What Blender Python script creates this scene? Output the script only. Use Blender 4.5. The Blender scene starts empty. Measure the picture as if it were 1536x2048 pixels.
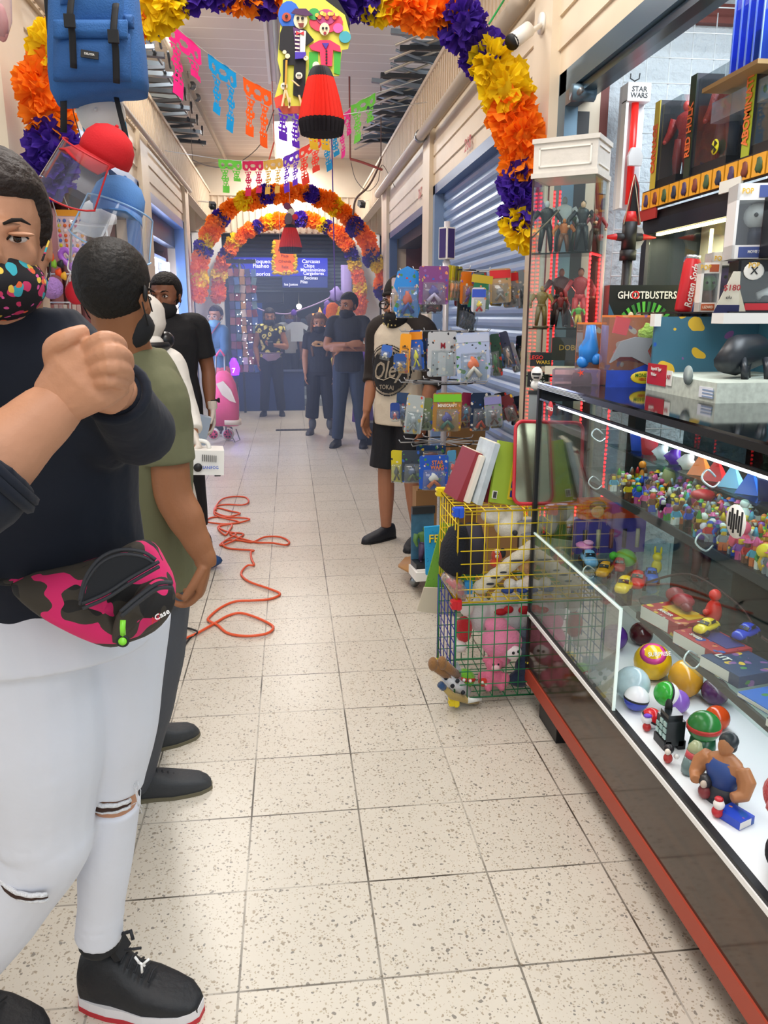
import bpy, math, random
from math import pi, sin, cos, radians, sqrt, atan2
from mathutils import Vector, Matrix, noise
V = Vector
S = bpy.context.scene
COL = S.collection
R = random.Random(7)

# ---------------------------------------------------------------- camera
FPX, CX, CY, HC = 1590.0, 768.0, 1024.0, 1.5
PITCH, YAW = radians(13.85), radians(6.618)
cd = bpy.data.cameras.new('camera'); cam = bpy.data.objects.new('camera', cd); COL.objects.link(cam)
cd.sensor_fit = 'VERTICAL'; cd.sensor_height = 24.0; cd.lens = 24.0 * FPX / 2048.0
cd.clip_start = .05; cd.clip_end = 200
cam.location = (0, 0, HC)
cam.rotation_euler = (pi / 2 - PITCH, 0, -YAW)
S.camera = cam
FW = V((sin(YAW) * cos(PITCH), cos(YAW) * cos(PITCH), -sin(PITCH)))
RT = V((cos(YAW), -sin(YAW), 0)); UP = RT.cross(FW)
CAM = V((0, 0, HC))
def at(px, py, Y=None, x=None, z=None):
    """world point seen at a pixel of the photograph, on the plane Y=, x= or z="""
    d = FW + RT * ((px - CX) / FPX) - UP * ((py - CY) / FPX)
    t = Y / d.y if Y is not None else (x / d.x if x is not None else (z - HC) / d.z)
    return CAM + d * t

# ---------------------------------------------------------------- view, world, lights
S.view_settings.view_transform = 'Standard'; S.view_settings.look = 'None'
S.view_settings.gamma = 1; S.view_settings.exposure = 0.34; S.view_settings.use_curve_mapping = False
W = bpy.data.worlds.new('world'); S.world = W; W.use_nodes = True
W.node_tree.nodes['Background'].inputs[0].default_value = (0.86, 0.93, 1.0, 1)
W.node_tree.nodes['Background'].inputs[1].default_value = 0.75
def area(name, loc, rot, sx, sy, power, col=(1, 1, 1), spread=180):
    l = bpy.data.lights.new(name, 'AREA'); l.shape = 'RECTANGLE'; l.size = sx; l.size_y = sy
    l.energy = power; l.color = col; l.spread = radians(spread)
    o = bpy.data.objects.new(name, l); COL.objects.link(o); o.location = loc; o.rotation_euler = rot
    return o
area('ceiling_lamp_behind', (0, -1.2, 3.8), (0, 0, 0), 1.6, 3.0, 62, (1, .97, .94))
area('ceiling_lamp_over', (0, 2.6, 3.9), (0, 0, 0), 1.0, 2.4, 62, (1, .96, .92))
area('mid_fill_light', (-.9, 6.6, 3.92), (0, 0, 0), .25, 3.0, 60, (1, .93, .85))  # added fill light for the far shoppers, no fixture hangs here
area('ceiling_lamp_far', (0, 12.6, 3.86), (0, 0, 0), .4, 2.4, 85, (.95, .97, 1))
area('shop_lamp', (1.9, 2.2, 2.95), (0, 0, 0), .9, 2.2, 58, (.86, .94, 1))
area('left_shop_lamp', (-2.3, 6.0, 2.4), (0, 0, 0), .6, 3.0, 26, (.9, .9, 1))
area('left_led_glow', (-1.30, 9.3, 1.3), (0, radians(-90), 0), 1.6, 1.8, 26, (.48, .58, 1))
area('end_shop_lamp', (0, 15.6, 2.7), (0, 0, 0), 1.5, 1.0, 14, (.75, .8, 1))
area('left_warm_loft_lamp', (-1.75, 6.2, 3.5), (pi, 0, 0), .6, 5, 34, (1, .8, .5))
area('right_fill_uplight', (1.9, 5.5, 3.5), (pi, 0, 0), .6, 6, 30, (1, .92, .84))  # added uplight that brightens the ceiling, not a lamp of the right loft

# ---------------------------------------------------------------- materials
def lin(h):
    if isinstance(h, str):
        h = h.lstrip('#'); c = [int(h[i:i + 2], 16) / 255 for i in (0, 2, 4)]
    else: c = list(h[:3])
    return tuple(x / 12.92 if x <= .04045 else ((x + .055) / 1.055) ** 2.4 for x in c) + (1,)
MATS = {}
def mat(hexc, rough=.55, metal=0, emis=0, bump=0, bscale=40, var=0, vscale=8, spec=.5, alpha=1, name=None, sheen=0):
    key = (hexc, rough, metal, emis, bump, bscale, var, vscale, spec, alpha, sheen)
    if key in MATS: return MATS[key]
    m = bpy.data.materials.new(name or 'paint_' + str(hexc).lstrip('#')); m.use_nodes = True
    nt = m.node_tree; b = nt.nodes['Principled BSDF']; c = lin(hexc)
    b.inputs['Base Color'].default_value = c; b.inputs['Roughness'].default_value = rough
    b.inputs['Metallic'].default_value = metal; b.inputs['Specular IOR Level'].default_value = spec
    b.inputs['Alpha'].default_value = alpha
    if sheen: b.inputs['Sheen Weight'].default_value = sheen
    if emis:
        b.inputs['Emission Color'].default_value = c; b.inputs['Emission Strength'].default_value = emis
    if bump or var:
        tc = nt.nodes.new('ShaderNodeTexCoord')
    if bump:
        n = nt.nodes.new('ShaderNodeTexNoise'); n.inputs['Scale'].default_value = bscale; n.inputs['Detail'].default_value = 4
        nt.links.new(tc.outputs['Object'], n.inputs['Vector'])
        bp = nt.nodes.new('ShaderNodeBump'); bp.inputs['Strength'].default_value = bump; bp.inputs['Distance'].default_value = .02
        nt.links.new(n.outputs['Fac'], bp.inputs['Height']); nt.links.new(bp.outputs['Normal'], b.inputs['Normal'])
    if var:
        n = nt.nodes.new('ShaderNodeTexNoise'); n.inputs['Scale'].default_value = vscale; n.inputs['Detail'].default_value = 5
        nt.links.new(tc.outputs['Object'], n.inputs['Vector'])
        mr = nt.nodes.new('ShaderNodeMapRange'); mr.inputs[1].default_value = .3; mr.inputs[2].default_value = .7
        mr.inputs[3].default_value = 1 - var; mr.inputs[4].default_value = 1 + var * .4
        nt.links.new(n.outputs['Fac'], mr.inputs[0])
        mx = nt.nodes.new('ShaderNodeVectorMath'); mx.operation = 'SCALE'; mx.inputs[0].default_value = c[:3]
        nt.links.new(mr.outputs[0], mx.inputs['Scale']); nt.links.new(mx.outputs[0], b.inputs['Base Color'])
    MATS[key] = m
    return m
def glass(name, tint='#ffffff', refl=1.0, opac=0.0, rough=.02):
    key = ('glass', name)
    if key in MATS: return MATS[key]
    m = bpy.data.materials.new(name); m.use_nodes = True; nt = m.node_tree; nt.nodes.clear()
    out = nt.nodes.new('ShaderNodeOutputMaterial'); tr = nt.nodes.new('ShaderNodeBsdfTransparent')
    tr.inputs[0].default_value = lin(tint)
    gl = nt.nodes.new('ShaderNodeBsdfGlossy'); gl.inputs['Roughness'].default_value = rough
    lw = nt.nodes.new('ShaderNodeLayerWeight'); lw.inputs[0].default_value = .5
    fr = nt.nodes.new('ShaderNodeMath'); fr.operation = 'POWER'; fr.inputs[1].default_value = 4.5; nt.links.new(lw.outputs['Facing'], fr.inputs[0])
    mm = nt.nodes.new('ShaderNodeMath'); mm.operation = 'MULTIPLY_ADD'; mm.inputs[1].default_value = .9 * refl; mm.inputs[2].default_value = .03 * refl; mm.use_clamp = True
    nt.links.new(fr.outputs[0], mm.inputs[0])
    mx = nt.nodes.new('ShaderNodeMixShader'); nt.links.new(mm.outputs[0], mx.inputs[0])
    nt.links.new(tr.outputs[0], mx.inputs[1]); nt.links.new(gl.outputs[0], mx.inputs[2])
    last = mx
    if opac:
        df = nt.nodes.new('ShaderNodeBsdfDiffuse'); df.inputs[0].default_value = lin(tint)
        m2 = nt.nodes.new('ShaderNodeMixShader'); m2.inputs[0].default_value = opac
        nt.links.new(mx.outputs[0], m2.inputs[1]); nt.links.new(df.outputs[0], m2.inputs[2]); last = m2
    nt.links.new(last.outputs[0], out.inputs[0]); MATS[key] = m
    return m
def pattern(name, base, spots, scale=20, size=.35, rough=.7, kind='F1', scaleb=None, bump=0):
    """cloth with voronoi blotches in several colours over a base colour"""
    m = bpy.data.materials.new(name); m.use_nodes = True; nt = m.node_tree; b = nt.nodes['Principled BSDF']
    b.inputs['Roughness'].default_value = rough
    tc = nt.nodes.new('ShaderNodeTexCoord'); src = tc.outputs['Object']
    ns = nt.nodes.new('ShaderNodeTexNoise'); ns.inputs['Scale'].default_value = scale * .8
    nt.links.new(src, ns.inputs['Vector'])
    mixv = nt.nodes.new('ShaderNodeVectorMath'); mixv.operation = 'MULTIPLY_ADD'
    mixv.inputs[1].default_value = (.9 / scale,) * 3
    nt.links.new(ns.outputs['Color'], mixv.inputs[0]); nt.links.new(src, mixv.inputs[2])
    cur = lin(base); prev = None
    for i, (c, sz) in enumerate(spots):
        vo = nt.nodes.new('ShaderNodeTexVoronoi'); vo.inputs['Scale'].default_value = scale * (1 + .17 * i) if not scaleb else scaleb[i]
        ad = nt.nodes.new('ShaderNodeVectorMath'); ad.operation = 'ADD'; ad.inputs[1].default_value = (i * 3.1 if not scaleb else 0, i * 1.7 if not scaleb else 0, 0)
        nt.links.new(mixv.outputs[0], ad.inputs[0]); nt.links.new(ad.outputs[0], vo.inputs['Vector'])
        lt = nt.nodes.new('ShaderNodeMath'); lt.operation = 'LESS_THAN'; lt.inputs[1].default_value = sz
        nt.links.new(vo.outputs['Distance'], lt.inputs[0])
        mx = nt.nodes.new('ShaderNodeMix'); mx.data_type = 'RGBA'
        nt.links.new(lt.outputs[0], mx.inputs[0])
        if prev is None: mx.inputs[6].default_value = cur
        else: nt.links.new(prev, mx.inputs[6])
        mx.inputs[7].default_value = lin(c); prev = mx.outputs[2]
    nt.links.new(prev, b.inputs['Base Color'])
    return m

def art(base, seed=0, scale=34):
    """busy printed-card art: blotches of several inks over a base colour"""
    inks = ['#d8d4c8', '#20242e', '#c83a2c', '#2a5ab0', '#e0b83a', '#4a8a4a', '#8a5a9a', '#d88a5a']; r = random.Random(seed); c = r.sample(inks, 3)
    return pattern('printed_art', base, [(c[0], r.uniform(.22, .3)), (c[1], r.uniform(.2, .3)), (c[2], r.uniform(.14, .22))], scale, rough=.35)

# ---------------------------------------------------------------- mesh builder
def rotm(rx=0, ry=0, rz=0):
    return Matrix.Rotation(rz, 4, 'Z') @ Matrix.Rotation(ry, 4, 'Y') @ Matrix.Rotation(rx, 4, 'X')
def TR(loc, rx=0, ry=0, rz=0, s=1):
    return Matrix.Translation(V(loc)) @ rotm(rx, ry, rz) @ Matrix.Scale(s, 4)
def frame(x, y, o):
    """matrix with local x,y axes (z = x cross y) at origin o"""
    x = V(x).normalized(); y = (V(y) - x * V(y).dot(x)).normalized(); z = x.cross(y)
    return Matrix(((x.x, y.x, z.x, o[0]), (x.y, y.y, z.y, o[1]), (x.z, y.z, z.z, o[2]), (0, 0, 0, 1)))
class MB:
    def __init__(s): s.v = []; s.f = []; s.m = []; s.sm = []; s.mats = []; s.xf = None
    def add(s, vs, fs, m, smooth=False):
        n = len(s.v)
        if m not in s.mats: s.mats.append(m)
        k = s.mats.index(m)
        for p in vs:
            p = V(p); s.v.append(s.xf @ p if s.xf is not None else p)
        for f in fs:
            s.f.append(tuple(i + n for i in f)); s.m.append(k); s.sm.append(smooth)
        return s
    def box(s, c, d, m, rot=None):
        hx, hy, hz = d[0] / 2, d[1] / 2, d[2] / 2
        vs = [V((x, y, z)) for x in (-hx, hx) for y in (-hy, hy) for z in (-hz, hz)]
        if rot is not None: vs = [rot.to_3x3() @ v for v in vs]
        vs = [v + V(c) for v in vs]
        return s.add(vs, [(0, 1, 3, 2), (4, 6, 7, 5), (0, 4, 5, 1), (2, 3, 7, 6), (0, 2, 6, 4), (1, 5, 7, 3)], m)
    def bb(s, a, b, m):
        return s.box([(a[i] + b[i]) / 2 for i in range(3)], [abs(b[i] - a[i]) for i in range(3)], m)
    def tube(s, pts, r, m, n=6, closed=False, smooth=True, flat=1):
        pts = [V(p) for p in pts]; k = len(pts); rr = r if isinstance(r, (list, tuple)) else [r] * k
        vs = []; fs = []; prev = None
        for i, p in enumerate(pts):
            a = pts[i - 1] if (i > 0 or closed) else p; b = pts[(i + 1) % k] if (i < k - 1 or closed) else p
            t = (b - a)
            t = t.normalized() if t.length > 1e-9 else V((0, 0, 1))
            if prev is None:
                u = t.cross(V((0, 0, 1)))
                if u.length < 1e-3: u = t.cross(V((0, 1, 0)))
            else: u = prev - t * prev.dot(t)
            u.normalize(); prev = u; w = t.cross(u)
            for j in range(n):
                an = 2 * pi * j / n
                vs.append(p + (u * cos(an) + w * sin(an) * flat) * rr[i])
        for i in range(k if closed else k - 1):
            i2 = (i + 1) % k
            for j in range(n):
                j2 = (j + 1) % n
                fs.append((i * n + j, i * n + j2, i2 * n + j2, i2 * n + j))
        if not closed: fs += [tuple(range(n))[::-1], tuple((k - 1) * n + j for j in range(n))]
        return s.add(vs, fs, m, smooth)
    def cyl(s, p, q, r, m, n=12, r2=None, smooth=True):
        return s.tube([p, q], [r, r if r2 is None else r2], m, n, smooth=smooth)
    def ell(s, c, r, m, nu=12, nv=8, rot=None, fn=None):
        r = (r, r, r) if not isinstance(r, (tuple, list)) else r
        vs = []; fs = []
        for i in range(nv + 1):
            th = pi * i / nv
            for j in range(nu):
                ph = 2 * pi * j / nu
                d = V((sin(th) * cos(ph), sin(th) * sin(ph), cos(th))); k = fn(d) if fn else 1
                v = V((d.x * r[0], d.y * r[1], d.z * r[2])) * k
                if rot is not None: v = rot.to_3x3() @ v
                vs.append(v + V(c))
        for i in range(nv):
            for j in range(nu):
                a = i * nu + j; b = i * nu + (j + 1) % nu; fs.append((a, a + nu, b + nu, b))
        return s.add(vs, fs, m, True)
    def lathe(s, prof, m, n=16, c=(0, 0, 0), smooth=True, axis=None):
        vs = []; fs = []; k = len(prof)
        for (r, z) in prof:
            for j in range(n):
                an = 2 * pi * j / n; v = V((r * cos(an), r * sin(an), z))
                if axis is not None: v = axis.to_3x3() @ v
                vs.append(v + V(c))
        for i in range(k - 1):
            for j in range(n):
                a = i * n + j; b = i * n + (j + 1) % n; fs.append((a, b, b + n, a + n))
        fs += [tuple(range(n))[::-1], tuple((k - 1) * n + j for j in range(n))]
        return s.add(vs, fs, m, smooth)
    def prism(s, poly, t, m, o=(0, 0, 0), x=(1, 0, 0), y=(0, 1, 0)):
        """extrude a 2D polygon by thickness t along x cross y"""
        X = V(x).normalized(); Y = V(y).normalized(); Z = X.cross(Y); O = V(o); n = len(poly)
        a = [O + X * p[0] + Y * p[1] for p in poly]
        vs = a + [v + Z * t for v in a]
        fs = [tuple(range(n))[::-1], tuple(range(n, 2 * n))] + [(i, (i + 1) % n, (i + 1) % n + n, i + n) for i in range(n)]
        return s.add(vs, fs, m)
    def loft(s, rings, m, smooth=True):
        """rings: lists of the same number of points; ends capped"""
        n = len(rings[0]); vs = [p for r in rings for p in r]; fs = []
        for i in range(len(rings) - 1):
            for j in range(n):
                a = i * n + j; b = i * n + (j + 1) % n; fs.append((a, b, b + n, a + n))
        k = len(rings) - 1
        fs += [tuple(range(n))[::-1], tuple(k * n + j for j in range(n))]
        return s.add(vs, fs, m, smooth)
    def eloft(s, secs, m, right, n=16, sq=2.0):
        """secs: (centre, rx along right, ry along front[, front vector]); superellipse rings"""
        rings = []; k = len(secs)
        for i, sc in enumerate(secs):
            c = V(sc[0]); a = V(secs[max(0, i - 1)][0]); b = V(secs[min(k - 1, i + 1)][0]); t = (b - a).normalized()
            rg = V(sc[3]) if len(sc) > 3 else V(right)
            rg = (rg - t * rg.dot(t)).normalized(); fr = t.cross(rg)
            ring = []
            for j in range(n):
                an = 2 * pi * j / n; ca, sa = cos(an), sin(an)
                ring.append(c + rg * (abs(ca) ** (2 / sq) * (1 if ca > 0 else -1) * sc[1]) + fr * (abs(sa) ** (2 / sq) * (1 if sa > 0 else -1) * sc[2]))
            rings.append(ring)
        return s.loft(rings, m)
    def text(s, body, size, m, o, x=(1, 0, 0), y=(0, 0, 1), align='CENTER', ext=.0006, sx=1.0, shear=0, bold=.014):
        X = V(x).normalized(); Y = V(y).normalized(); Z = X.cross(Y)
        c = bpy.data.curves.new('t', 'FONT'); c.body = body; c.size = size; c.align_x = align; c.align_y = 'CENTER'
        c.extrude = ext; c.offset = size * bold; c.resolution_u = 2; c.shear = shear
        ob = bpy.data.objects.new('t', c); COL.objects.link(ob)
        dg = bpy.context.evaluated_depsgraph_get(); me = bpy.data.meshes.new_from_object(ob.evaluated_get(dg))
        vs = [V(o) + X * (v.co.x * sx) + Y * v.co.y + Z * (v.co.z + ext) for v in me.vertices]
        fs = [tuple(p.vertices) for p in me.polygons]
        bpy.data.objects.remove(ob); bpy.data.curves.remove(c); bpy.data.meshes.remove(me)
        return s.add(vs, fs, m)
    def mesh(s, name, org=None):
        me = bpy.data.meshes.new(name)
        vs = [v - org for v in s.v] if org is not None else s.v
        me.from_pydata([tuple(v) for v in vs], [], s.f)
        for m in s.mats: me.materials.append(m)
        me.polygons.foreach_set('material_index', s.m); me.polygons.foreach_set('use_smooth', s.sm)
        me.update(); return me
    def build(s, name, parent=None, loc=None, world=False):
        """local coordinates of the parent (or of loc); world=True: vertices are world coordinates"""
        org = None
        if world:
            org = V(loc) if loc is not None else (parent['_o'] if parent is not None else V((0, 0, 0)))
            org = V(org)
        o = bpy.data.objects.new(name, s.mesh(name, org)); COL.objects.link(o)
        if parent is not None: o.parent = parent
        if loc is not None:
            o.location = loc if parent is None or not world else V(loc) - V(parent['_o'])
        if world: o['_o'] = org
        return o
def tag(o, label=None, cat=None, group=None, kind=None):
    if label: o['label'] = label
    if cat: o['category'] = cat
    if group: o['group'] = group
    if kind: o['kind'] = kind
    return o
def thing(name, label, cat, loc=(0, 0, 0), rz=0, group=None):
    o = bpy.data.objects.new(name, None); COL.objects.link(o); o.location = loc; o.rotation_euler = (0, 0, rz)
    o.empty_display_size = .05; o['_o'] = V(loc)
    return tag(o, label, cat, group)
def dup(root, loc=None, rot=None, label=None, group=None, scale=None):
    c = root.copy(); COL.objects.link(c)
    if loc is not None: c.location = loc
    if rot is not None: c.rotation_euler = rot
    if scale is not None: c.scale = (scale,) * 3
    if label: c['label'] = label
    if group: c['group'] = group
    for ch in list(root.children):
        k = ch.copy(); COL.objects.link(k); k.parent = c
        for g in list(ch.children):
            h = g.copy(); COL.objects.link(h); h.parent = k
    return c
def struct(name, mb, **k):
    o = mb.build(name, **k); o['kind'] = 'structure'; return o
def remesh(o, vox, it=4, fac=.5):
    """turn overlapping closed shapes into one continuous smooth surface"""
    md = o.modifiers.new('r', 'REMESH'); md.mode = 'VOXEL'; md.voxel_size = vox; md.use_smooth_shade = True
    sm = o.modifiers.new('s', 'SMOOTH'); sm.iterations = it; sm.factor = fac
    dg = bpy.context.evaluated_depsgraph_get(); me = bpy.data.meshes.new_from_object(o.evaluated_get(dg))
    o.modifiers.clear(); old = o.data; mats = list(old.materials); o.data = me; bpy.data.meshes.remove(old)
    me.materials.clear()
    for m in mats: me.materials.append(m)
    return o
def catmull(P, k=8, closed=False):
    P = [V(p) for p in P]; n = len(P); out = []
    for i in range(n if closed else n - 1):
        g = lambda j: P[j % n] if closed else P[max(0, min(n - 1, j))]
        a, b, c, d = g(i - 1), g(i), g(i + 1), g(i + 2)
        for q in range(k):
            t = q / k
            out.append(.5 * ((2 * b) + (c - a) * t + (2 * a - 5 * b + 4 * c - d) * t * t + (3 * b - a - 3 * c + d) * t ** 3))
    if not closed: out.append(P[-1])
    return out
# ================================================================ the setting
CREAM = mat('#e3d3ba', .5, bump=.05, bscale=6, var=.07, vscale=3, name='cream_paint')
CREAM2 = mat('#dccab0', .55, bump=.06, bscale=9, var=.06, vscale=4, name='cream_wall_paint')
BLUEP = mat('#8aa3c4', .36, metal=.15, var=.08, vscale=5, name='blue_shutter_paint')
BLUED = mat('#49648c', .4, metal=.2, name='dark_blue_metal')
DARK = mat('#15161a', .5, name='black_paint')
DARKG = mat('#2b2e33', .5, name='dark_grey')
STEEL = mat('#8b8f92', .35, metal=.8, name='steel')
WHITE = mat('#eceae4', .45, name='white_paint')
XW = 1.25
# floor: terrazzo tiles with dark joints
def floor_mat():
    m = bpy.data.materials.new('terrazzo'); m.use_nodes = True; nt = m.node_tree; b = nt.nodes['Principled BSDF']
    N = nt.nodes.new; L = nt.links.new
    tc = N('ShaderNodeTexCoord'); b.inputs['Roughness'].default_value = .3
    def chips(scale, thr, rnd=1):
        vo = N('ShaderNodeTexVoronoi'); vo.inputs['Scale'].default_value = scale
        no = N('ShaderNodeTexNoise'); no.inputs['Scale'].default_value = scale * .55
        L(tc.outputs['Object'], no.inputs['Vector'])
        ma = N('ShaderNodeVectorMath'); ma.operation = 'MULTIPLY_ADD'; ma.inputs[1].default_value = (1.8 / scale,) * 3
        L(no.outputs['Color'], ma.inputs[0]); L(tc.outputs['Object'], ma.inputs[2]); L(ma.outputs[0], vo.inputs['Vector'])
        sp = N('ShaderNodeSeparateColor'); L(vo.outputs['Color'], sp.inputs[0])
        mr = N('ShaderNodeMath'); mr.operation = 'MULTIPLY'; mr.inputs[1].default_value = thr; L(sp.outputs[0], mr.inputs[0])
        lt = N('ShaderNodeMath'); lt.operation = 'LESS_THAN'; L(vo.outputs['Distance'], lt.inputs[0]); L(mr.outputs[0], lt.inputs[1])
        pick = N('ShaderNodeMath'); pick.operation = 'GREATER_THAN'; pick.inputs[1].default_value = .18; L(sp.outputs[1], pick.inputs[0])
        mu = N('ShaderNodeMath'); mu.operation = 'MULTIPLY'; L(lt.outputs[0], mu.inputs[0]); L(pick.outputs[0], mu.inputs[1])
        return mu.outputs[0], sp.outputs[2]
    def mix(fac, a, bcol):
        x = N('ShaderNodeMix'); x.data_type = 'RGBA'
        for sock, v in ((0, fac), (6, a), (7, bcol)):
            if hasattr(v, 'links') or not isinstance(v, (tuple, float, int)): L(v, x.inputs[sock])
            else: x.inputs[sock].default_value = v
        return x.outputs[2]
    big = N('ShaderNodeTexNoise'); big.inputs['Scale'].default_value = 1.4; big.inputs['Detail'].default_value = 4
    L(tc.outputs['Object'], big.inputs['Vector'])
    base = mix(big.outputs['Fac'], lin('#d8d2c6'), lin('#c6bdae'))
    br = N('ShaderNodeTexBrick'); br.offset = 0; br.squash = 1
    for k, v in (('Scale', 1.0), ('Mortar Size', .0032), ('Mortar Smooth', .3), ('Brick Width', .33), ('Row Height', .33), ('Bias', 0)):
        br.inputs[k].default_value = v
    br.inputs['Color1'].default_value = (1, 1, 1, 1); br.inputs['Color2'].default_value = (.86, .86, .86, 1); br.inputs['Mortar'].default_value = (.5, .5, .5, 1)
    mp = N('ShaderNodeMapping'); mp.inputs['Location'].default_value = (-.173, -.21, 0); L(tc.outputs['Object'], mp.inputs['Vector']); L(mp.outputs[0], br.inputs['Vector'])
    f1, r1 = chips(88, .43); f2, r2 = chips(150, .42)
    chipc = mix(r1, lin('#85817a'), lin('#a89b88'))
    c = mix(f2, base, lin('#b3a793')); c = mix(f1, c, chipc)
    mxm = N('ShaderNodeMix'); mxm.data_type = 'RGBA'; mxm.blend_type = 'MULTIPLY'; mxm.inputs[0].default_value = .5
    L(c, mxm.inputs[6]); L(br.outputs['Color'], mxm.inputs[7])
    # grime joints: strength varies along the joint
    jn = N('ShaderNodeTexNoise'); jn.inputs['Scale'].default_value = 3.0; jn.inputs['Detail'].default_value = 3; L(tc.outputs['Object'], jn.inputs['Vector'])
    jm = N('ShaderNodeMapRange'); jm.inputs[1].default_value = .38; jm.inputs[2].default_value = .62; jm.inputs[3].default_value = .05; jm.inputs[4].default_value = .95; L(jn.outputs['Fac'], jm.inputs[0])
    jf = N('ShaderNodeMath'); jf.operation = 'MULTIPLY'; L(br.outputs['Fac'], jf.inputs[0]); L(jm.outputs[0], jf.inputs[1])
    c = mix(jf.outputs[0], mxm.outputs[2], lin('#3b352c'))
    L(c, b.inputs['Base Color'])
    return m
mb = MB(); mb.box((0, 9, -.05), (14, 26, .1), floor_mat()); struct('floor', mb)
def ceiling_mat():
    m = bpy.data.materials.new('ceiling_sheet'); m.use_nodes = True; nt = m.node_tree; b = nt.nodes['Principled BSDF']
    N = nt.nodes.new; L = nt.links.new; tc = N('ShaderNodeTexCoord'); sx = N('ShaderNodeSeparateXYZ'); L(tc.outputs['Object'], sx.inputs[0])
    m1 = N('ShaderNodeMath'); m1.operation = 'MULTIPLY'; m1.inputs[1].default_value = 3.6; L(sx.outputs[1], m1.inputs[0])
    fr = N('ShaderNodeMath'); fr.operation = 'FRACT'; L(m1.outputs[0], fr.inputs[0])
    lt = N('ShaderNodeMath'); lt.operation = 'LESS_THAN'; lt.inputs[1].default_value = .07; L(fr.outputs[0], lt.inputs[0])
    mx = N('ShaderNodeMix'); mx.data_type = 'RGBA'; mx.inputs[6].default_value = lin('#d8ccc2'); mx.inputs[7].default_value = lin('#efe8e0'); L(lt.outputs[0], mx.inputs[0])
    L(mx.outputs[2], b.inputs['Base Color']); b.inputs['Roughness'].default_value = .55
    bp = N('ShaderNodeBump'); bp.inputs['Strength'].default_value = .4; bp.inputs['Distance'].default_value = .01; L(lt.outputs[0], bp.inputs['Height']); L(bp.outputs[0], b.inputs['Normal'])
    return m
mb = MB(); mb.box((0, 8, 4.03), (9, 18, .06), ceiling_mat()); struct('ceiling', mb)
# side walls: piers, headers, parapets with ledge
def header(mb, sx, y0, y1, z0=2.6, z1=3.02):
    x = sx * XW
    mb.bb((x, y0, z0), (x + sx * .18, y1, z1), CREAM)
    for z in (z0 + .1, z0 + .24):                   # clapboard steps
        mb.bb((x - sx * .012, y0, z), (x, y1, z + .115), CREAM)
def pier(mb, sx, y0, y1, z1=3.02):
    x = sx * XW
    mb.bb((x - sx * .045, y0, 0), (x + sx * .2, y1, z1), CREAM)
mr = MB()
pier(mr, 1, 3.86, 4.14); pier(mr, 1, 7.08, 7.42); pier(mr, 1, 10.14, 10.66)
header(mr, 1, .6, 3.86, 2.56); header(mr, 1, 4.14, 7.08, 2.56); header(mr, 1, 7.42, 10.14, 2.48)
struct('wall_right', mr)
ml = MB()
pier(ml, -1, 3.95, 4.35); pier(ml, -1, 7.42, 7.8); pier(ml, -1, 10.42, 10.75)
header(ml, -1, .6, 3.95, 2.62); header(ml, -1, 4.35, 7.42, 2.62); header(ml, -1, 7.8, 10.42, 2.6)
ml.bb((-XW - .2, -1, 0), (-XW, .6, 3.02), CREAM)
struct('wall_left', ml)
# parapets (ribbed sheet) above both walls, long beams that run on past the wall ends
RIB = mat('#d9c6ac', .55, var=.06, vscale=5, name='ribbed_sheet_paint')
for sx, nm in ((1, 'wall_parapet_right'), (-1, 'wall_parapet_left')):
    mb = MB(); x = sx * (XW - .02); y = .6
    mb.bb((x, .6, 3.02), (x + sx * .12, 14.0, 3.46), RIB)
    while y < 13.9:
        mb.bb((x - sx * .008, y, 3.03), (x, y + .03, 3.45), RIB); y += .09
    mb.bb((x - sx * .02, .6, 3.44), (x + sx * .14, 14.0, 3.475), RIB)
    struct(nm, mb)
# recess walls beyond the piers (cross passage)
mb = MB(); PALE = mat('#d3d6d6', .6, name='pale_grey_wall')
mb.bb((-2.6, 13.9, 0), (-2.5, 10.8, 3.0), PALE); mb.bb((-2.6, 13.3, 0), (-1.6, 13.4, 3.0), PALE)
mb.bb((-1.27, 10.75, 0), (-1.24, 10.78, 2.9), BLUED)
struct('wall_recess_left', mb)
mb = MB(); mb.bb((2.5, 10.7, 0), (2.6, 14, 3.0), PALE); mb.bb((1.6, 13.3, 0), (2.6, 13.4, 3.0), PALE); struct('wall_recess_right', mb)
# end wall with the wide opening
mb = MB(); YE = 14.0
mb.bb((-4, YE, 2.83), (4, YE + .2, 3.42), CREAM2); mb.bb((-4, YE, 3.42), (4, YE + .2, 4.05), CREAM)
mb.bb((-1.55, YE, 0), (-1.08, YE + .2, 2.84), WHITE); mb.bb((1.1, YE, 0), (1.55, YE + .2, 2.84), WHITE)
y = -1.6
while y < 1.6:
    mb.bb((y, YE - .015, 2.85), (y + .03, YE, 3.4), CREAM2); y += .1
mb.bb((-1.7, YE - .03, 3.4), (1.7, YE, 3.44), CREAM)
struct('wall_end', mb)
# back room of the end shop
mb = MB(); BACK = mat('#3c4048', .7, name='end_shop_wall')
mb.bb((-3, 17.8, 0), (3, 17.9, 3.2), BACK); mb.bb((-3, 14.2, 0), (-2.9, 17.8, 3.2), BACK); mb.bb((2.9, 14.2, 0), (3, 17.8, 3.2), BACK)
mb.bb((-3, 14.2, 3.1), (3, 17.9, 3.2), BACK)
struct('wall_end_shop', mb)
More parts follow.
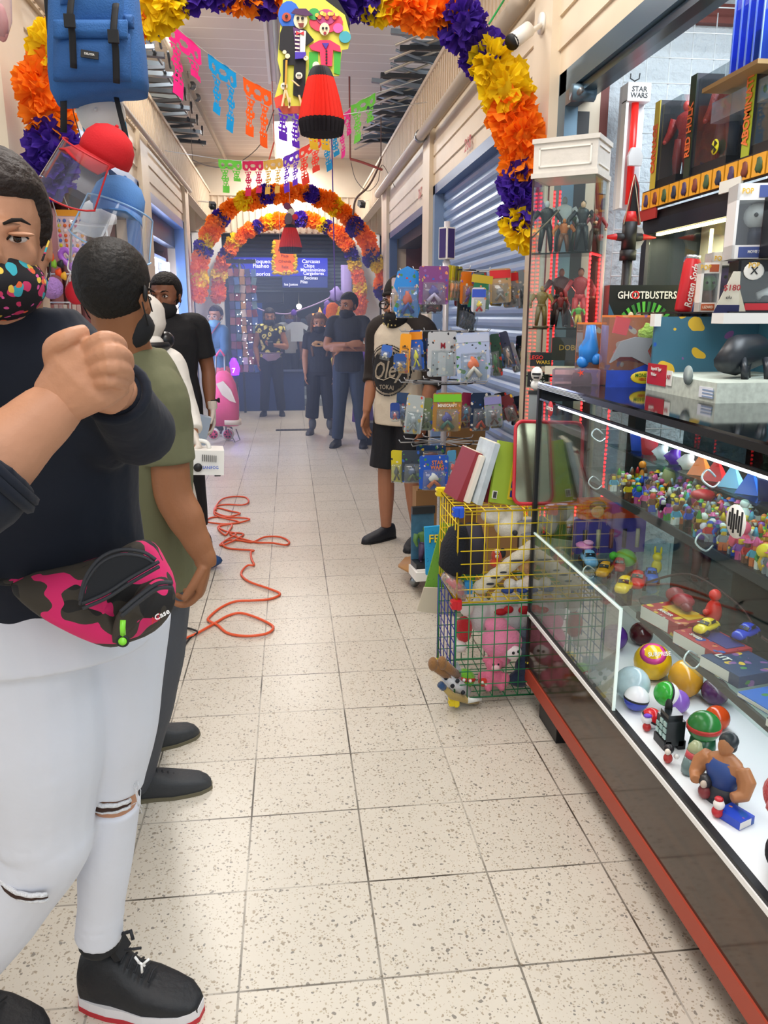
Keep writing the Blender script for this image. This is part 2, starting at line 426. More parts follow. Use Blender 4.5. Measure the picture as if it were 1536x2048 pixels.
# rolled shutter on top of the end opening
def slats(mb, sx, x, y0, y1, z0, z1, m, step=.075):
    """horizontal corrugated slats on a plane x"""
    ring = []; n = int((z1 - z0) / step); vs = []; fs = []
    prof = [(0, 0), (.012, .18), (.017, .45), (.012, .72), (0, .9), (-.004, .95)]
    pts = []
    for i in range(n):
        for d, t in prof: pts.append((d, z0 + (i + t) * step))
    for d, z in pts:
        vs += [(x - sx * d, y0, z), (x - sx * d, y1, z)]
    for i in range(len(pts) - 1):
        fs.append((2 * i, 2 * i + 1, 2 * i + 3, 2 * i + 2))
    mb.add(vs, fs, m)
mb = MB(); mb.xf = Matrix.Rotation(-pi / 2, 4, 'Z'); slats(mb, 1, -14.26, -1.1, 1.1, 1.9, 2.83, mat('#41505e', .5, name='grey_blue_slats'), .06)
mb.xf = None
tag(mb.build('roller_shutter'), 'grey roller shutter pulled up over the shop at the end of the passage', 'shutter')
# blue shutter 268 and its frame
t = thing('roller_shutter', 'closed blue corrugated roller shutter under the red number 268', 'shutter', (XW + .06, 5.6, 0))
mb = MB(); slats(mb, 1, XW + .08, 4.2, 7.04, .02, 2.68, BLUEP, .078); mb.bb((XW + .078, 4.2, 0), (XW + .09, 7.04, .05), BLUED)
mb.build('curtain', t, world=True)
mb = MB(); mb.bb((XW - .01, 4.14, 0), (XW + .1, 4.21, 2.56), BLUEP); mb.bb((XW - .01, 7.0, 0), (XW + .1, 7.08, 2.56), BLUEP); mb.bb((XW - .01, 4.14, 2.49), (XW + .1, 7.08, 2.56), BLUED)
mb.build('guide_frame', t, world=True)
RED = mat('#b8322c', .5, name='red_marker')
mb = MB(); mb.text('268', .12, RED, (XW - .016, 5.72, 2.63), x=(0, -1, 0), y=(0, 0, 1), sx=1.15, bold=.004)
tag(mb.build('wall_number'), 'red number 268 painted on the cream header', 'sign')
mb = MB(); mb.text('267', .12, mat('#d88478', .6), (XW - .016, 7.75, 2.60), x=(0, -1, 0), y=(0, 0, 1), sx=1.15, bold=.004)
tag(mb.build('wall_number'), 'faded pale red number on the header before the open doorway', 'sign')
# doorway bay right (open, dark red room)
DR = mat('#6b3a34', .7, name='dark_red_room_wall')
mb = MB(); mb.bb((2.7, 7.3, 0), (2.8, 10.3, 2.9), DR); mb.bb((1.45, 10.14, 0), (2.8, 10.2, 2.9), DR); mb.bb((1.45, 7.3, 0), (2.8, 7.36, 2.9), DR); mb.bb((1.45, 7.3, 2.7), (2.8, 10.2, 2.78), DARKG)
mb.bb((2.66, 8.5, 0), (2.7, 8.8, 2.7), mat('#3d6a92', .6)); struct('wall_red_room', mb)
mb = MB(); mb.bb((XW - .01, 7.42, 0), (XW + .08, 7.47, 2.48), BLUED); mb.bb((XW - .01, 10.07, 0), (XW + .08, 10.14, 2.48), BLUED); mb.bb((XW - .01, 7.42, 2.41), (XW + .1, 10.14, 2.48), BLUED)
mb.bb((XW + .1, 7.42, 2.3), (XW + .34, 10.14, 2.48), DARKG)
struct('door_1', mb)
# near shop on the right: partition wall, roller box, back and floor
TEX = mat('#c6ced4', .8, bump=.9, bscale=28, name='rough_white_plaster')
mb = MB(); mb.bb((XW + .04, 3.9, 0), (3.2, 3.98, 3.0), TEX); mb.bb((3.1, 0, 0), (3.2, 3.9, 3.0), TEX); mb.bb((1.45, .3, 3.0), (3.2, 3.98, 3.06), TEX)
struct('wall_shop', mb)
BRN = mat('#6d332b', .6, name='red_brown_frame')
mb = MB(); mb.bb((1.45, 3.86, 0), (1.49, 3.9, 2.86), BRN); mb.bb((1.45, 3.86, 2.8), (3.1, 3.9, 2.88), BRN); struct('trim_1', mb)
GBL = mat('#5d7686', .35, metal=.5, name='grey_blue_steel')
t = thing('shutter_housing', 'grey steel roller shutter housing over the toy stall opening', 'shutter', (1.33, 2.2, 2.4))
mb = MB(); mb.bb((XW + .0, .5, 2.47), (XW + .16, 3.85, 2.56), GBL); mb.bb((XW + .02, .5, 2.435), (XW + .07, 3.85, 2.465), mat('#46606e', .3, metal=.6)); mb.build('roller_box', t, world=True)
mb = MB(); mb.cyl((XW + .12, .5, 2.51), (XW + .12, 3.83, 2.51), .035, DARKG); mb.build('roller_tube', t, world=True)
mb = MB(); mb.bb((XW + .0, 3.76, 0), (XW + .06, 3.86, 2.56), GBL); mb.bb((XW + .065, 3.8, 0), (XW + .13, 3.86, 2.4), DARK); mb.build('guide_rail', t, world=True)
mb = MB(); mb.box((XW + .03, 3.70, 2.44), (.06, .12, .06), STEEL); mb.cyl((XW - .02, 3.62, 2.43), (XW + .08, 3.62, 2.43), .035, GBL); mb.cyl((XW - .02, 3.5, 2.41), (XW + .05, 3.78, 2.45), .012, STEEL); mb.build('bracket', t, world=True)
# wire grid panel on the partition wall
WIRE = mat('#dfe6ea', .4, metal=.3, name='white_wire')
mb = MB(); x = 1.53
while x < 3.0: mb.cyl((x, 3.80, .9), (x, 3.80, 2.82), .0028, WIRE, 5); x += .105
z = .95
while z < 2.85: mb.cyl((1.53, 3.795, z), (3.0, 3.795, z), .0028, WIRE, 5); z += .105
tag(mb.build('wire_grid_panel'), 'white wire grid panel on the rough white stall wall', 'wire grid')
# left shops: window/shop bays
SLT = mat('#7a4540', .45, name='brown_slatwall')
mb = MB(); mb.bb((-2.9, 4.0, 0), (-2.8, 10.6, 2.9), SLT); mb.bb((-2.9, 7.56, 0), (-1.4, 7.62, 2.9), SLT); mb.bb((-2.9, 10.5, 0), (-1.4, 10.56, 2.9), SLT); mb.bb((-2.9, 4.0, 2.7), (-1.4, 10.6, 2.76), mat('#3f4756', .6))
mb.bb((-2.9, 4.0, 0), (-1.4, 4.06, 2.9), SLT)
for i in range(22): mb.bb((-2.79, 4.05, .3 + i * .11), (-2.775, 10.5, .39 + i * .11), SLT)
for i in range(22): mb.bb((-2.75, 10.46, .3 + i * .11), (-1.5, 10.5, .39 + i * .11), SLT)
for i in range(12): mb.bb((-2.75 + i * .12, 7.5, .2), (-2.68 + i * .12, 7.56, 2.6), SLT)
struct('wall_left_shops', mb)
PB = mat('#5d86c4', .35, metal=.1, name='bright_blue_frame')
for i, (a, b_) in enumerate(((4.35, 7.42), (7.8, 10.42))):
    mb = MB(); x = -XW
    mb.bb((x - .1, a, 2.52), (x + .012, b_, 2.61), PB); mb.bb((x - .1, a, 0), (x + .012, a + .07, 2.6), PB); mb.bb((x - .1, b_ - .07, 0), (x + .012, b_, 2.6), PB)
    mb.bb((x - .2, a, 2.30), (x - .1, b_, 2.52), mat('#34486a', .4, metal=.4))
    struct('window_%d' % (i + 1), mb)
# lit display cases in the far left bay
LEDW = mat('#dfe4ff', .5, emis=14, name='white_led_tube'); LEDV = mat('#9f93ff', .5, emis=6, name='violet_led_tube')
t = thing('display_case', 'lit glass display case with bright white tubes in the far left shop', 'display case', (-1.45, 9.3, 0))
mb = MB()
for yy in (8.3, 9.2, 10.2): mb.bb((-1.50, yy, .2), (-1.46, yy + .05, 2.15), mat('#b9c3de', .3, metal=.6))
mb.bb((-1.9, 8.3, .15), (-1.45, 10.25, .22), WHITE); mb.bb((-1.9, 8.3, 2.12), (-1.45, 10.25, 2.17), mat('#8da1cf', .3)); mb.build('case_frame', t, world=True)
mb = MB(); mb.cyl((-1.42, 10.12, .5), (-1.42, 10.12, 2.12), .022, LEDW, 8); mb.cyl((-1.42, 9.25, .5), (-1.42, 9.25, 2.1), .022, LEDW, 8); mb.cyl((-1.42, 8.35, 2.1), (-1.42, 10.2, 2.1), .015, LEDW, 8); mb.cyl((-1.42, 8.5, 2.32), (-1.42, 10.2, 2.32), .012, LEDV, 8); mb.build('light_tube', t, world=True)
mb = MB(); mb.bb((-1.5, 8.3, .22), (-1.495, 10.2, 2.12), glass('case_glass')); mb.build('glass_pane', t, world=True)
mb = MB()
for i in range(4): mb.bb((-1.88, 8.32, .5 + i * .42), (-1.52, 10.2, .51 + i * .42), mat('#c9d4ee', .3))
for k in range(30): mb.bb((-1.6, 10.0, .6 + k * .05), (-1.5, 10.06, .625 + k * .05), mat('#8c7fbc', .4))
mb.build('shelf', t, world=True)
# drain, conduits, pipes
mb = MB(); mb.bb((-.22, 10.72, 0), (.25, 10.86, .006), DARKG); [mb.bb((-.2 + i * .05, 10.74, .006), (-.18 + i * .05, 10.84, .01), DARK) for i in range(9)]
tag(mb.build('floor_drain'), 'long dark drain grate set in the floor before the women', 'drain')
PIPE = mat('#b3a695', .5, name='painted_pipe')
mb = MB(); mb.cyl((1.15, 4.2, 2.98), (1.15, 10.6, 2.98), .042, PIPE, 12); mb.cyl((1.15, 7.2, 2.98), (1.15, 7.26, 2.98), .052, STEEL, 12)
tag(mb.build('pipe'), 'thick grey pipe running along the top of the right wall', 'pipe')
mb = MB(); mb.cyl((-1.17, 2.2, 3.0), (-1.17, 10.7, 3.0), .022, PIPE, 8)
tag(mb.build('pipe'), 'thin grey pipe running along the top of the left wall', 'pipe')
mb = MB(); mb.cyl(at(318, 50, z=3.9), at(480, 378, z=3.9), .028, PIPE, 10)
for p in ((385, 172), (395, 196)): mb.cyl(at(p[0], p[1], z=3.9) - V((0, .03, 0)), at(p[0], p[1], z=3.9) + V((0, .03, 0)), .04, STEEL, 10)
tag(mb.build('pipe'), 'long pale conduit hung under the ceiling beside the left loft', 'pipe')
mb = MB(); mb.cyl((-1.3, 5.9, 3.52), (-.72, 5.9, 3.62), .035, WHITE, 8)
tag(mb.build('pipe'), 'short white pipe sticking out over the left parapet', 'pipe')
mb = MB(); mb.cyl((-1.3, 11.9, 3.5), (-.5, 11.9, 3.54), .03, PIPE, 8)
tag(mb.build('pipe'), 'farther pale pipe sticking out over the left parapet', 'pipe')
# fluorescent fixtures
for k, (y0, y1, on) in enumerate(((4.7, 6.0, 0), (7.0, 9.4, 0), (11.2, 13.7, 1))):
    t = thing('ceiling_light', ['unlit white fluorescent fixture nearest on the ceiling', 'long unlit grey fluorescent fixture behind the hanging skeleton couple', 'glowing fluorescent fixture above the far flower arch'][k], 'light', (.02, (y0 + y1) / 2, 3.95))
    mb = MB(); mb.bb((-.12, y0, 3.93), (.16, y1, 4.0), mat('#cfcfcf', .4)); mb.bb((-.15, y0, 3.9), (-.12, y1, 3.99), WHITE); mb.bb((.16, y0, 3.9), (.19, y1, 3.99), WHITE); mb.build('housing', t, world=True)
    mb = MB(); lm = mat('#fff8ea', .5, emis=9, name='lit_tube') if on else mat('#b4b8b8', .4)
    for x in (-.05, .09): mb.cyl((x, y0 + .05, 3.9), (x, y1 - .05, 3.9), .02, lm, 8)
    mb.build('tube', t, world=True)
# ================================================================ glass showcase counter
GL=glass('clear_glass','#f4fbf9',1.0)
GLT=glass('shelf_glass','#e6f2ee',1.0)
BLKG=mat('#0c0e10',.06,spec=.9,name='black_gloss')
WOODP=None
def wood_panel():
 m=bpy.data.materials.new('dark_wood_laminate'); m.use_nodes=True; nt=m.node_tree; b=nt.nodes['Principled BSDF']; N=nt.nodes.new; L=nt.links.new
 tc=N('ShaderNodeTexCoord'); mp=N('ShaderNodeMapping'); mp.inputs['Scale'].default_value=(1,1.2,7); L(tc.outputs['Object'],mp.inputs[0])
 w=N('ShaderNodeTexNoise'); w.inputs['Scale'].default_value=2.2; w.inputs['Detail'].default_value=6; w.inputs['Distortion'].default_value=2.2; L(mp.outputs[0],w.inputs['Vector'])
 r=N('ShaderNodeValToRGB'); r.color_ramp.elements[0].position=.35; r.color_ramp.elements[0].color=lin('#33261f'); r.color_ramp.elements[1].position=.72; r.color_ramp.elements[1].color=lin('#4e3526'); L(w.outputs['Fac'],r.inputs[0])
 L(r.outputs[0],b.inputs['Base Color']); b.inputs['Roughness'].default_value=.09; b.inputs['Specular IOR Level'].default_value=.55; return m
X0,X1,Y0,Y1=.895,1.46,.25,2.82
sc=thing('glass_showcase','long glass toy showcase with dark wood base and red kick rail','showcase',(1.17,1.5,0))
B=lambda n,*bs,**k:None
def part(name,boxes,m,parent=sc,label=None):
 mb=MB()
 for a,b in boxes:mb.bb(a,b,m)
 o=mb.build(name,parent,world=True)
 if label:o['label']=label
 return o
part('wood_panel',[((X0,Y0,.155),(X1,Y1,.37))],wood_panel(),label='glossy dark wood base panel')
part('kick_rail',[((X0-.006,Y0,.10),(X0+.05,Y1+.005,.155))],mat('#a8402a',.5))
part('foot',[((X0+.02,2.5,0),(X0+.22,2.70,.10))],DARK)
part('foot',[((X0+.05,1.0,0),(X0+.22,1.3,.10))],DARK)
part('edge_trim',[((X0-.008,Y0,.372),(X0+.006,Y1,.386))],mat('#f6f6f4',.35),label='white edge trim')
part('edge_strip',[((X0-.004,Y0,.386),(X0+.014,Y1,.396))],DARK)
part('display_floor',[((X0+.006,Y0,.37),(X1,Y1,.392))],mat('#e9edf0',.35))
part('front_pane',[((X0,2.0,.396),(X0+.006,Y1-.01,.705))],glass('pane_smoky','#d5dcd8',2.0,.10))
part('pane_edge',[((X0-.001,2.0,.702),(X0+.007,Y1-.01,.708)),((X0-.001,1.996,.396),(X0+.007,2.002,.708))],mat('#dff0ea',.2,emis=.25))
part('front_glass',[((X0+.001,Y0,.71),(X0+.005,Y1-.01,1.2))],GL)
part('end_glass',[((X0+.01,Y1-.006,.39),(X1,Y1,1.22))],GL)
part('corner_post',[((X0-.006,Y1-.012,.15),(X0+.012,Y1+.006,1.26))],DARK)
part('shelf',[((X0+.10,Y0,.95),(X1,Y1-.04,.958))],GLT,label='upper glass shelf')
part('shelf_edge',[((X0+.096,Y0,.935),(X0+.104,Y1-.3,.958))],DARKG)
part('shelf',[((X0+.10,Y0,.648),(X1,Y1-.04,.656))],GLT,label='lower glass shelf')
part('shelf_edge',[((X0+.096,Y0,.636),(X0+.104,2.1,.656))],DARKG)
part('shelf',[((X0+.10,Y0,1.10),(X0+.3,2.4,1.106))],GLT,label='narrow top glass shelf')
part('led_strip',[((X0+.004,Y0,1.196),(X0+.016,2.62,1.204))],mat('#eef4ff',.5,emis=7))
part('top_frame',[((X0-.004,Y0,1.205),(X0+.004,2.815,1.212)),((X0-.004,Y0,1.245),(X0+.03,Y1+.006,1.262)),((X0,Y1-.02,1.2),(X1,Y1+.006,1.262))],mat('#1b1e20',.25,metal=.4))
part('top_glass',[((X0-.002,Y0,1.262),(X1+.12,Y1+.01,1.268))],BLKG,label='black glossy counter top')
part('back_panel',[((X1,Y0,.39),(X1+.012,Y1,1.24))],glass('back_smoke','#7d8a8c',.8))
for yy in (2.45,1.75,1.1):
 for zz in (.975,.672,1.13):
  mb=MB(); mb.tube(catmull([(X0+.1,yy,zz),(X0+.07,yy-.015,zz+.02),(X0+.05,yy-.03,zz+.002),(X0+.075,yy-.035,zz-.018),(X0+.1,yy-.02,zz-.01)],4),.0026,mat('#dfe8ea',.2,metal=.3),6); mb.build('shelf_clip',sc,world=True)
mb=MB()
for k in range(4):mb.bb((X0-.008,2.35+.02*k,1.247+.004*k),(X0-.004,Y1,1.2485+.004*k),mat('#cfd6d8',.3))
mb.build('stripe_decal',sc,world=True)
REDS=mat('#c62c38',.5)
mb=MB(); mb.lathe([(0,0),(.026,0),(.026,.002),(0,.002)],REDS,12,(X0-.008,2.66,1.19),axis=Matrix.Rotation(-pi/2,4,'Y')); mb.text("COMIC'S",.017,WHITE,(X0-.012,2.66,1.19),x=(0,-1,0)); mb.build('sticker',sc,world=True)
mb=MB(); mb.lathe([(0,0),(.035,0),(.035,.002),(0,.002)],WHITE,18,(X0-.004,1.47,1.095),axis=Matrix.Rotation(-pi/2,4,'Y'))
for k in range(6):mb.bb((X0-.008,1.445+k*.009,1.07+(k%3)*.005),(X0-.006,1.449+k*.009,1.12-(k%2)*.01),DARK)
mb.build('sticker',sc,world=True,)['label']='round black and white sticker'
area('showcase_light_1',(X0+.2,1.6,1.19),(0,radians(12),0),.06,1.8,3.2,(.9,.95,1))
area('showcase_light_2',(X0+.22,1.5,.93),(0,0,0),.05,1.6,1.6,(.92,.96,1))
area('showcase_light_3',(X0+.22,1.5,.63),(0,0,0),.05,1.6,1.8,(.92,.96,1))
mb=MB(); mb.bb((1.95,1.2,0),(2.4,3.2,1.05),mat('#123c34',.6)); tag(mb.build('storage_box'),'dark green storage box behind the showcase','box')
mb=MB(); mb.tube(catmull([(1.3,2.2,1.2),(1.32,2.05,1.12),(1.3,1.95,1.15),(1.34,1.85,1.09),(1.33,1.75,1.16),(1.3,1.6,1.2)],6),.004,DARK,5); tag(mb.build('wire'),'black wire hanging under the counter top inside the showcase','cable')
mb=MB(); mb.tube(catmull([(1.1,2.3,.67),(1.2,2.2,.73),(1.25,2.0,.70),(1.22,1.8,.675),(1.3,1.6,.72),(1.2,1.45,.68)],6),.004,mat('#3a1c1c',.5),5); tag(mb.build('wire'),'dark red wire lying over the lower glass shelf','cable')
REDL=mat('#ff2a2e',.5,emis=5,name='red_led'); REDB=mat('#d81f26',.5,emis=.5,name='red_led_tape')
def led(name,label,p,q,step=.016,cat='light strip',parent=None):
 p,q=V(p),V(q); mb=MB(); mb.tube([p,q],.0045,REDB,4,flat=.5); n=int((q-p).length/step)
 for i in range(n):mb.box(p.lerp(q,(i+.5)/n)+V((0,-.004,0)),(.007,.005,.008),REDL)
 if parent:return mb.build(name,parent,world=True)
 return tag(mb.build(name),label,cat)
 # ================================================================ tall glass cabinet
Bp=V((1.165,3.1,0)); d1=V((-.82,.57,0)); d2=V((.57,.82,0)); W1,W2=.245,.2; ZB,ZT=.6,2.02
Ap=Bp+d1*W1; Cp=Bp+d2*W2; Dp=Ap+d2*W2
cab=thing('glass_cabinet','tall narrow glass cabinet with white panelled top and red light strips','cabinet',tuple(((Ap+Cp)/2)))
CABW=mat('#dcd6cc',.45,var=.08,vscale=20,bump=.1,bscale=60,name='scuffed_white_paint')
def cabbox(mb,a,b,z0,z1,m):
 O=Bp
 vs=[O+d1*u+d2*v+V((0,0,z)) for u in (a[0],b[0]) for v in (a[1],b[1]) for z in (z0,z1)]
 mb.add(vs,[(0,1,3,2),(4,6,7,5),(0,4,5,1),(2,3,7,6),(0,2,6,4),(1,5,7,3)],m)
e=.008
mb=MB(); cabbox(mb,(-e,-e),(W1+e,W2+e),ZT,ZT+.018,CABW); cabbox(mb,(-.002,-.002),(W1+.002,W2+.002),ZT+.018,ZT+.125,CABW); cabbox(mb,(-e,-e),(W1+e,W2+e),ZT+.125,ZT+.142,CABW)
for a_,b2 in (((.02,-.006),(W1-.02,-.002)),((-.006,.02),(-.002,W2-.02))):
 for z_ in (ZT+.038,ZT+.102):cabbox(mb,a_,b2,z_,z_+.006,mat('#efeae0',.4))
for a_ in ((.02,-.006),(W1-.026,-.006)):cabbox(mb,a_,(a_[0]+.006,-.002),ZT+.038,ZT+.108,mat('#efeae0',.4))
mb.build('cornice',cab,world=True)
mb=MB(); cabbox(mb,(0,0),(W1,W2),0,ZB-.02,mat('#b9b4aa',.5)); mb.build('base',cab,world=True)
mb=MB(); cabbox(mb,(0,0),(W1,.004),ZB,ZT,GL); mb.build('front_glass',cab,world=True)
mb=MB(); cabbox(mb,(0,0),(.004,W2),ZB,ZT,GL); mb.build('side_glass',cab,world=True)
mb=MB(); cabbox(mb,(W1-.004,0),(W1,W2),ZB,ZT,GL); mb.build('side_glass',cab,world=True)
mb=MB(); cabbox(mb,(-.006,W2-.01),(.004,W2+.004),ZB,ZT,CABW); mb.build('corner_post',cab,world=True)
mb=MB(); cabbox(mb,(W1-.003,-.003),(W1+.003,.003),ZB-.1,ZT,mat('#3a2426',.4)); mb.build('corner_post',cab,world=True)
mb=MB(); cabbox(mb,(W1-.006,W2-.006),(W1,W2),ZB,ZT,mat('#7a3a36',.5)); mb.build('corner_post',cab,world=True)
SHZ=[ZB,.95,1.265,1.455,1.745]
for z in SHZ:
 mb=MB(); cabbox(mb,(.004,.004),(W1-.004,W2-.004),z-.008,z-.002,mat('#1d2624',.15)); mb.build('shelf',cab,world=True)
def cp(u,v,z):return Bp+d1*u+d2*v+V((0,0,z))
for k,(u,v,z0,z1) in enumerate(((W1-.03,W2-.01,.62,2.0),(W1-.052,W2-.006,.62,2.0),(.012,W2-.02,1.47,1.73),(.008,.012,.62,1.74))):
 led('light_strip','',cp(u,v,z0),cp(u,v,z1),parent=cab)
led('light_strip','',cp(.01,.01,1.737),cp(.01,W2-.02,1.737),parent=cab)
led('light_strip','',(1.16,2.84,.62),(1.17,2.84,1.18),parent=cab)
l=bpy.data.lights.new('red_strip_glow','POINT'); l.energy=1.0; l.color=(1,.12,.1); l.shadow_soft_size=.04; o=bpy.data.objects.new('red_strip_glow',l); COL.objects.link(o); o.location=cp(W1/2,W2*.8,1.6)
# ================================================================ generic toy figures
def figure_mesh(mb,h,m_body,m_leg,m_head,pose=0,bulk=1.0,base=None,m_hair=None):
 """articulated action figure standing at the local origin, height h"""
 k=h; b=bulk
 for s_ in (-1,1):
  mb.tube([(s_*.06*k,0,.5*k),(s_*(.08+.03*pose)*k,-.02*k,.27*k),(s_*(.1+.03*pose)*k,.0,.04*k)],[.062*k*b,.05*k*b,.034*k*b],m_leg,7)
  mb.ell((s_*(.1+.03*pose)*k,-.03*k,.02*k),(.03*k,.06*k,.022*k),m_leg,7,4)
  hx=.24+.1*pose
  mb.tube([(s_*.14*k*b,0,.79*k),(s_*hx*k,-.02*k,.62*k),(s_*(hx-.02)*k,-.12*k,(.5+.14*(pose if s_>0 else 0))*k)],[.05*k*b,.04*k*b,.026*k*b],m_body,7)
  mb.ell((s_*(hx-.02)*k,-.13*k,(.49+.14*(pose if s_>0 else 0))*k),.03*k,m_head,6,5)
 mb.ell((0,0,.52*k),(.1*k*b,.07*k,.08*k),m_leg,8,6)
 mb.eloft([((0,0,.5*k),.085*k*b,.06*k),((0,0,.62*k),.08*k*b,.055*k),((0,-.01*k,.74*k),.13*k*b,.08*k),((0,0,.82*k),.11*k*b,.06*k),((0,0,.86*k),.04*k,.035*k)],m_body,(1,0,0),10)
 mb.ell((0,-.005*k,.92*k),(.052*k,.06*k,.072*k),m_head,9,7)
 if m_hair:mb.ell((0,.012*k,.945*k),(.058*k,.06*k,.062*k),m_hair,9,6)
 if base:mb.lathe([(0,0),(.2*k,0),(.2*k,.02*k),(0,.02*k)],base,14)
FN=[0]
def action_figure(label,loc,h,cb,cl,ch,rz=0,pose=0,bulk=1.0,base=None,hair=None,extra=None):
 t=thing('action_figure',label,'toy figure',tuple(loc),rz)
 def one(nm,fn):
  mb=MB(); fn(mb); return mb.build(nm,t)
 mb=MB(); figure_mesh(mb,h,mat(cb,.4,bump=.2,bscale=200),mat(cl,.4),mat(ch,.45),pose,bulk,None,mat(hair,.5) if hair else None); mb.build('body',t)
 if base:one('base',lambda q:q.lathe([(0,-.004),(.2*h,-.004),(.2*h,.006),(0,.006)],mat(base,.4),14))
 if extra=='cape':one('cape',lambda q:q.prism([(-.12*h,.02*h),(.12*h,.02*h),(.07*h,.82*h),(-.07*h,.82*h)],.006,mat(cb,.6),(0,.1*h,0),(1,0,0),(0,.0,1)))
 if extra=='staff':one('staff',lambda q:q.cyl((-.3*h,-.14*h,.25*h),(.25*h,-.12*h,.8*h),.008*h*2,mat('#7c6a55',.4),6))
 if extra=='sword':one('sword',lambda q:q.cyl((.25*h,-.14*h,.52*h),(.45*h,-.25*h,.05*h),.011*h*1.5,mat('#c8ccd0',.2,metal=.8),6))
 return t
FZ=atan2(-.25,-.97)
ANG=radians(-20)
z2,z3=1.745,1.455
action_figure('black and silver armoured figure with a staff on the top cabinet shelf',cp(.20,.05,z2),.20,'#1b1d22','#121418','#c9ccd2',ANG,.4,1.1,extra='staff')
action_figure('white-chested dark figure behind the armoured one on the top cabinet shelf',cp(.15,.12,z2),.22,'#cfd2d6','#23262c','#8d9094',ANG,.3,1.15)
action_figure('orange and brown beast-like figure in the middle of the top cabinet shelf',cp(.13,.06,z2),.13,'#c86a28','#6a3a20','#d87a30',ANG,.8,1.3)
action_figure('dark green figure with wide arms at the back of the top cabinet shelf',cp(.09,.14,z2),.18,'#2e4a2c','#23351f','#3a5a33',ANG,1,1.5)
action_figure('man figure in a long black coat on the top cabinet shelf',cp(.055,.05,z2),.19,'#14171d','#10131a','#d8a988',ANG,.5,1.0,extra='cape',hair='#1a1512')
action_figure('small pale figure by the side glass of the top cabinet shelf',cp(.03,.15,z2),.17,'#8c3030','#6a4a3a','#caa284',ANG,.2,1.0)
action_figure('bronze golden figure on the middle cabinet shelf',cp(.205,.05,z3),.165,'#8c6e3a','#7c6032','#a08048',ANG,.3,1.2,base='#5a4a34')
action_figure('tall bald muscular figure in dark red on the middle cabinet shelf',cp(.145,.11,z3),.235,'#5a2a28','#2a1c20','#8a4a38',ANG,.5,1.2)
action_figure('slim red and black figure crossing a sword on the middle cabinet shelf',cp(.12,.03,z3),.14,'#7c1c20','#33141a','#9c2a2c',ANG,.2,.8,extra='sword')
action_figure('red figure with tall dark hair on the middle cabinet shelf',cp(.055,.07,z3),.23,'#a01c24','#b8252c','#9a5a44',ANG,.1,1.0,hair='#3a1410')
action_figure('green and yellow small figure by the red light of the middle shelf',cp(.045,.025,z3),.09,'#5aa03a','#c8b040','#d8a060',ANG,.4,1.3)
def simple_box(name,label,cat,c,d,m,rot=None,group=None,extra=None):
 t=thing(name,label,cat,tuple(c),rot or 0,group)
 mb=MB(); mb.bb((-d[0]/2,-d[1]/2,0),(d[0]/2,d[1]/2,d[2]),m); mb.build('carton',t)
 if extra:extra(t,d)
 return t
def lettering(t,items,y,name='lettering'):
 mb=MB()
 for (s_,size,m,x,z,sx) in items:mb.text(s_,size,m,(x,y,z),sx=sx)
 return mb.build(name,t)
simple_box('toy_box','dark printed toy box on the lower cabinet shelf under the figures','box',cp(.08,.07,1.325),(.15,.08,.09),mat('#2a2320',.4),ANG,extra=lambda t,d:lettering(t,[('DOBLE',.03,mat('#b08a3a',.5),0,.05,1)],-d[1]/2-.001))
simple_box('toy_box','black box with gold print at the left of the lower cabinet shelf','box',cp(.19,.03,1.30),(.085,.06,.055),mat('#171a20',.4),ANG,extra=lambda t,d:lettering(t,[('LEGO',.022,mat('#e02a20',.5),-.018,.035,1),('WARS',.02,mat('#d8a830',.5),.01,.016,1)],-d[1]/2-.001))
simple_box('toy_box','flat cream game console box inside the cabinet','box',cp(.10,.02,1.27),(.13,.05,.032),mat('#d4ccb8',.5),ANG)
simple_box('toy_box','dark box lettered STAR WARS low in the tall cabinet','box',cp(.2,.035,1.215),(.085,.06,.06),mat('#14161c',.4),ANG,extra=lambda t,d:lettering(t,[('STAR',.02,WHITE,0,.042,1.1),('WARS',.02,WHITE,0,.02,1.1)],-d[1]/2-.001))
t=thing('toy_figure','white helmeted toy bust standing on a small black stand','toy figure',tuple(at(1072,782,Y=2.98)),ANG)
mb=MB(); mb.ell((0,0,.065),(.022,.025,.027),mat('#e8e8e4',.3),14,10); mb.ell((0,0,.022),(.022,.018,.02),mat('#e8e8e4',.3),10,8); mb.box((0,-.024,.066),(.032,.008,.007),DARK); mb.box((0,-.022,.052),(.02,.008,.006),DARK); mb.build('helmet_body',t)
mb=MB(); mb.bb((-.028,-.02,-.012),(.028,.02,.0),mat('#20262a',.4)); mb.bb((-.024,-.018,-.30),(.024,.018,-.012),mat('#8f989a',.3)); mb.build('stand',t)
# ================================================================ long toy sword package and the toy spaceship on a stand
p=at(1268,182,Y=3.74); q=at(1248,410,Y=3.74)
t=thing('toy_sword_package','tall white hanging package with a glowing-red toy sword lettered STAR WARS','toy package',(p.x,3.74,q.z-.02))
h=p.z-q.z+.04; wd=.105
mb=MB(); mb.bb((-wd/2,.0,0),(wd/2,.03,h),mat('#d9dcdf',.4)); mb.bb((-wd/2,-.06,h-.075),(wd/2,0,h),mat('#e7e7e8',.4)); mb.bb((-wd/2,-.05,0),(-wd/2+.012,0,h-.07),WHITE); mb.build('card_box',t)
mb=MB(); mb.cyl((0,-.025,.02),(0,-.025,h-.07),.016,mat('#e8241e',.3,emis=.25),12); mb.build('blade',t)
mb=MB(); mb.prism([(-.03,-.04),(.03,-.04),(.034,.0),(.018,.035),(-.018,.035),(-.034,0)],.02,mat('#e8e8e8',.4),(0,-.05,h*.42),(1,0,0),(0,0,1)); mb.build('clasp',t)
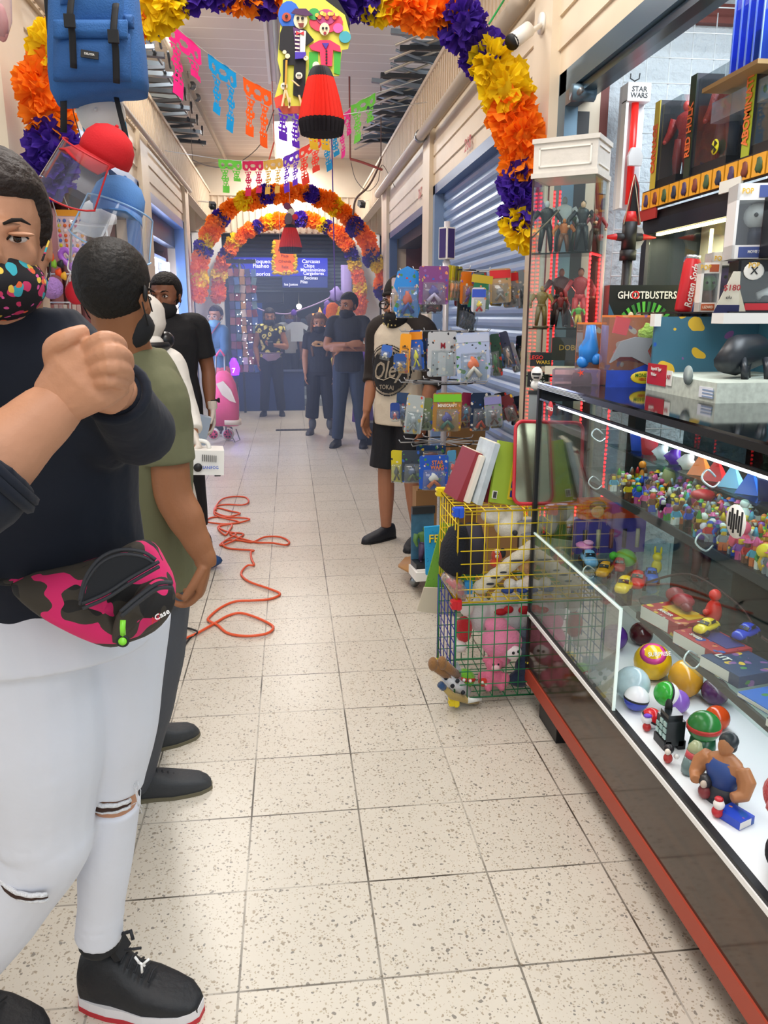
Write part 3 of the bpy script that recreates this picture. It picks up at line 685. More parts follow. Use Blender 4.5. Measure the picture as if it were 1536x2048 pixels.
mb=MB(); mb.text('STAR',.03,DARK,(0,-.0605,h-.028),sx=1.0); mb.text('WARS',.03,DARK,(0,-.0605,h-.053),sx=.95); mb.build('lettering',t)
mb=MB(); mb.tube([(0,0,h),(0,0,h+.02),(-.02,0,h+.03),(-.02,0,h+.05)],.003,DARKG,5); mb.tube([(0,0,h+.02),(.02,0,h+.03),(.022,0,h+.052)],.003,DARKG,5); mb.build('hook',t)
c=at(1258,475,Y=3.3)
t=thing('toy_spaceship','black and red winged toy spaceship on a dark column stand','toy',tuple(c))
RB=mat('#d22a2c',.35)
mb=MB(); mb.cyl((0,0,-.05),(0,0,.06),.03,DARK,10); mb.cyl((0,0,.06),(0,0,.1),.03,RB,10,.02); mb.build('fuselage',t)
mb=MB(); mb.prism([(-.03,.05),(-.012,.2),(0,.245),(.02,.2),(.035,.05)],.012,mat('#8e2a26',.4),(.012,.02,0),(1,0,0),(0,0,1)); mb.prism([(-.02,.05),(-.008,.19),(0,.22),(.012,.19),(.02,.05)],.006,DARK,(.012,.004,0),(1,0,0),(0,0,1)); mb.tube([(-.03,-.01,.05),(.0,-.01,.235),(.04,-.01,.05)],.003,mat('#e8dcc0',.4),5); mb.build('fin',t)
for s_ in (-1,1):
 mb=MB(); mb.tube([(s_*.02,0,0),(s_*.06,0,.002),(s_*.115,0,.0)],[.016,.013,.003],RB,8); mb.tube([(s_*.0,0,0),(s_*.055,0,.002)],[.018,.015],DARKG,8); mb.build('wing_tip',t)
mb=MB(); mb.prism([(0,-.05),(.04,-.04),(.062,.0),(.045,.04),(0,.05)],.006,mat('#b9bcc4',.4),(.02,.03,0),(1,0,0),(0,0,1)); mb.build('side_wing',t)
mb=MB(); mb.cyl((0,0,-.2-(c.z-.2-1.1)),(0,0,-.05),.02,DARK,10); mb.cyl((0,0,-.09),(0,0,-.05),.034,DARK,10); mb.build('column',t)
t=thing('shelf_unit','dark shelf unit with warm lit glass display under the boxed figures','shelf unit',(1.75,2.9,0))
xs=1.56
mb=MB(); mb.bb((xs,2.3,1.90),(xs+.35,3.55,1.935),DARK); mb.bb((xs,3.5,1.1),(xs+.35,3.55,1.93),mat('#1b2634',.4)); mb.bb((xs,2.2,1.33),(xs+.35,3.55,1.36),DARK); mb.bb((xs+.25,2.2,1.36),(xs+.35,3.55,1.93),mat('#d8d2c0',.5)); mb.bb((xs,2.2,.0),(xs+.35,3.55,.1),DARK); mb.bb((xs,3.47,0),(xs+.05,3.55,1.1),DARK); mb.bb((xs-.004,2.3,1.845),(xs+.01,3.5,1.9),mat('#141c28',.4)); mb.build('frame',t,world=True)
mb=MB(); mb.bb((xs+.0,2.3,1.36),(xs+.004,3.47,1.84),GL); mb.build('glass_pane',t,world=True)
mb=MB(); mb.bb((xs+.02,2.35,1.835),(xs+.035,3.45,1.845),mat('#ffe9a8',.5,emis=8)); mb.bb((xs+.03,3.0,1.4),(xs+.04,3.01,1.82),mat('#ffe9a8',.5,emis=4)); mb.build('light_strip',t,world=True)
area('display_warm_light',(xs+.12,2.9,1.83),(0,0,0),.05,1.0,5,(1,.9,.65))
mb=MB(); rr=random.Random(4); mb.bb((xs-.02,2.35,1.94),(xs-.01,3.53,2.02),mat('#2a1c14',.5));
for k in range(13):
 y_=3.44-k*.085; mb.bb((xs-.026,y_,1.945),(xs-.02,y_+.075,2.014),mat('#e8a428',.5)); mb.ell((xs-.027,y_+.037,1.975),(.004,.022,.024),mat(['#4a3a60','#7c3a28','#3f5a3a','#28324a'][k%4],.5),7,5,None,lambda d:1+.3*sin(7*d.z+9*d.y))
mb.build('picture_strip',t,world=True)
mb=MB(); mb.bb((xs-.03,2.72,1.92),(xs-.02,2.86,1.96),mat('#e6e8e0',.5)); mb.build('price_tag',t,world=True); mb=MB(); mb.bb((xs-.022,3.38,1.90),(xs-.015,3.55,1.945),mat('#a8302c',.5)); mb.build('price_tag',t,world=True)
for k,(lab,cb,cl,ch,hh) in enumerate((('golden-haired figure in the warm lit display','#a08a5a','#5a3a2a','#d8b890',.22),('dark grey figure in the warm lit display','#3a4048','#2a2e34','#8a8078',.28),('yellow-clad figure in the warm lit display','#c8a83a','#8c3a2a','#d8b890',.24),('blue suited figure with a white mask standing before the lit display','#1e3a6a','#16233c','#e8e4dc',.22))):
 action_figure(lab,(xs+.12-(.2 if k==3 else 0),3.25-.25*k+(.35 if k==3 else 0),1.362),hh,cb,cl,ch,pi/2+.9,.2,1.1)
def figure_package(label,y,w,h,spine,word,wc,figc,z=2.022,x=None,hair=None):
 x=xs-.01 if x is None else x
 t=thing('figure_package',label,'toy package',(x,y,z))
 mb=MB(); mb.bb((.0,-w/2,0),(.16,w/2,.03),DARK); mb.bb((.13,-w/2,0),(.16,w/2,h),mat('#2a2438',.4)); mb.build('card_back',t)
 mb=MB(); mb.bb((-.006,w/2-.05,0),(.10,w/2,h),mat('#20202a',.4)); mb.build('spine_card',t)
 mb=MB(); mb.bb((-.009,w/2-.05,.0),(-.006,w/2-.003,h),mat(spine,.4)); sp_=mb.build('spine_panel',t)
 mb=MB(); mb.text(word,.052,mat(wc,.4),(-.0115,w/2-.026,h*.46),x=(0,0,1),y=(0,1,0),sx=.78,bold=.03); mb.build('lettering',sp_)
 mb=MB(); g=glass('blister_plastic','#eef4f6',1.2,.04)
 mb.bb((.0,-w/2,.03),(.13,w/2-.05,h-.02),g); mb.build('blister',t)
 mb=MB(); mb.xf=Matrix.Translation((.07,-.02,.03))@Matrix.Rotation(-pi/2+.3,4,'Z'); figure_mesh(mb,h*.86,mat(figc[0],.4,bump=.3,bscale=90),mat(figc[1],.4),mat(figc[2],.4),.3,1.5,None,mat(hair,.5) if hair else None); mb.build('figurine',t)
 return t
figure_package('package lettered CARNAGE with a red figure in a clear blister',3.36,.22,.34,'#c8b43a','CARNAGE','#e8602a',('#a81c1c','#8a1414','#c03028'))
figure_package('package lettered RED HULK with a big red figure in a clear blister',3.02,.3,.36,'#2a3a28','RED HULK','#f0743a',('#8c2a26','#2a3040','#9a3230'),hair='#1a1214')
figure_package('package lettered ABOMINATION with yellow spine at the frame edge',2.62,.28,.38,'#a8b428','ABOMINATION','#f07a3a',('#3a5a3a','#2a3a30','#4a6a48'))
mb=MB(); mb.lathe([(0,0),(.026,0),(.026,.002),(0,.002)],mat('#e8e020',.4),18,(xs-.022,2.93,2.09),axis=Matrix.Rotation(-pi/2,4,'Y'))
for k in range(3):a=k*2.094+.5; mb.prism([(0,0),(.022*cos(a),.022*sin(a)),(.022*cos(a+1),.022*sin(a+1))],.002,DARK,(xs-.026,2.93,2.09),(0,-1,0),(0,0,1))
tag(mb.build('warning_sticker'),'round yellow radiation sticker on the red figure package','sticker')
c=at(1512,60,Y=2.75)
t=thing('acrylic_case','tall blue clear plastic case at the top right above the boxes','plastic case',(c.x+.03,2.75,at(1500,140,Y=2.75).z))
mb=MB(); mb.bb((-.05,-.08,0),(.05,.1,.25),glass('blue_plastic','#3f63e8',1.2,.35)); mb.build('case_shell',t)
mb=MB(); [mb.bb((-.054,-.08+k*.045,0),(-.05,-.074+k*.045,.25),mat('#8fb0ff',.2)) for k in range(5)]; mb.build('case_rib',t)
mb=MB(); mb.box(tuple(at(1490,155,Y=2.78)),(.12,.35,.014),mat('#b08c5a',.6)); tag(mb.build('wooden_board'),'bare wooden board under the blue plastic case','board')
mb=MB(); c=at(1515,185,Y=2.8); mb.box(tuple(c+V((.03,0,-.02))),(.16,.42,.07),glass('pale_plastic','#d8e4ec',1.0,.3)); tag(mb.build('plastic_tray'),'clear plastic tray lying on top of the figure packages','tray')
mb=MB(); z0=2.03; mb.bb((1.60,2.3,2.25+.14),(1.62,2.32,2.4),DARK)
# ================================================================ boxes on the counter
ZC=1.268
PL=glass('package_plastic','#f2f6f8',1.3,.05)
def on_counter(px,py):return at(px,py,z=ZC)
a=V((1.33,2.47,ZC));
t=thing('toy_package','big clear window box on a pale stone-print base with red label','toy package',(1.42,2.55,ZC))
def wbox(name,bs,m):
 mb=MB()
 for p,q in bs:mb.bb(p,q,m)
 return mb.build(name,t,world=True)
MARB=mat('#cfd8cc',.4,var=.2,vscale=60,name='stone_print')
WBL=(1.135,2.30);
x0,x1,y0,y1=1.15,1.52,2.06,2.50
wbox('box_base',[((x0,y0,ZC),(x1,y1,ZC+.055))],MARB)
wbox('window_plastic',[((x0,y0,ZC+.055),(x0+.003,y1,ZC+.235)),((x0,y0,ZC+.055),(x1,y0+.003,ZC+.235)),((x0,y0,ZC+.233),(x1,y1,ZC+.236))],PL)
wbox('backdrop',[((x0+.01,y1-.01,ZC+.055),(x1,y1,ZC+.23))],art('#3f6f86',3,9))
wbox('backdrop',[((x1-.006,y0,ZC+.055),(x1,y1,ZC+.23))],art('#4a7f92',5,9))
wbox('top_flap',[((x0-.002,y0-.002,ZC+.212),(x1,y0+.06,ZC+.24)),((x0-.002,y1-.03,ZC+.2),(x0+.02,y1+.002,ZC+.238))],WHITE)
mb=MB(); mb.bb((x0-.003,2.36,ZC+.02),(x0-.001,2.49,ZC+.085),mat('#c22630',.4)); mb.build('label',t,world=True)['label']='red printed label'
mb=MB(); mb.text('Imperial Tiger',.014,WHITE,(x0-.0045,2.425,ZC+.07),x=(0,-1,0),sx=.9); mb.text('Walker',.014,WHITE,(x0-.0045,2.44,ZC+.052),x=(0,-1,0),sx=.9)
for k in range(3):mb.bb((x0-.004,2.05+.02,ZC+.012+k*.009),(x0-.002,2.13,ZC+.016+k*.009),mat('#8aa0c0',.5))
mb.build('lettering',t,world=True)
mb=MB(); mb.bb((x0-.003,2.32,ZC+.025),(x0-.001,2.355,ZC+.07),WHITE); mb.text('AT',.018,mat('#b02430',.4),(x0-.0045,2.337,ZC+.05),x=(0,-1,0)); mb.build('logo_panel',t,world=True)
mb=MB(); mb.lathe([(0,0),(.028,0),(.028,.002),(0,.002)],mat('#8c9a98',.4),16,(x0-.002,2.22,ZC+.065),axis=Matrix.Rotation(-pi/2,4,'Y')); mb.build('oval_seal',t,world=True)
mb=MB(); mb.bb((x0-.003,2.075,ZC+.01),(x0-.001,2.15,ZC+.04),mat('#e8ecf4',.4)); mb.build('barcode_label',t,world=True)
mb=MB(); mb.eloft([((1.24,2.2,ZC+.10),.03,.03),((1.30,2.24,ZC+.12),.06,.045),((1.40,2.3,ZC+.13),.05,.04),((1.45,2.3,ZC+.12),.02,.02)],mat('#1d232b',.4),(0,0,1),10)
for k in range(4):mb.tube([(1.3+.035*k,2.2+.03*(k%2),ZC+.11),(1.29+.035*k,2.17+.05*(k%2),ZC+.08),(1.30+.035*k,2.18+.05*(k%2),ZC+.056)],.011,mat('#1d232b',.4),6)
mb.build('walker_model',t,world=True)
mb=MB(); mb.xf=TR((1.2,2.40,ZC+.056),0,0,-.4); figure_mesh(mb,.07,mat('#a8b0b8',.4),mat('#5a6472',.4),mat('#caa284',.4),.4,1); mb.build('small_figure',t)
t.children[-1].location=-V(t['_o'])
# ---- combo packs with orange card, blue header cards
def combo(label,px,py,w,h,big):
 c=on_counter(px,py); t=thing('toy_package',label,'toy package',(c.x,c.y,ZC),radians(-8))
 def P(nm,fn):
  mb=MB(); fn(mb); return mb.build(nm,t)
 BLUE_=mat('#2448b8',.35,var=.2,vscale=30)
 P('backing_card',lambda q:q.bb((-w/2,.05,0),(w/2,.055,h),art('#d8742c',2,16)))
 P('blister',lambda q:q.bb((-w/2,-.05,.0),(w/2,.05,h*.97),PL))
 P('header_card',lambda q:q.prism([(-w/2,0),(w/2,0),(w/2,h*(.45 if big else .3)),(-w*.1,h*.24),(-w/2,h*.24)],.003,BLUE_,(0,-.052,0),(1,0,0),(0,0,1)))
 P('emblem',lambda q:(q.ell((w*.12,-.056,h*.14),(w*.22,.003,h*.09),mat('#e8d030',.4),14,8),q.text('MONSTER',h*.07,mat('#2f7a2a',.4),(w*.12,-.0605,h*.17),sx=.8),q.text('HEROES',h*.05,mat('#b82a20',.4),(w*.12,-.0605,h*.115),sx=.8)))
 P('edge_trim',lambda q:q.bb((-w/2,-.054,0),(w/2,-.052,.008),mat('#e8843a',.4)))
 P('slime_block',lambda q:q.ell((w*.24,-.01,h*.72),(w*.2,.02,h*.17),mat('#9cc03a',.5,bump=.6,bscale=90),10,8,None,lambda d:1+.12*sin(6*d.x+4*d.z)))
 return t
t=combo('tall orange-backed toy pack with lime slime and red vehicle under a blue header',1262,772,.20,.235,True)
mb=MB(); mb.eloft([((-.06,-.01,.10),.02,.025),((-.02,-.01,.12),.035,.03),((.03,-.01,.105),.03,.03),((.05,-.01,.09),.015,.02)],mat('#c8202c',.3),(0,0,1),10); mb.build('toy_vehicle',t)
mb=MB(); mb.prism([(-.09,.08),(-.06,.15),(-.01,.165),(.05,.16),(.03,.12),(.045,.09),(.08,.085),(.04,.07),(-.02,.1),(-.06,.1)],.02,mat('#8c9096',.4),(0,-.04,0),(1,0,0),(0,0,1)); mb.build('grey_wing',t)
mb=MB(); mb.box((-.055,-.03,.20),(.045,.02,.055),mat('#d82030',.4),rotm(0,.2,0)); mb.build('red_card',t)
t=combo('narrower orange-backed toy pack with a bright blue rounded creature',1192,765,.135,.21,False)
mb=MB(); bl=mat('#2a86dc',.35); mb.eloft([((-.045,-.03,.075),.028,.03),((-.04,-.03,.12),.036,.035),((-.035,-.03,.155),.022,.022),((-.038,-.035,.2),.016,.016)],bl,(1,0,0),12); mb.ell((-.06,-.04,.075),.022,bl,8,6); mb.ell((-.015,-.05,.085),(.022,.018,.02),bl,8,6); mb.build('toy_creature',t)
c=on_counter(1135,768); t=thing('toy_package','low pink-tinted clear pack with a black toy and orange star at the counter corner','toy package',(c.x+.0,c.y-.05,ZC),radians(-12))
mb=MB(); mb.prism([(-.075,-.04),(.085,-.04),(.085,.05),(-.055,.05)],.055,glass('pink_plastic','#f0d8e4',1.4,.12),(0,0,0)); mb.build('clear_pack',t)
mb=MB(); mb.lathe([(0,.005),(.034,.005),(.036,.02),(.03,.042),(0,.044)],DARK,14,(.03,.0,0)); mb.build('black_toy',t)
mb=MB(); mb.prism([((.012 if k%2 else .004)*cos(k*pi/5),(.012 if k%2 else .004)*sin(k*pi/5)) for k in range(10)],.003,mat('#f04a2a',.4),(.02,-.043,.045),(1,0,0),(0,0,1)); mb.build('star_badge',t)
c=at(1285,700,Y=3.15); t=thing('toy_box','dark green box lettered GHOSTBUSTERS behind the orange packs','box',(c.x,3.15,ZC),radians(-6))
wd=at(1357,600,Y=3.15).x-at(1213,600,Y=3.15).x; hh=at(1285,570,Y=3.15).z-ZC
gm=mat('#122a20',.35,var=.5,vscale=6)
mb=MB(); mb.bb((-wd/2,0,-.0),(wd/2,.08,hh),mat('#0e1716',.4)); mb.build('carton',t)
mb=MB()
for k in range(16):
 a=radians(8+k*10.5); mb.prism([(0,0),(wd*.42*cos(a),hh*.4*sin(a)),(wd*.42*cos(a+.1),hh*.4*sin(a+.1))],.002,mat(['#3f9a34','#2a6e2c','#58b83e'][k%3],.5),(0,-.002,hh*.42),(1,0,0),(0,0,1))
mb.prism([(-wd/2,hh*.8),(-wd*.2,hh*.3),(-wd*.26,hh*.1),(-wd/2,hh*.1)],.002,mat('#2a5a78',.5),(0,-.003,0),(1,0,0),(0,0,1)); mb.prism([(wd/2,hh*.75),(wd*.24,hh*.3),(wd*.26,hh*.1),(wd/2,hh*.1)],.002,mat('#2a7a68',.5),(0,-.003,0),(1,0,0),(0,0,1))
for k in range(5):mb.ell((-wd*.2+k*wd*.1,-.006,hh*.66),(.012,.004,.016),mat(['#c8bca0','#8a8478','#3a3a38'][k%3],.5),7,6)
mb.build('printed_front',t)
mb=MB(); mb.text('GHOSTBUSTERS',.04,WHITE,(0,-.006,hh*.885),sx=.82); mb.text('O',.045,mat('#d8252a',.4),(-.047,-.0075,hh*.885),sx=.9); mb.build('lettering',t)
t=simple_box('toy_box','small dark window box between the green box and the price card','box',(at(1408,640,Y=2.9).x,2.9,1.36),(.19,.1,.16),mat('#3a3c3c',.35),radians(-6),extra=lambda t,d:lettering(t,[('SERIES',.018,mat('#a8a49a',.5),-.03,.04,1)],-d[1]/2-.001))
mb=MB(); mb.ell((.045,-.054,.08),(.022,.01,.026),mat('#8c2a30',.4),8,6); mb.build('printed_helmet',t)
c=at(1455,628,Y=2.32); t=thing('price_card','cream folded tent card with dark blue foot standing over the window box','price card',(c.x,2.32,ZC+.237),radians(-12))
mb=MB(); mb.prism([(-.045,0),(.03,0),(.015,.125),(-.005,.125)],.003,mat('#ddd6c4',.5),(0,0,0),(1,0,0),(0,-.25,1)); mb.prism([(.03,0),(.06,0),(.015,.125)],.003,mat('#bfb8a4',.5),(0,.02,0),(1,0,0),(0,0,1)); mb.build('card',t)
mb=MB(); mb.prism([(-.046,0),(.0305,0),(.028,.028),(-.036,.028)],.003,mat('#2a2c58',.5),(0,-.003,0),(1,0,0),(0,-.25,1)); mb.build('foot_band',t)
mb=MB(); mb.text('$180',.024,mat('#a83238',.5),(-.004,-.03,.075),x=(1,0,0),y=(0,-.25,1)); mb.text('c/u',.014,DARK,(-.008,-.022,.048),x=(1,0,0),y=(0,-.25,1)); mb.build('lettering',t)
t=thing('display_riser','black riser rack holding the stacked window boxes behind the counter','rack',(1.45,2.5,1.268))
RZ=1.513
mb=MB(); mb.bb((1.30,2.3,RZ-.005),(1.555,2.95,RZ),DARK); [mb.bb((x,y,ZC),(x+.015,y+.015,RZ),DARK) for x in (1.52,1.54) for y in (2.52,2.9)]; mb.build('riser_frame',t,world=True)
def window_box(label,c,w,h,d,rz,edge,inner,word,wc,wordbg,fig=None):
 t=thing('window_box',label,'toy box',tuple(c),rz)
 E=mat(edge,.4)
 mb=MB(); mb.bb((-w/2,-d/2,0),(w/2,d/2,.03*h/.16),E); mb.bb((-w/2,-d/2,h-.035*h/.16),(w/2,d/2,h),E); mb.bb((-w/2,-d/2,0),(-w/2+.008,d/2,h),E); mb.bb((-w/2,d/2-.003,0),(w/2,d/2,h),mat(inner,.5)); mb.bb((w/2-.006,-d/2,0),(w/2,d/2,h),E); mb.build('carton',t)
 mb=MB(); mb.bb((-w/2+.008,-d/2+.001,.03*h/.16),(w/2-.006,-d/2+.003,h-.03*h/.16),PL); mb.build('window',t)
 mb=MB(); mb.bb((-w*.1,-d/2-.002,h-.03*h/.16),(w*.35,-d/2,h-.006),mat(wordbg,.4)); mb.build('top_panel',t); mb=MB(); mb.bb((-w*.38,-d/2-.002,.004),(w*.3,-d/2,.026*h/.16),mat(wordbg,.4)); np_=mb.build('name_panel',t)
 mb=MB(); mb.text(word,.012,mat(wc,.4),(-w*.04,-d/2-.0035,.015*h/.16),sx=.8); mb.text('POP',.022,mat('#e8b820',.4),(-w*.32,-d/2-.0035,h-.017*h/.16),sx=.8); mb.build('lettering',np_)
 if fig:
  mb=MB(); k=h/.16; mb.ell((0,0,.095*k),(.03*k,.028*k,.028*k),mat(fig[0],.4),12,9); mb.eloft([((0,0,.03*k),.016*k,.014*k),((0,0,.055*k),.02*k,.015*k),((0,0,.07*k),.014*k,.012*k)],mat(fig[1],.4),(1,0,0),10); mb.ell((-.01*k,-.026*k,.095*k),.005*k,DARK,6,5); mb.ell((.012*k,-.026*k,.095*k),.005*k,DARK,6,5); mb.build('figurine',t)
 return t
def pz(px,py,Y):return at(px,py,Y=Y)
rz=radians(-14)
c=pz(1448,610,2.62); window_box('white window box with a purple big-headed figure on the riser',(c.x,2.62,RZ),.13,.19,.09,rz,'#e8e4e0','#6a5a80','RAVEN','#f4f4f4','#3a2a48',('#7a4aa8','#4a2a70'))
c=pz(1500,500,2.42); window_box('big white window box topmost in the stack with a white-headed figure',(c.x+.012,2.42,RZ+.155),.155,.215,.1,rz,'#f0eeec','#4a4458','MOVIE STAR','#f4f4f4','#4a5a98',('#e8e6e0','#3a3f58'))
c=pz(1500,640,2.40); t=window_box('wide black box with a white toy car and red base band',(c.x+.05,2.38,RZ),.24,.15,.1,rz,'#1a1c20','#2c3a34','SET','#f4f4f4','#c02430',None)
mb=MB(); mb.eloft([((-.05,-.02,.045),.012,.014),((-.02,-.02,.052),.02,.02),((.04,-.02,.052),.02,.02),((.09,-.02,.045),.014,.016)],mat('#e6e6e2',.3),(0,0,1),10); mb.cyl((-.03,-.045,.036),(-.03,.0,.036),.012,DARK,10); mb.cyl((.06,-.045,.036),(.06,0,.036),.012,DARK,10); mb.build('toy_car',t)
mb=MB(); mb.ell((-.075,-.052,.118),(.03,.002,.026),WHITE,16,8); mb.text('X',.03,DARK,(-.075,-.056,.118)); mb.build('round_badge',t)
c=pz(1452,620,2.34); window_box('white and orange window box low on the riser front',(c.x+.02,2.5,RZ),.06,.15,.06,rz,'#ece8e2','#8c3a2a','LIZARD','#f4e8d0','#b8562a',('#4a7a3a','#6a3a2a'))
t=thing('soda_can','tall red and white package lettered ROTTEN SODA leaning by the white boxes','toy package',(pz(1368,590,2.72).x,2.72,RZ),0)
t.rotation_euler=(0,radians(7),0)
mb=MB(); mb.lathe([(0,0),(.026,0),(.029,.008),(.029,.165),(.024,.178),(.024,.184),(0,.184)],mat('#c41f28',.3),20); mb.build('can_body',t)
mb=MB(); mb.lathe([(.024,.176),(.0245,.19),(0,.191)],mat('#c8ccd0',.25,metal=.8),20); mb.build('can_top',t)
mb=MB(); mb.text('Rotten Soda',.034,WHITE,(0,-.0298,.088),x=(0,0,1),y=(-1,0,0),sx=.85,shear=.2); mb.build('lettering',t)
c=pz(1534,440,2.3); window_box('black box with red window frame at the right frame edge',(c.x+.05,2.3,RZ+.155),.09,.17,.08,rz,'#15151a','#6a1c1c','TOY','#f4f4f4','#7a2020',('#c89878','#22242a'))
# ================================================================ minifigures on the upper shelf
MC=['#e8c41c','#d32a2a','#2a54c8','#f0efe8','#1c1e22','#3f9a3a','#e8742a','#8a4ab0','#7a4a2a','#9aa0a8','#e05a9a','#4aa8c8']
CN=['yellow','red','blue','white','black','green','orange','purple','brown','grey','pink','turquoise']
def minifig_mesh(leg,tor,head,hair,acc):
 mb=MB(); s=1.0
 L_,T_,H_,A_=(mat(MC[k],.3) for k in (leg,tor,head,hair))
 mb.bb((-.0075,-.0045,0),(-.0005,.004,.013),L_); mb.bb((.0005,-.0045,0),(.0075,.004,.013),L_); mb.bb((-.0078,-.004,.012),(.0078,.004,.0155),L_)
 mb.prism([(-.0085,.0155),(.0085,.0155),(.006,.028),(-.006,.028)],.008,T_,(0,.004,0),(1,0,0),(0,0,1))
 for sx in (-1,1):
  mb.tube([(sx*.0065,0,.027),(sx*.0105,-.002,.021),(sx*.010,-.0075,.0165)],.0026,T_,5); mb.ell((sx*.010,-.009,.0155),.0026,H_,5,4)
 mb.lathe([(0,.028),(.0048,.0285),(.0052,.031),(.0052,.0355),(.0045,.0375),(0,.038)],H_,8)
 if acc==0:mb.ell((0,.0012,.0355),(.0066,.0066,.0052),A_,8,5)
 elif acc==1:mb.ell((0,0,.034),(.0074,.0074,.0072),A_,8,6)
 elif acc==2:mb.lathe([(0,.036),(.009,.0365),(.009,.0375),(.0052,.038),(.004,.0425),(0,.043)],A_,8)
 elif acc==3:mb.lathe([(0,.036),(.0065,.037),(.002,.052),(0,.053)],A_,7)
 else:mb.ell((0,.003,.033),(.007,.006,.0095),A_,7,5);
 if acc in (2,4):mb.cyl((.010,-.009,.005),(.011,-.011,.036),.0012,mat('#8a8f96',.3),5)
 return mb.mesh('minifigure')
rr=random.Random(21); kinds=[]
seen=set()
while len(kinds)<298:
 cfg=(rr.randrange(12),rr.randrange(12),rr.choice([0,0,0,3,8,rr.randrange(12)]),rr.randrange(12),len(kinds)%5)
 if (cfg[0],cfg[1],cfg[3],cfg[4]) in seen:continue
 seen.add((cfg[0],cfg[1],cfg[3],cfg[4])); kinds.append((cfg,minifig_mesh(*cfg)))
HN=['hair cap','round helmet','brimmed hat','pointed hat','long hair']
cnt=0; yy=2.40; used_l={}
row=0
spots=[]
y=2.42
while y>1.02:
 for x_ in [X0+.118+.0235*k for k in range(9)]:
  spots.append((x_+rr.uniform(-.004,.004),y+rr.uniform(-.005,.005)))
 y-=.0245
spots=spots[:520]; rr.shuffle(spots); spots=spots[:298]
for i,(x_,y_) in enumerate(spots):
 cfg,me=kinds[i%len(kinds)]
 o=bpy.data.objects.new('minifigure',me); COL.objects.link(o); o.location=(x_,y_,.9585); o.rotation_euler=(0,0,rr.uniform(-1.0,.2)); o.scale=(1.3,)*3
 side=['front edge','middle','back'][min(2,int((x_-X0-.11)/.075))]; along=['nearest part','near part','mid part','far part','farthest part'][min(4,max(0,int((y_-1.0)/.285)))]
 lab='tiny figure with %s torso, %s legs, %s %s, %s %s'%(CN[cfg[1]],CN[cfg[0]],CN[cfg[3]],HN[cfg[4]],side,along)
 tag(o,lab,'toy figure','tiny toy figures crowding the upper glass shelf')
def blob(name,label,loc,parts_,cat='toy'):
 t=thing(name,label,cat,tuple(loc));
 for nm,c,r_,h_ in parts_:
  mb=MB(); mb.ell(c,r_,mat(h_,.4),10,7); mb.build(nm,t)
 return t
blob('toy_figure','pink round-bellied toy standing over the tiny figures',(X0+.13,1.66,.9585),[('body',(0,0,.03),(.02,.022,.03),'#e8486a'),('head',(0,0,.068),.017,'#e8486a'),('arm',(-.024,0,.04),(.008,.01,.016),'#e8486a')])
blob('toy_figure','orange balloon-headed toy among the far tiny figures',(X0+.2,2.36,.99),[('body',(0,0,.02),(.008,.008,.02),'#e88a2a'),('head',(0,0,.055),.012,'#f08a24')])
blob('toy_figure','beige trooper figure rising above the far tiny figures',(X0+.27,2.32,.9585),[('body',(0,0,.045),(.022,.02,.045),'#a8a070'),('head',(0,0,.11),.02,'#b8b080')])
blob('toy_rock','red angular toy shell lying among the tiny figures',(X0+.24,2.05,.995),[('shell',(0,0,.02),(.035,.03,.016),'#cc2a30')])
blob('toy_figure','white ghost-like toy in the middle of the crowd',(X0+.25,1.86,.9585),[('body',(0,0,.035),(.018,.018,.035),'#e4ece8'),('head',(0,0,.075),.012,'#eef2f0')])
blob('toy_figure','yellow spiky toy at the front edge of the crowd',(X0+.115,1.545,.9585),[('body',(0,0,.02),(.012,.012,.02),'#e8b820'),('spikes',(0,0,.048),(.02,.014,.016),'#f8d81c')])
blob('toy_figure','purple hunched toy at the front edge of the crowd',(X0+.112,1.80,.9585),[('body',(0,0,.015),(.018,.014,.015),'#5a3aa0'),('head',(0,0,.035),.01,'#e8e4f0')])
for k in range(11):
 y_=2.27-k*.075; h_=['#2a54d8','#c42a3a','#dfe8ee','#6a3ab0','#e8e8e6','#e87a2a','#d32a2a','#8ad0f0','#2a6ad8','#1c2a6a','#e8502a'][k]
 cn=['blue cup','red cup','white piece','violet piece','pale piece','orange pyramid','red pyramid','sky-blue pyramid','blue pyramid','navy cup','orange cup'][k]
 t=thing('small_toy','small %s on the narrow top shelf, %s'%(cn,'far half' if k<6 else 'near half'),'toy',(X0+.14,y_,1.107))
 mb=MB()
 if 'pyramid' in cn:mb.lathe([(0,0),(.036,0),(.002,.055),(0,.056)],mat(h_,.3),4,smooth=False)
 elif 'cup' in cn:mb.lathe([(0,0),(.02,0),(.026,.045),(.027,.05),(.023,.05),(.02,.006),(0,.006)],mat(h_,.3),14)
 else:mb.ell((0,0,.02),(.02,.026,.02),mat(h_,.3),9,6,None,lambda d:1+.25*sin(5*d.y+4*d.z))
 mb.build('body',t)
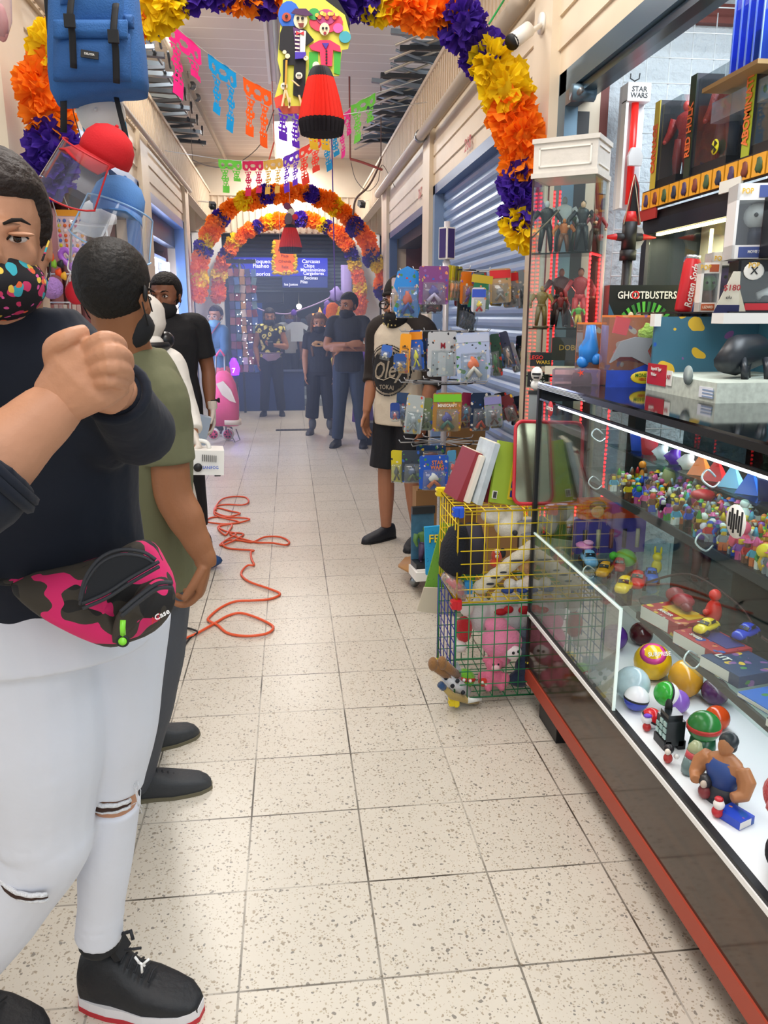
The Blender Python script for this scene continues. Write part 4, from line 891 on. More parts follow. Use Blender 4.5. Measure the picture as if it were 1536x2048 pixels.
 # ================================================================ lower shelf: cars, packs
ZL=.657
def toy_car(label,loc,rz,h_,s=1):
 t=thing('toy_car',label,'toy car',tuple(loc),rz); cm=mat(h_,.2); dk=mat('#1a1d22',.2)
 mb=MB(); mb.eloft([((-.052*s,0,.014*s),.008*s,.018*s),((-.042*s,0,.02*s),.013*s,.022*s),((-.015*s,0,.021*s),.013*s,.024*s),((.02*s,0,.021*s),.013*s,.024*s),((.045*s,0,.019*s),.011*s,.021*s),((.054*s,0,.014*s),.006*s,.016*s)],cm,(0,0,1),12)
 mb.eloft([((-.036*s,0,.028*s),.003*s,.017*s),((-.02*s,0,.036*s),.010*s,.018*s),((.0,0,.039*s),.011*s,.018*s),((.018*s,0,.033*s),.006*s,.018*s)],cm,(0,0,1),10); mb.build('car_body',t)
 mb=MB(); mb.box((.016*s,0,.036*s),(.012*s,.03*s,.008*s),dk,rotm(0,.6,0)); mb.box((-.008*s,0,.039*s),(.024*s,.0365*s,.009*s),dk); mb.build('windows',t)
 for sx in (-1,1):
  for sy in (-1,1):
   mb=MB(); mb.cyl((sx*.032*s,sy*.017*s,.011*s),(sx*.032*s,sy*.026*s,.011*s),.011*s,dk,12); mb.build('wheel',t)
 return t
aR=radians(-105)
toy_car('yellow rounded toy car at the front edge of the lower shelf',(X0+.13,2.27,ZL),radians(-125),'#f0c818',1.05)
toy_car('red toy car parked beside the yellow one',(X0+.19,2.31,ZL),radians(-118),'#d82a26',1.1)
toy_car('blue toy car behind the red one',(X0+.26,2.36,ZL),radians(-110),'#2a6ad8',.9)
toy_car('orange yellow toy car behind the yellow one',(X0+.13,2.43,ZL),radians(-125),'#d89a2a',1.0)
toy_car('light blue and pink toy car at the far left of the lower shelf',(X0+.12,2.55,ZL),radians(-100),'#7fb8e8',1.1)
toy_car('dark red toy car behind the row of cars',(X0+.2,2.48,ZL),radians(-112),'#b8302c',.9)
blob('toy_cluster','pink swirl toy lying on the light blue car',(X0+.12,2.6,ZL+.045),[('swirl',(0,0,.01),(.03,.04,.012),'#e88ac8'),('swirl',(.01,-.01,.024),(.018,.022,.008),'#f0a8d8')])
blob('toy_figure','bright green rounded toy behind the cars',(X0+.24,2.52,ZL),[('body',(0,0,.03),(.035,.045,.03),'#4fb82a'),('head',(-.04,.01,.035),.016,'#5ac832')])
blob('toy_figure','small yellow toy with pointed ears behind the blue car',(X0+.31,2.43,ZL),[('body',(0,0,.025),(.018,.016,.025),'#e8d020'),('head',(0,0,.058),.016,'#f0d824'),('ear',(-.01,0,.083),(.004,.004,.014),'#f0d824'),('ear',(.012,0,.08),(.004,.004,.014),'#f0d824')])
blob('toy_vehicle','clear and black plastic pack beside the yellow car',(X0+.17,2.13,ZL),[('pack',(0,0,.012),(.05,.06,.012),'#3a3f44')])
def flat_pack(label,c,w,d,h,rz,color,words=(),col2=None):
 t=thing('toy_package',label,'toy package',tuple(c),rz)
 mb=MB(); mb.bb((-w/2,-d/2,0),(w/2,d/2,h),art(color,int(w*999+d*77+h*5000),22)); mb.build('carton',t)
 if col2:
  mb=MB(); mb.bb((-w*.3,-d*.1,h),(w*.4,d*.42,h+.002),mat(col2,.4)); mb.build('picture_panel',t)
 if words:
  mb=MB()
  for (s_,size,m_,x,y_) in words:mb.text(s_,size,m_,(x,y_,h+.003),x=(1,0,0),y=(0,1,0));
  mb.build('lettering',t)
 mb=MB(); mb.bb((-w/2,-d/2-.001,.002),(w/2*.5,-d/2,h-.002),mat('#e8e4e0',.4)); mb.build('side_label',t)
 return t
zz=radians(-78)
flat_pack('red window box lying on the lower shelf edge',(X0+.155,1.98,ZL),.16,.11,.04,zz,'#a82430',[('RACER',.018,WHITE,0,-.035)],'#c8a028')
blob('toy_figure','glossy dark red helmeted toy lying on the red box',(X0+.19,2.06,ZL+.042),[('head',(0,.0,.02),(.028,.024,.022),'#8c2430'),('body',(.0,-.05,.02),(.03,.035,.02),'#9a2a38'),('foot',(-.01,-.09,.015),(.015,.02,.012),'#7a1c28')])
blob('toy_figure','bright red standing toy with outstretched hands on the lower shelf',(X0+.26,1.97,ZL),[('body',(0,0,.04),(.024,.02,.038),'#e8281e'),('head',(0,0,.09),.017,'#e8281e'),('hand',(-.028,-.01,.045),.009,'#e8281e')])
flat_pack('second red box with yellow and blue toy cars under plastic',(X0+.165,1.80,ZL),.16,.11,.035,zz,'#b02a38',[('SPEED',.016,WHITE,-.02,-.035)],'#3a3a80')
toy_car('yellow racing car lying in the second red box',(X0+.17,1.84,ZL+.037),radians(-150),'#f0d01c',.8)
toy_car('blue racing car lying in the second red box',(X0+.25,1.79,ZL+.037),radians(-150),'#2a44c8',.85)
flat_pack('dark blue pack under crumpled clear plastic on the lower shelf',(X0+.17,1.67,ZL),.13,.13,.03,zz,'#22406a',[('LiT',.03,WHITE,-.03,-.03)])
flat_pack('blue pack with a yellow smiling head picture',(X0+.19,1.51,ZL),.13,.16,.012,zz,'#2a6ac8',[('CITY',.02,WHITE,-.04,.05)],'#b8a468')
mb=MB(); mb.ell((X0+.235,1.50,ZL+.017),(.022,.028,.004),mat('#f0cc1c',.4),12,6); mb.ell((X0+.24,1.515,ZL+.019),(.018,.02,.004),DARK,10,5); tag(mb.build('printed_head'),'yellow cartoon head printed on the blue pack','picture')
flat_pack('black toy bag wrapped in glossy clear plastic',(X0+.17,1.38,ZL),.12,.15,.02,zz,'#20242c',[],'#8c9096')
flat_pack('blue and white pack at the near end of the lower shelf',(X0+.17,1.22,ZL),.14,.16,.02,zz,'#2456b8',[('LEGO',.03,WHITE,0,0)])
t=simple_box('toy_box','violet box with a row of printed figures at the back of the lower shelf','box',(X0+.25,2.7,ZL),(.26,.04,.13),mat('#5848a8',.4),0)
mb=MB(); [mb.tube([(-.1+k*.05,-.022,.02),(-.1+k*.05,-.022,.09)],.008,mat(['#2a2440','#c8bca8','#8a3a5a'][k%3],.5),6) for k in range(5)]; mb.build('printed_figures',t)
t=simple_box('toy_box','orange red box with a printed smiling doll face on the violet one','box',(X0+.26,2.7,ZL+.131),(.26,.05,.07),mat('#c8401c',.4),0)
mb=MB(); mb.ell((-.07,-.026,.03),(.025,.003,.025),mat('#d8a078',.5),12,8); mb.ell((-.07,-.025,.045),(.032,.003,.022),mat('#4a1c3a',.5),12,8); mb.bb((.06,-.027,.02),(.11,-.025,.055),mat('#e8d8c8',.5)); mb.build('printed_face',t)
action_figure('dark red cloaked figure at the back of the lower shelf',(X0+.42,2.35,ZL),.24,'#6a1c1c','#4a1414','#5a3a30',.3,.1,1.3)
mb=MB(); mb.box((X0+.45,1.95,ZL+.12),(.02,.5,.02),mat('#2a6ac8',.4),rotm(.5,0,0)); mb.box((X0+.45,1.95,ZL+.12),(.02,.02,.24),mat('#2a6ac8',.4)); mb.box((X0+.45,1.72,ZL+.12),(.02,.02,.24),mat('#2a6ac8',.4)); tag(mb.build('toy_structure'),'blue crossed plastic toy frame at the back of the lower shelf','toy')
# ================================================================ display floor: balls, busts, plush
ZF=.393
def ball(label,loc,r_,top,bot=None,rot=(0,0),band=None,name='toy_ball',sy=1):
 t=thing(name,label,'ball',tuple(loc)); Rm=rotm(rot[0],rot[1],0)
 def half(m,z0,z1,nm):
  mb=MB(); vs=[]; nu,nv=24,10
  prof=[(r_*cos(a),r_*sin(a)*sy) for a in [z0+(z1-z0)*i/nv for i in range(nv+1)]]
  mb.lathe([(max(p[0],.0001),p[1]) for p in prof],m,nu,(0,0,0),axis=Rm);
  for k in range(len(mb.v)):mb.v[k]=mb.v[k]+V((0,0,r_*sy))
  mb.build(nm,t)
 if bot:
  half(mat(top,.15),0,pi/2,'upper_shell'); half(mat(bot,.15),-pi/2,0,'lower_shell')
  mb=MB(); mb.lathe([(r_*1.004,-.003),(r_*1.004,.003),(r_*.98,.003),(r_*.98,-.003)],DARK,24,(0,0,0),axis=Rm)
  for k in range(len(mb.v)):mb.v[k]=mb.v[k]+V((0,0,r_*sy))
  mb.build('seam_band',t)
 else:half(mat(top,.15,var=.12,vscale=40),-pi/2,pi/2,'shell')
 return t
def fl(px,py):
 p=at(px,py,z=ZF); return (p.x,p.y,ZF)
ball('glittery pale blue ball at the left of the case floor',fl(1262,1400)[:2]+(ZF,),.052,'#b8d0d8')
t=ball('yellow surprise ball with pink printed crown',(1.10,2.19,ZF),.058,'#e0b41c'); mb=MB(); mb.lathe([(.0,.057),(.03,.0502),(.04,.0425),(.0395,.042),(.0,.055)],mat('#c83a8a',.3),20,(0,0,.058),axis=rotm(.5,-.3,0)); mb.build('crown_print',t)
mb=MB(); mb.text('SURPRISE',.018,WHITE,(0,-.040,.100),x=(1,0,0),y=(0,.5,1)); mb.build('lettering',t)
ball('amber egg-shaped ball behind the balls',fl(1368,1392),.05,'#c8922a',sy=1.15)
ball('white and violet ball below the glittery ball',(.965,2.0,ZF),.036,'#eef0f4','#3a4ab0',(0,.15))
ball('green and white split ball',(1.045,1.98,ZF+.02),.036,'#38a83a','#f0f2f0',(0,-1.3))
ball('red and white ball near the front glass',(.965,1.90,ZF),.028,'#d02830','#f0f2f4',(.2,.5))
ball('translucent purple ball beside the green one',fl(1353,1424),.034,'#8a62c0')
ball('purple ball half hidden behind the glittery ball',(1.07,2.42,ZF),.045,'#5a3488')
ball('dark plum ball at the back of the case floor',fl(1428,1408),.04,'#4a2a50')
ball('orange red ball behind the green headed bank',fl(1432,1458),.034,'#c4481c')
ball('dark red ball at the far back of the case floor',(1.18,2.45,ZF),.04,'#4a1c20')
t=thing('coin_bank','round green-headed bank with red headband','toy figure',fl(1402,1512))
mb=MB(); mb.ell((0,0,.085),(.042,.042,.04),mat('#2f7a38',.25),18,12); mb.build('head',t)
mb=MB(); mb.lathe([(.0435,.078),(.0435,.09),(.04,.09),(.04,.078)],mat('#b83228',.4),20); mb.build('headband',t)
mb=MB(); mb.lathe([(0,0),(.03,0),(.034,.03),(.03,.055),(0,.06)],mat('#22563a',.3),14); mb.build('body',t)
t=thing('toy_robot','dark armoured boxy toy with glossy windows near the front glass','toy',fl(1338,1488))
mb=MB(); mb.box((0,0,.045),(.05,.06,.07),mat('#1e2326',.2)); mb.box((.0,.0,.085),(.04,.045,.02),mat('#1e2326',.2)); mb.ell((0,.02,.1),(.01,.012,.022),DARK,8,6); mb.box((-.02,-.0,.012),(.02,.06,.024),DARK); mb.box((.02,0,.012),(.02,.06,.024),DARK); mb.build('body',t)
mb=MB(); [mb.box((-.0265,-.02+.02*(k%3),.035+.018*(k//3)),(.003,.014,.012),mat('#a8c8c4',.1)) for k in range(8)]; mb.build('window_panes',t)
blob('toy_figure','tiny red and white toy before the armoured toy',fl(1293,1462),[('body',(0,0,.012),(.012,.012,.012),'#b82a2a'),('head',(0,0,.034),.012,'#e8e8ec'),('cap',(0,0,.046),(.012,.01,.005),'#6a3ac0')])
blob('toy_figure','small black toy with round ears and white face',fl(1335,1526),[('body',(0,0,.014),(.012,.011,.014),'#b83a34'),('head',(0,0,.04),.013,'#1a1a1e'),('face',(-.006,-.008,.037),(.008,.007,.009),'#e8ddd0'),('arm',(.018,-.008,.022),.007,'#e8e8e4')])
t=thing('toy_capsule','translucent capsule with pink band leaning in the case','toy',fl(1372,1548)); t.rotation_euler=(.0,.25,0)
mb=MB(); mb.lathe([(0,0),(.014,.003),(.018,.02),(.018,.045),(0,.045)],mat('#6a8080',.2),14); mb.lathe([(0,.045),(.018,.046),(.018,.062),(0,.062)],mat('#c84a52',.3),14); mb.lathe([(0,.062),(.018,.063),(.018,.075),(.01,.09),(0,.092)],mat('#a8b088',.2),14); mb.build('capsule',t)
t=thing('toy_figure','muscular dark-haired figure in a blue vest facing away','toy figure',fl(1442,1600),radians(-60)); t.scale=(.9,)*3
SKT=mat('#b0764c',.45)
mb=MB(); mb.eloft([((0,0,.0),.04,.03),((0,0,.05),.036,.028),((0,.0,.09),.05,.034),((0,0,.12),.045,.028),((0,0,.135),.018,.018)],SKT,(1,0,0),14); mb.ell((0,-.005,.158),(.02,.023,.026),SKT,12,9)
for sx in (-1,1):mb.tube([(sx*.045,0,.112),(sx*.064,-.003,.085),(sx*.066,-.02,.055),(sx*.05,-.045,.05)],[.02,.023,.019,.014],SKT,10)
remesh(mb.build('body',t),.003,3)
mb=MB(); mb.eloft([((0,0,.045),.039,.031),((0,0,.09),.0505,.036),((0,0,.122),.036,.029)],mat('#2c4a8c',.5),(1,0,0),14); mb.build('vest',t)
mb=MB(); mb.eloft([((0,0,-.001),.044,.034),((0,0,.047),.040,.032)],mat('#2a2c34',.5),(1,0,0),14); mb.build('trousers',t)
mb=MB(); mb.ell((0,.006,.17),(.024,.026,.022),mat('#2c3338',.4),14,10,None,lambda d:1+.06*sin(14*d.x)*sin(11*d.z)); mb.ell((0,.018,.152),(.018,.014,.02),mat('#2c3338',.4),10,8); mb.build('hair',t)
blob('toy_figure','white and red mouse-like toy before a blue book at the case front',fl(1434,1634),[('body',(0,0,.014),(.014,.013,.014),'#c02c34'),('head',(0,-.002,.034),.013,'#efe9e4'),('hat',(0,0,.046),(.01,.01,.006),'#c02c34')])
flat_pack('little blue book lying beside the red and white toy',fl(1470,1640),.05,.06,.02,.4,'#2a4ac0')
blob('toy_figure','dark round-headed toy behind the blue book',fl(1408,1596),[('body',(0,0,.018),(.016,.016,.018),'#8a3a3c'),('head',(0,0,.046),.017,'#2a2a2e'),('face',(-.01,-.01,.044),(.009,.007,.01),'#c8b8a8')])
t=thing('plush_toy','white-faced plush with a red hood and red face marks by the frame edge','plush toy',(.985,1.30,ZF),radians(-12)); t.scale=(1.15,)*3
PLW=mat('#e4dcd0',.9,bump=.4,bscale=150,sheen=.4); PLR=mat('#b8202a',.9,bump=.4,bscale=150,sheen=.4)
mb=MB(); mb.ell((0,0,.04),(.045,.035,.045),mat('#1c1c22',.9,bump=.3,bscale=150),12,9); remesh(mb.build('body',t),.004,3); mb=MB(); mb.ell((0,-.01,.13),(.05,.042,.052),PLW,16,12); mb.build('head',t)
mb=MB(); mb.ell((0,.008,.15),(.056,.046,.048),PLR,16,12,None,lambda d:1 if d.y>-.35 or d.z>.35 else .8); mb.tube(catmull([(-.05,-.02,.14),(-.045,-.035,.165),(0,-.045,.185),(.045,-.035,.165),(.05,-.02,.14)],5),.012,PLR,8); mb.build('hood',t)
mb=MB(); mb.prism([(-.035,.135),(-.008,.125),(-.02,.115)],.004,mat('#b81c26',.5),(0,-.05,0),(1,0,0),(0,0,1)); mb.prism([(.035,.135),(.008,.125),(.02,.115)],.004,mat('#b81c26',.5),(0,-.05,0),(1,0,0),(0,0,1)); mb.prism([(-.01,.105),(.01,.105),(0,.085)],.004,mat('#b81c26',.5),(0,-.05,0),(1,0,0),(0,0,1)); mb.build('face_marks',t)
for sx in (-1,1):
 mb=MB(); mb.tube([(sx*.02,-.02,.03),(sx*.035,-.06,.02),(sx*.04,-.085,.018)],[.02,.018,.016],mat('#1c1c22',.9),8); mb.build('leg',t)
 mb=MB(); mb.ell((sx*.042,-.1,.018),(.018,.022,.017),PLW,10,8); mb.build('shoe',t)
mb=MB(); mb.bb((-.05,-.05,.03),(-.02,-.045,.075),mat('#6a4a20',.5,var=.5,vscale=60)); mb.build('hang_tag',t)
# ================================================================ wire cage cubes with plush toys
def wiregrid(mb,o,u,v,nu,nv,m,r_=.0022,rb=.0035):
 o,u,v=V(o),V(u),V(v)
 for i in range(nu+1):a=o+u*(i/nu); mb.cyl(a,a+v,rb if i in (0,nu) else r_,m,5)
 for j in range(nv+1):a=o+v*(j/nv); mb.cyl(a,a+u,rb if j in (0,nv) else r_,m,5)
YEL=mat('#e8c81c',.35,name='yellow_wire'); GRN=mat('#1f7a4a',.35,name='green_wire'); BLW=mat('#1f2c8c',.35,name='blue_wire')
cx0,cx1,cy0,cy1=.60,.955,2.79,3.14
dz=.35
z0,z1,z2_=.055,.055+dz+.02,.80
t=thing('wire_cube_rack','stacked wire cubes, yellow over green, full of plush toys','wire rack',(.78,2.96,0))
def wg(nm,m,*a):
 mb=MB(); wiregrid(mb,*a,m); return mb.build(nm,t,world=True)
zt=.80; zm=.445; zb=.05
wg('front_panel',YEL,(cx0,cy0,zm),(cx1-cx0,0,0),(.0,0,zt-zm),7,7)['label']='yellow wire front panel'
wg('side_panel',YEL,(cx0,cy0,zm),(0,cy1-cy0,0),(0,0,zt-zm),7,7)
wg('shelf_panel',YEL,(cx0,cy0,zt),(cx1-cx0,0,0),(0,cy1-cy0,0),7,7)
wg('shelf_panel',YEL,(cx0,cy0,zm),(cx1-cx0,0,0),(0,cy1-cy0,0),7,7)
wg('back_panel',YEL,(cx0,cy1,zm),(cx1-cx0,0,0),(0,0,zt-zm),7,7)
wg('side_panel',YEL,(cx1,cy0,zm),(0,cy1-cy0,0),(0,0,zt-zm),7,7)
wg('front_panel',GRN,(cx0,cy0,zb),(cx1-cx0,0,0),(0,0,zm-zb-.01),7,7)['label']='green wire front panel'
wg('side_panel',BLW,(cx0,cy0+.02,zb),(0,cy1-cy0,0),(0,0,zm-zb-.01),5,7)['label']='blue wire side panel'
wg('back_panel',GRN,(cx0,cy1,zb),(cx1-cx0,0,0),(0,0,zm-zb-.01),7,7)
wg('shelf_panel',GRN,(cx0,cy0,zb),(cx1-cx0,0,0),(0,cy1-cy0,0),7,7)
wg('side_panel',GRN,(cx1,cy0,zb),(0,cy1-cy0,0),(0,0,zm-zb-.01),7,7)
for (x,y,z,h_) in ((cx0,cy0,zb-.01,'#e8d020'),(cx0,cy0,zm-.005,'#c8202c'),(cx0,cy0,zt,'#1f54c8'),(cx0,cy1,zt,'#e8d020'),(cx1,cy0,zt,'#b8302c'),(cx1,cy0,zm,'#b8302c'),(cx0,cy1,zb-.01,'#e8d020')):
 mb=MB(); m_=mat(h_,.4); mb.box((x,y,z),(.036,.03,.034),m_); mb.box((x+.006,y-.016,z-.002),(.014,.008,.034),m_); mb.box((x-.018,y,z+.008),(.008,.034,.008),m_); mb.box((x-.018,y,z-.010),(.008,.034,.008),m_); mb.build('connector',t,world=True)
def leaning(name,label,cat,x,w,h,d,rot,m,y=2.93,cover=None,ztop=zt+.006,extra=None):
 t=thing(name,label,cat,(x,y,ztop)); t.rotation_euler=rot
 mb=MB(); mb.bb((-w/2,0,0),(w/2,d,h),m); mb.build('cover',t)
 if cover:mb=MB(); mb.bb((-w/2+.003,.003,.002),(w/2-.003,d+.002,h+.003),cover); mb.build('pages',t)
 if extra:extra(t)
 return t
PG=mat('#e8dfc8',.7,name='paper_pages')
leaning('book','dark red book leaning at the left end of the rack top','book',.635,.028,.20,.16,(0,radians(22),radians(8)),mat('#8a2430',.5),cover=PG)
leaning('book','thin white-spined red book next to the dark red one','book',.66,.016,.185,.15,(0,radians(18),radians(8)),mat('#e4ddd0',.5),cover=PG,y=2.9)
leaning('book','tall white and pale blue book leaning steeply on the rack','book',.695,.022,.24,.16,(0,radians(16),radians(8)),mat('#c4d0d8',.5,var=.2,vscale=20),cover=PG,y=2.86)
leaning('book','thin crimson book behind the tall pale book','book',.73,.014,.20,.15,(0,radians(13),radians(8)),mat('#7a2030',.5),cover=PG,y=2.9)
def greenx(t):
 mb=MB(); mb.bb((-.055,-.003,.015),(-.035,-.001,.045),WHITE); [mb.bb((-.052+k*.003,-.005,.018),(-.0505+k*.003,-.003,.042),DARK) for k in range(5)]; mb.build('barcode_label',t)
 mb=MB(); [mb.bb((.02,-.004,.03+k*.035),(.05,-.002,.055+k*.035),mat('#2a3c8c',.4)) for k in range(4)]; mb.bb((.012,-.003,.02),(.058,-.001,.17),mat('#d8c030',.4)); mb.build('picture_column',t)
leaning('book','lime green activity book leaning in the middle of the rack top','book',.79,.12,.235,.014,(radians(-8),radians(12),radians(14)),mat('#9cb83a',.5,var=.08),y=2.87,extra=greenx)
t=thing('metal_tray','large rounded silver tray with a red rim standing on the rack','tray',(.955,2.85,zt+.006)); t.rotation_euler=(radians(-10),radians(3),radians(4))
def rrect(w,h,r_,n=6):return [(sx*(w/2-r_)+r_*cos(a0+k*pi/2/n),sy*(h/2-r_)+r_*sin(a0+k*pi/2/n)) for sx,sy,a0 in ((1,1,0),(-1,1,pi/2),(-1,-1,pi),(1,-1,3*pi/2)) for k in range(n+1)]
mb=MB(); P=rrect(.27,.31,.03); mb.tube([(p[0],0,p[1]+.155) for p in P],.007,mat('#c8303c',.3),8,closed=True); mb.build('rim',t)
mb=MB(); mb.prism([(p[0]*.97,p[1]*.97+.155) for p in P],.003,mat('#b8b49a',.22,metal=.85,var=.15,vscale=9),(0,.004,0),(1,0,0),(0,0,1)); mb.build('face',t)
def pm(h_):return mat(h_,.95,bump=.35,bscale=160,sheen=.3)
def plush(label,loc,pieces,rot=(0,0,0),details=(),vox=.005,name='plush_toy'):
 t=thing(name,label,'plush toy',tuple(loc)); t.rotation_euler=rot
 mb=MB()
 for c,r_ in pieces[1]:mb.ell(c,r_,pm(pieces[0]),14,10)
 remesh(mb.build('body',t),vox,5)
 for nm,h_,sh in details:
  mb=MB()
  for c,r_ in sh:mb.ell(c,r_,mat(h_,.7),10,7)
  mb.build(nm,t)
 return t
fy=cy0+.09
plush('big pink round-headed plush in clear wrap in the green cube',(.80,fy,zb+.13),('#f08cb0',[((0,0,.06),(.085,.07,.07)),((-.03,0,.13),(.05,.04,.035)),((.0,-.0,.0),(.05,.045,.05))]),(0,.1,0),[('eye_patch','#f4e8ea',[((.035,-.06,.04),(.035,.014,.03))]),('eyes','#15151a',[((.03,-.074,.045),.006),((.05,-.07,.05),.006)])])
plush('small pink sitting bear plush in front of the green cube',(.77,fy-.03,zb+.055),('#e87898',[((0,0,.0),(.04,.03,.04)),((0,-.0,.055),(.036,.032,.032)),((-.035,0,.075),.014),((.035,0,.075),.014),((-.045,0,.0),(.02,.018,.03)),((.045,-.01,-.01),(.02,.018,.03)),((-.025,-.02,-.035),(.018,.02,.018)),((.03,-.02,-.035),(.018,.02,.018))]),(0,0,0),[('muzzle','#f8c8d0',[((0,-.03,.05),(.018,.01,.013))]),('eyes','#15151a',[((-.01,-.03,.065),.004),((.01,-.03,.065),.004)])])
plush('lime green plush head with red eye band at the bottom corner',(.655,fy-.015,zb+.045),('#7ac83a',[((0,0,.0),(.045,.035,.042))]),(0,.2,0),[('eye_band','#c8382a',[((0,-.012,.008),(.044,.028,.012))]),('eyes','#f4f4f0',[((-.012,-.038,.01),.007),((.014,-.037,.01),.007)])])
plush('red and white mushroom-like plush knob beside the lime green head',(.725,fy-.04,zb+.03),('#d83a2a',[((0,0,.01),(.02,.018,.022))]),(0,0,0),[('spots','#f4f0ea',[((-.006,-.017,.015),.006),((.009,-.015,.004),.005)])])
plush('white plush with red spots and red bow in the back of the green cube',(.84,fy+.1,zb+.25),('#e4e6e6',[((0,0,.0),(.08,.06,.09)),((-.0,0,.08),(.06,.05,.05)),((-.10,.0,.02),(.05,.04,.08)),((.09,0,.0),(.05,.04,.08))]),(0,0,0),[('bow','#c8202c',[((-.03,-.06,.05),(.028,.012,.014)),((.0,-.06,.058),(.022,.012,.016)),((.07,-.05,.05),(.026,.012,.018))])])
plush('red plush block with white sleeves at the left of the green cube',(.665,fy+.06,zb+.23),('#c4242c',[((0,0,.0),(.035,.04,.05)),((.0,0,-.03),(.03,.035,.03))]),(0,0,0),[('sleeve','#ece6e2',[((-.02,-.02,-.07),(.03,.03,.025)),((.01,.0,.09),(.03,.03,.04))])])
plush('grey blue plush hanging at the right of the green cube',(.91,fy+.02,zb+.14),('#5a6878',[((0,0,.0),(.035,.04,.06)),((.0,0,.07),(.03,.03,.03))]))
plush('dark navy plush with pink nose at the right bottom of the green cube',(.90,fy-.03,zb+.09),('#1c2a44',[((0,0,.0),(.045,.035,.05)),((-.02,0,-.05),(.05,.035,.035))]),(0,0,0),[('nose','#e8a898',[((.01,-.04,.0),(.022,.014,.018)),((.01,-.04,-.05),(.02,.014,.014))]),('tuft','#c8b83a',[((.005,-.035,.035),(.018,.012,.01))])])
t=thing('plush_doll','rag doll with brown shoes and spotted legs sticking out of the left side','plush toy',(.60,2.84,.17))
mb=MB(); a=at(900,1355,Y=2.80); b_=at(870,1325,Y=2.72); cpk=pm('#8a6238')
for k,(q0,q1) in enumerate((((905,1360),(866,1328)),((915,1350),(884,1326)))):mb.tube([at(*q0,Y=2.80),at(*q1,Y=2.75)],[.016,.02],cpk,8); mb.ell(at(q1[0],q1[1],Y=2.75),(.02,.022,.028),cpk,9,7)
mb.build('shoe',t,world=True)
mb=MB(); mb.tube([at(892,1352,Y=2.79),at(930,1385,Y=2.83)],[.022,.03],pm('#dfe2e8'),10); mb.build('leg',t,world=True)
mb=MB(); [mb.ell(at(*q,Y=2.775),.009,mat('#20242c',.8),6,5) for q in ((892,1356),(905,1372),(915,1362),(926,1385))]; mb.build('spots',t,world=True)
mb=MB(); mb.tube([at(885,1372,Y=2.76),at(905,1392,Y=2.77),at(935,1400,Y=2.8),at(955,1402,Y=2.82)],[.010,.015,.016,.014],pm('#b0985a'),8); mb.build('arm',t,world=True)
mb=MB(); mb.tube([at(880,1368,Y=2.755),at(888,1376,Y=2.76)],[.014,.014],pm('#30507a'),8); mb.build('cuff',t,world=True)
mb=MB(); mb.tube([at(935,1400,Y=2.79),at(962,1398,Y=2.8)],[.014,.008],pm('#e8ece8'),8); mb.build('hand',t,world=True)
mb=MB(); mb.bb((.585,2.83,.02),(.635,2.9,.15),glass('wrap','#d8e2ee',1.6,.25,.15)); mb.build('plastic_wrap',t,world=True)
plush('white stitched plush with grey stripes and a dark button eye',(.85,fy+.04,.70),('#e6e2d8',[((-.08,0,.05),(.055,.04,.035)),((-.03,0,.01),(.05,.05,.05)),((.06,.02,-.01),(.06,.05,.045)),((-.0,0,.05),(.035,.04,.04))]),(0,0,0),[('stripe','#8a90a0',[((.05,-.035,.03),(.05,.012,.008)),((.06,-.04,-.02),(.045,.012,.008))]),('button_eye','#2a2c34',[((-.01,-.05,-.01),.011)])])
plush('pale plush sword with printed marks lying diagonally in the yellow cube',(.79,fy-.02,.545),('#ddd6c4',[((-.08+k*.028,0,-.065+k*.022),(.032,.026,.03)) for k in range(8)]),(0,0,0),[('stripe','#2c3038',[((-.03,-.025,-.02),(.02,.004,.004)),((-.05,-.026,-.045),(.016,.004,.005)),((.0,-.026,.0),(.014,.004,.004)),((.05,-.026,.045),(.03,.004,.004))])])
t=thing('black_cap','black knitted hood hanging over the left side of the yellow cube','hat',(.605,2.87,.62))
mb=MB(); mb.eloft([((.0,0,-.09),.02,.06),((-.005,0,-.05),.055,.085),((.0,0,.02),.052,.085),((.015,0,.08),.04,.07),((.03,0,.11),.012,.03)],mat('#10141f',.95,bump=.4,bscale=120),(1,0,0),16); mb.build('knit',t)
mb=MB(); mb.eloft([((.07,.03,-.09),.05,.04),((.075,.03,.02),.055,.05),((.08,.03,.10),.03,.04)],mat('#3a3844',.9),(1,0,0),12); mb.build('grey_lining',t)
plush('red and black plush with two round white eyes in the yellow cube',(.775,fy+.0,.60),('#cc4a30',[((0,0,.0),(.024,.02,.026)),((-.01,0,-.03),(.02,.02,.018))]),(0,0,0),[('eyes','#f2f0ea',[((-.006,-.022,.022),.010),((-.006,-.022,.002),.008)]),('pupils','#101014',[((-.006,-.031,.022),.004),((-.006,-.029,.002),.004)]),('dark_patch','#1a1a20',[((.02,-.005,.01),(.014,.014,.02))])],vox=.003)
plush('tan plush with a white tag at the right of the yellow cube',(.90,fy,.555),('#c89a6c',[((0,0,.0),(.045,.035,.03)),((.02,0,-.03),(.03,.03,.03))]),(0,0,0),[('tag','#eef0f0',[((.01,-.036,.0),(.012,.004,.012))])])
plush('white and blue small plush lying on the yellow cube floor',(.825,fy-.02,.475),('#e8e6e0',[((0,0,.012),(.026,.022,.024)),((.045,0,.01),(.022,.02,.02))]),(0,0,0),[('blue_shirt','#26448c',[((-.01,-.004,-.012),(.026,.022,.012)),((.05,-.004,-.014),(.024,.02,.010))])])
plush('cream plush with red cap patch at the right bottom of the yellow cube',(.91,fy-.02,.49),('#e8dccc',[((0,0,.0),(.04,.03,.035))]),(0,0,0),[('red_patch','#c82a2c',[((.012,-.012,.03),(.028,.02,.012))])])
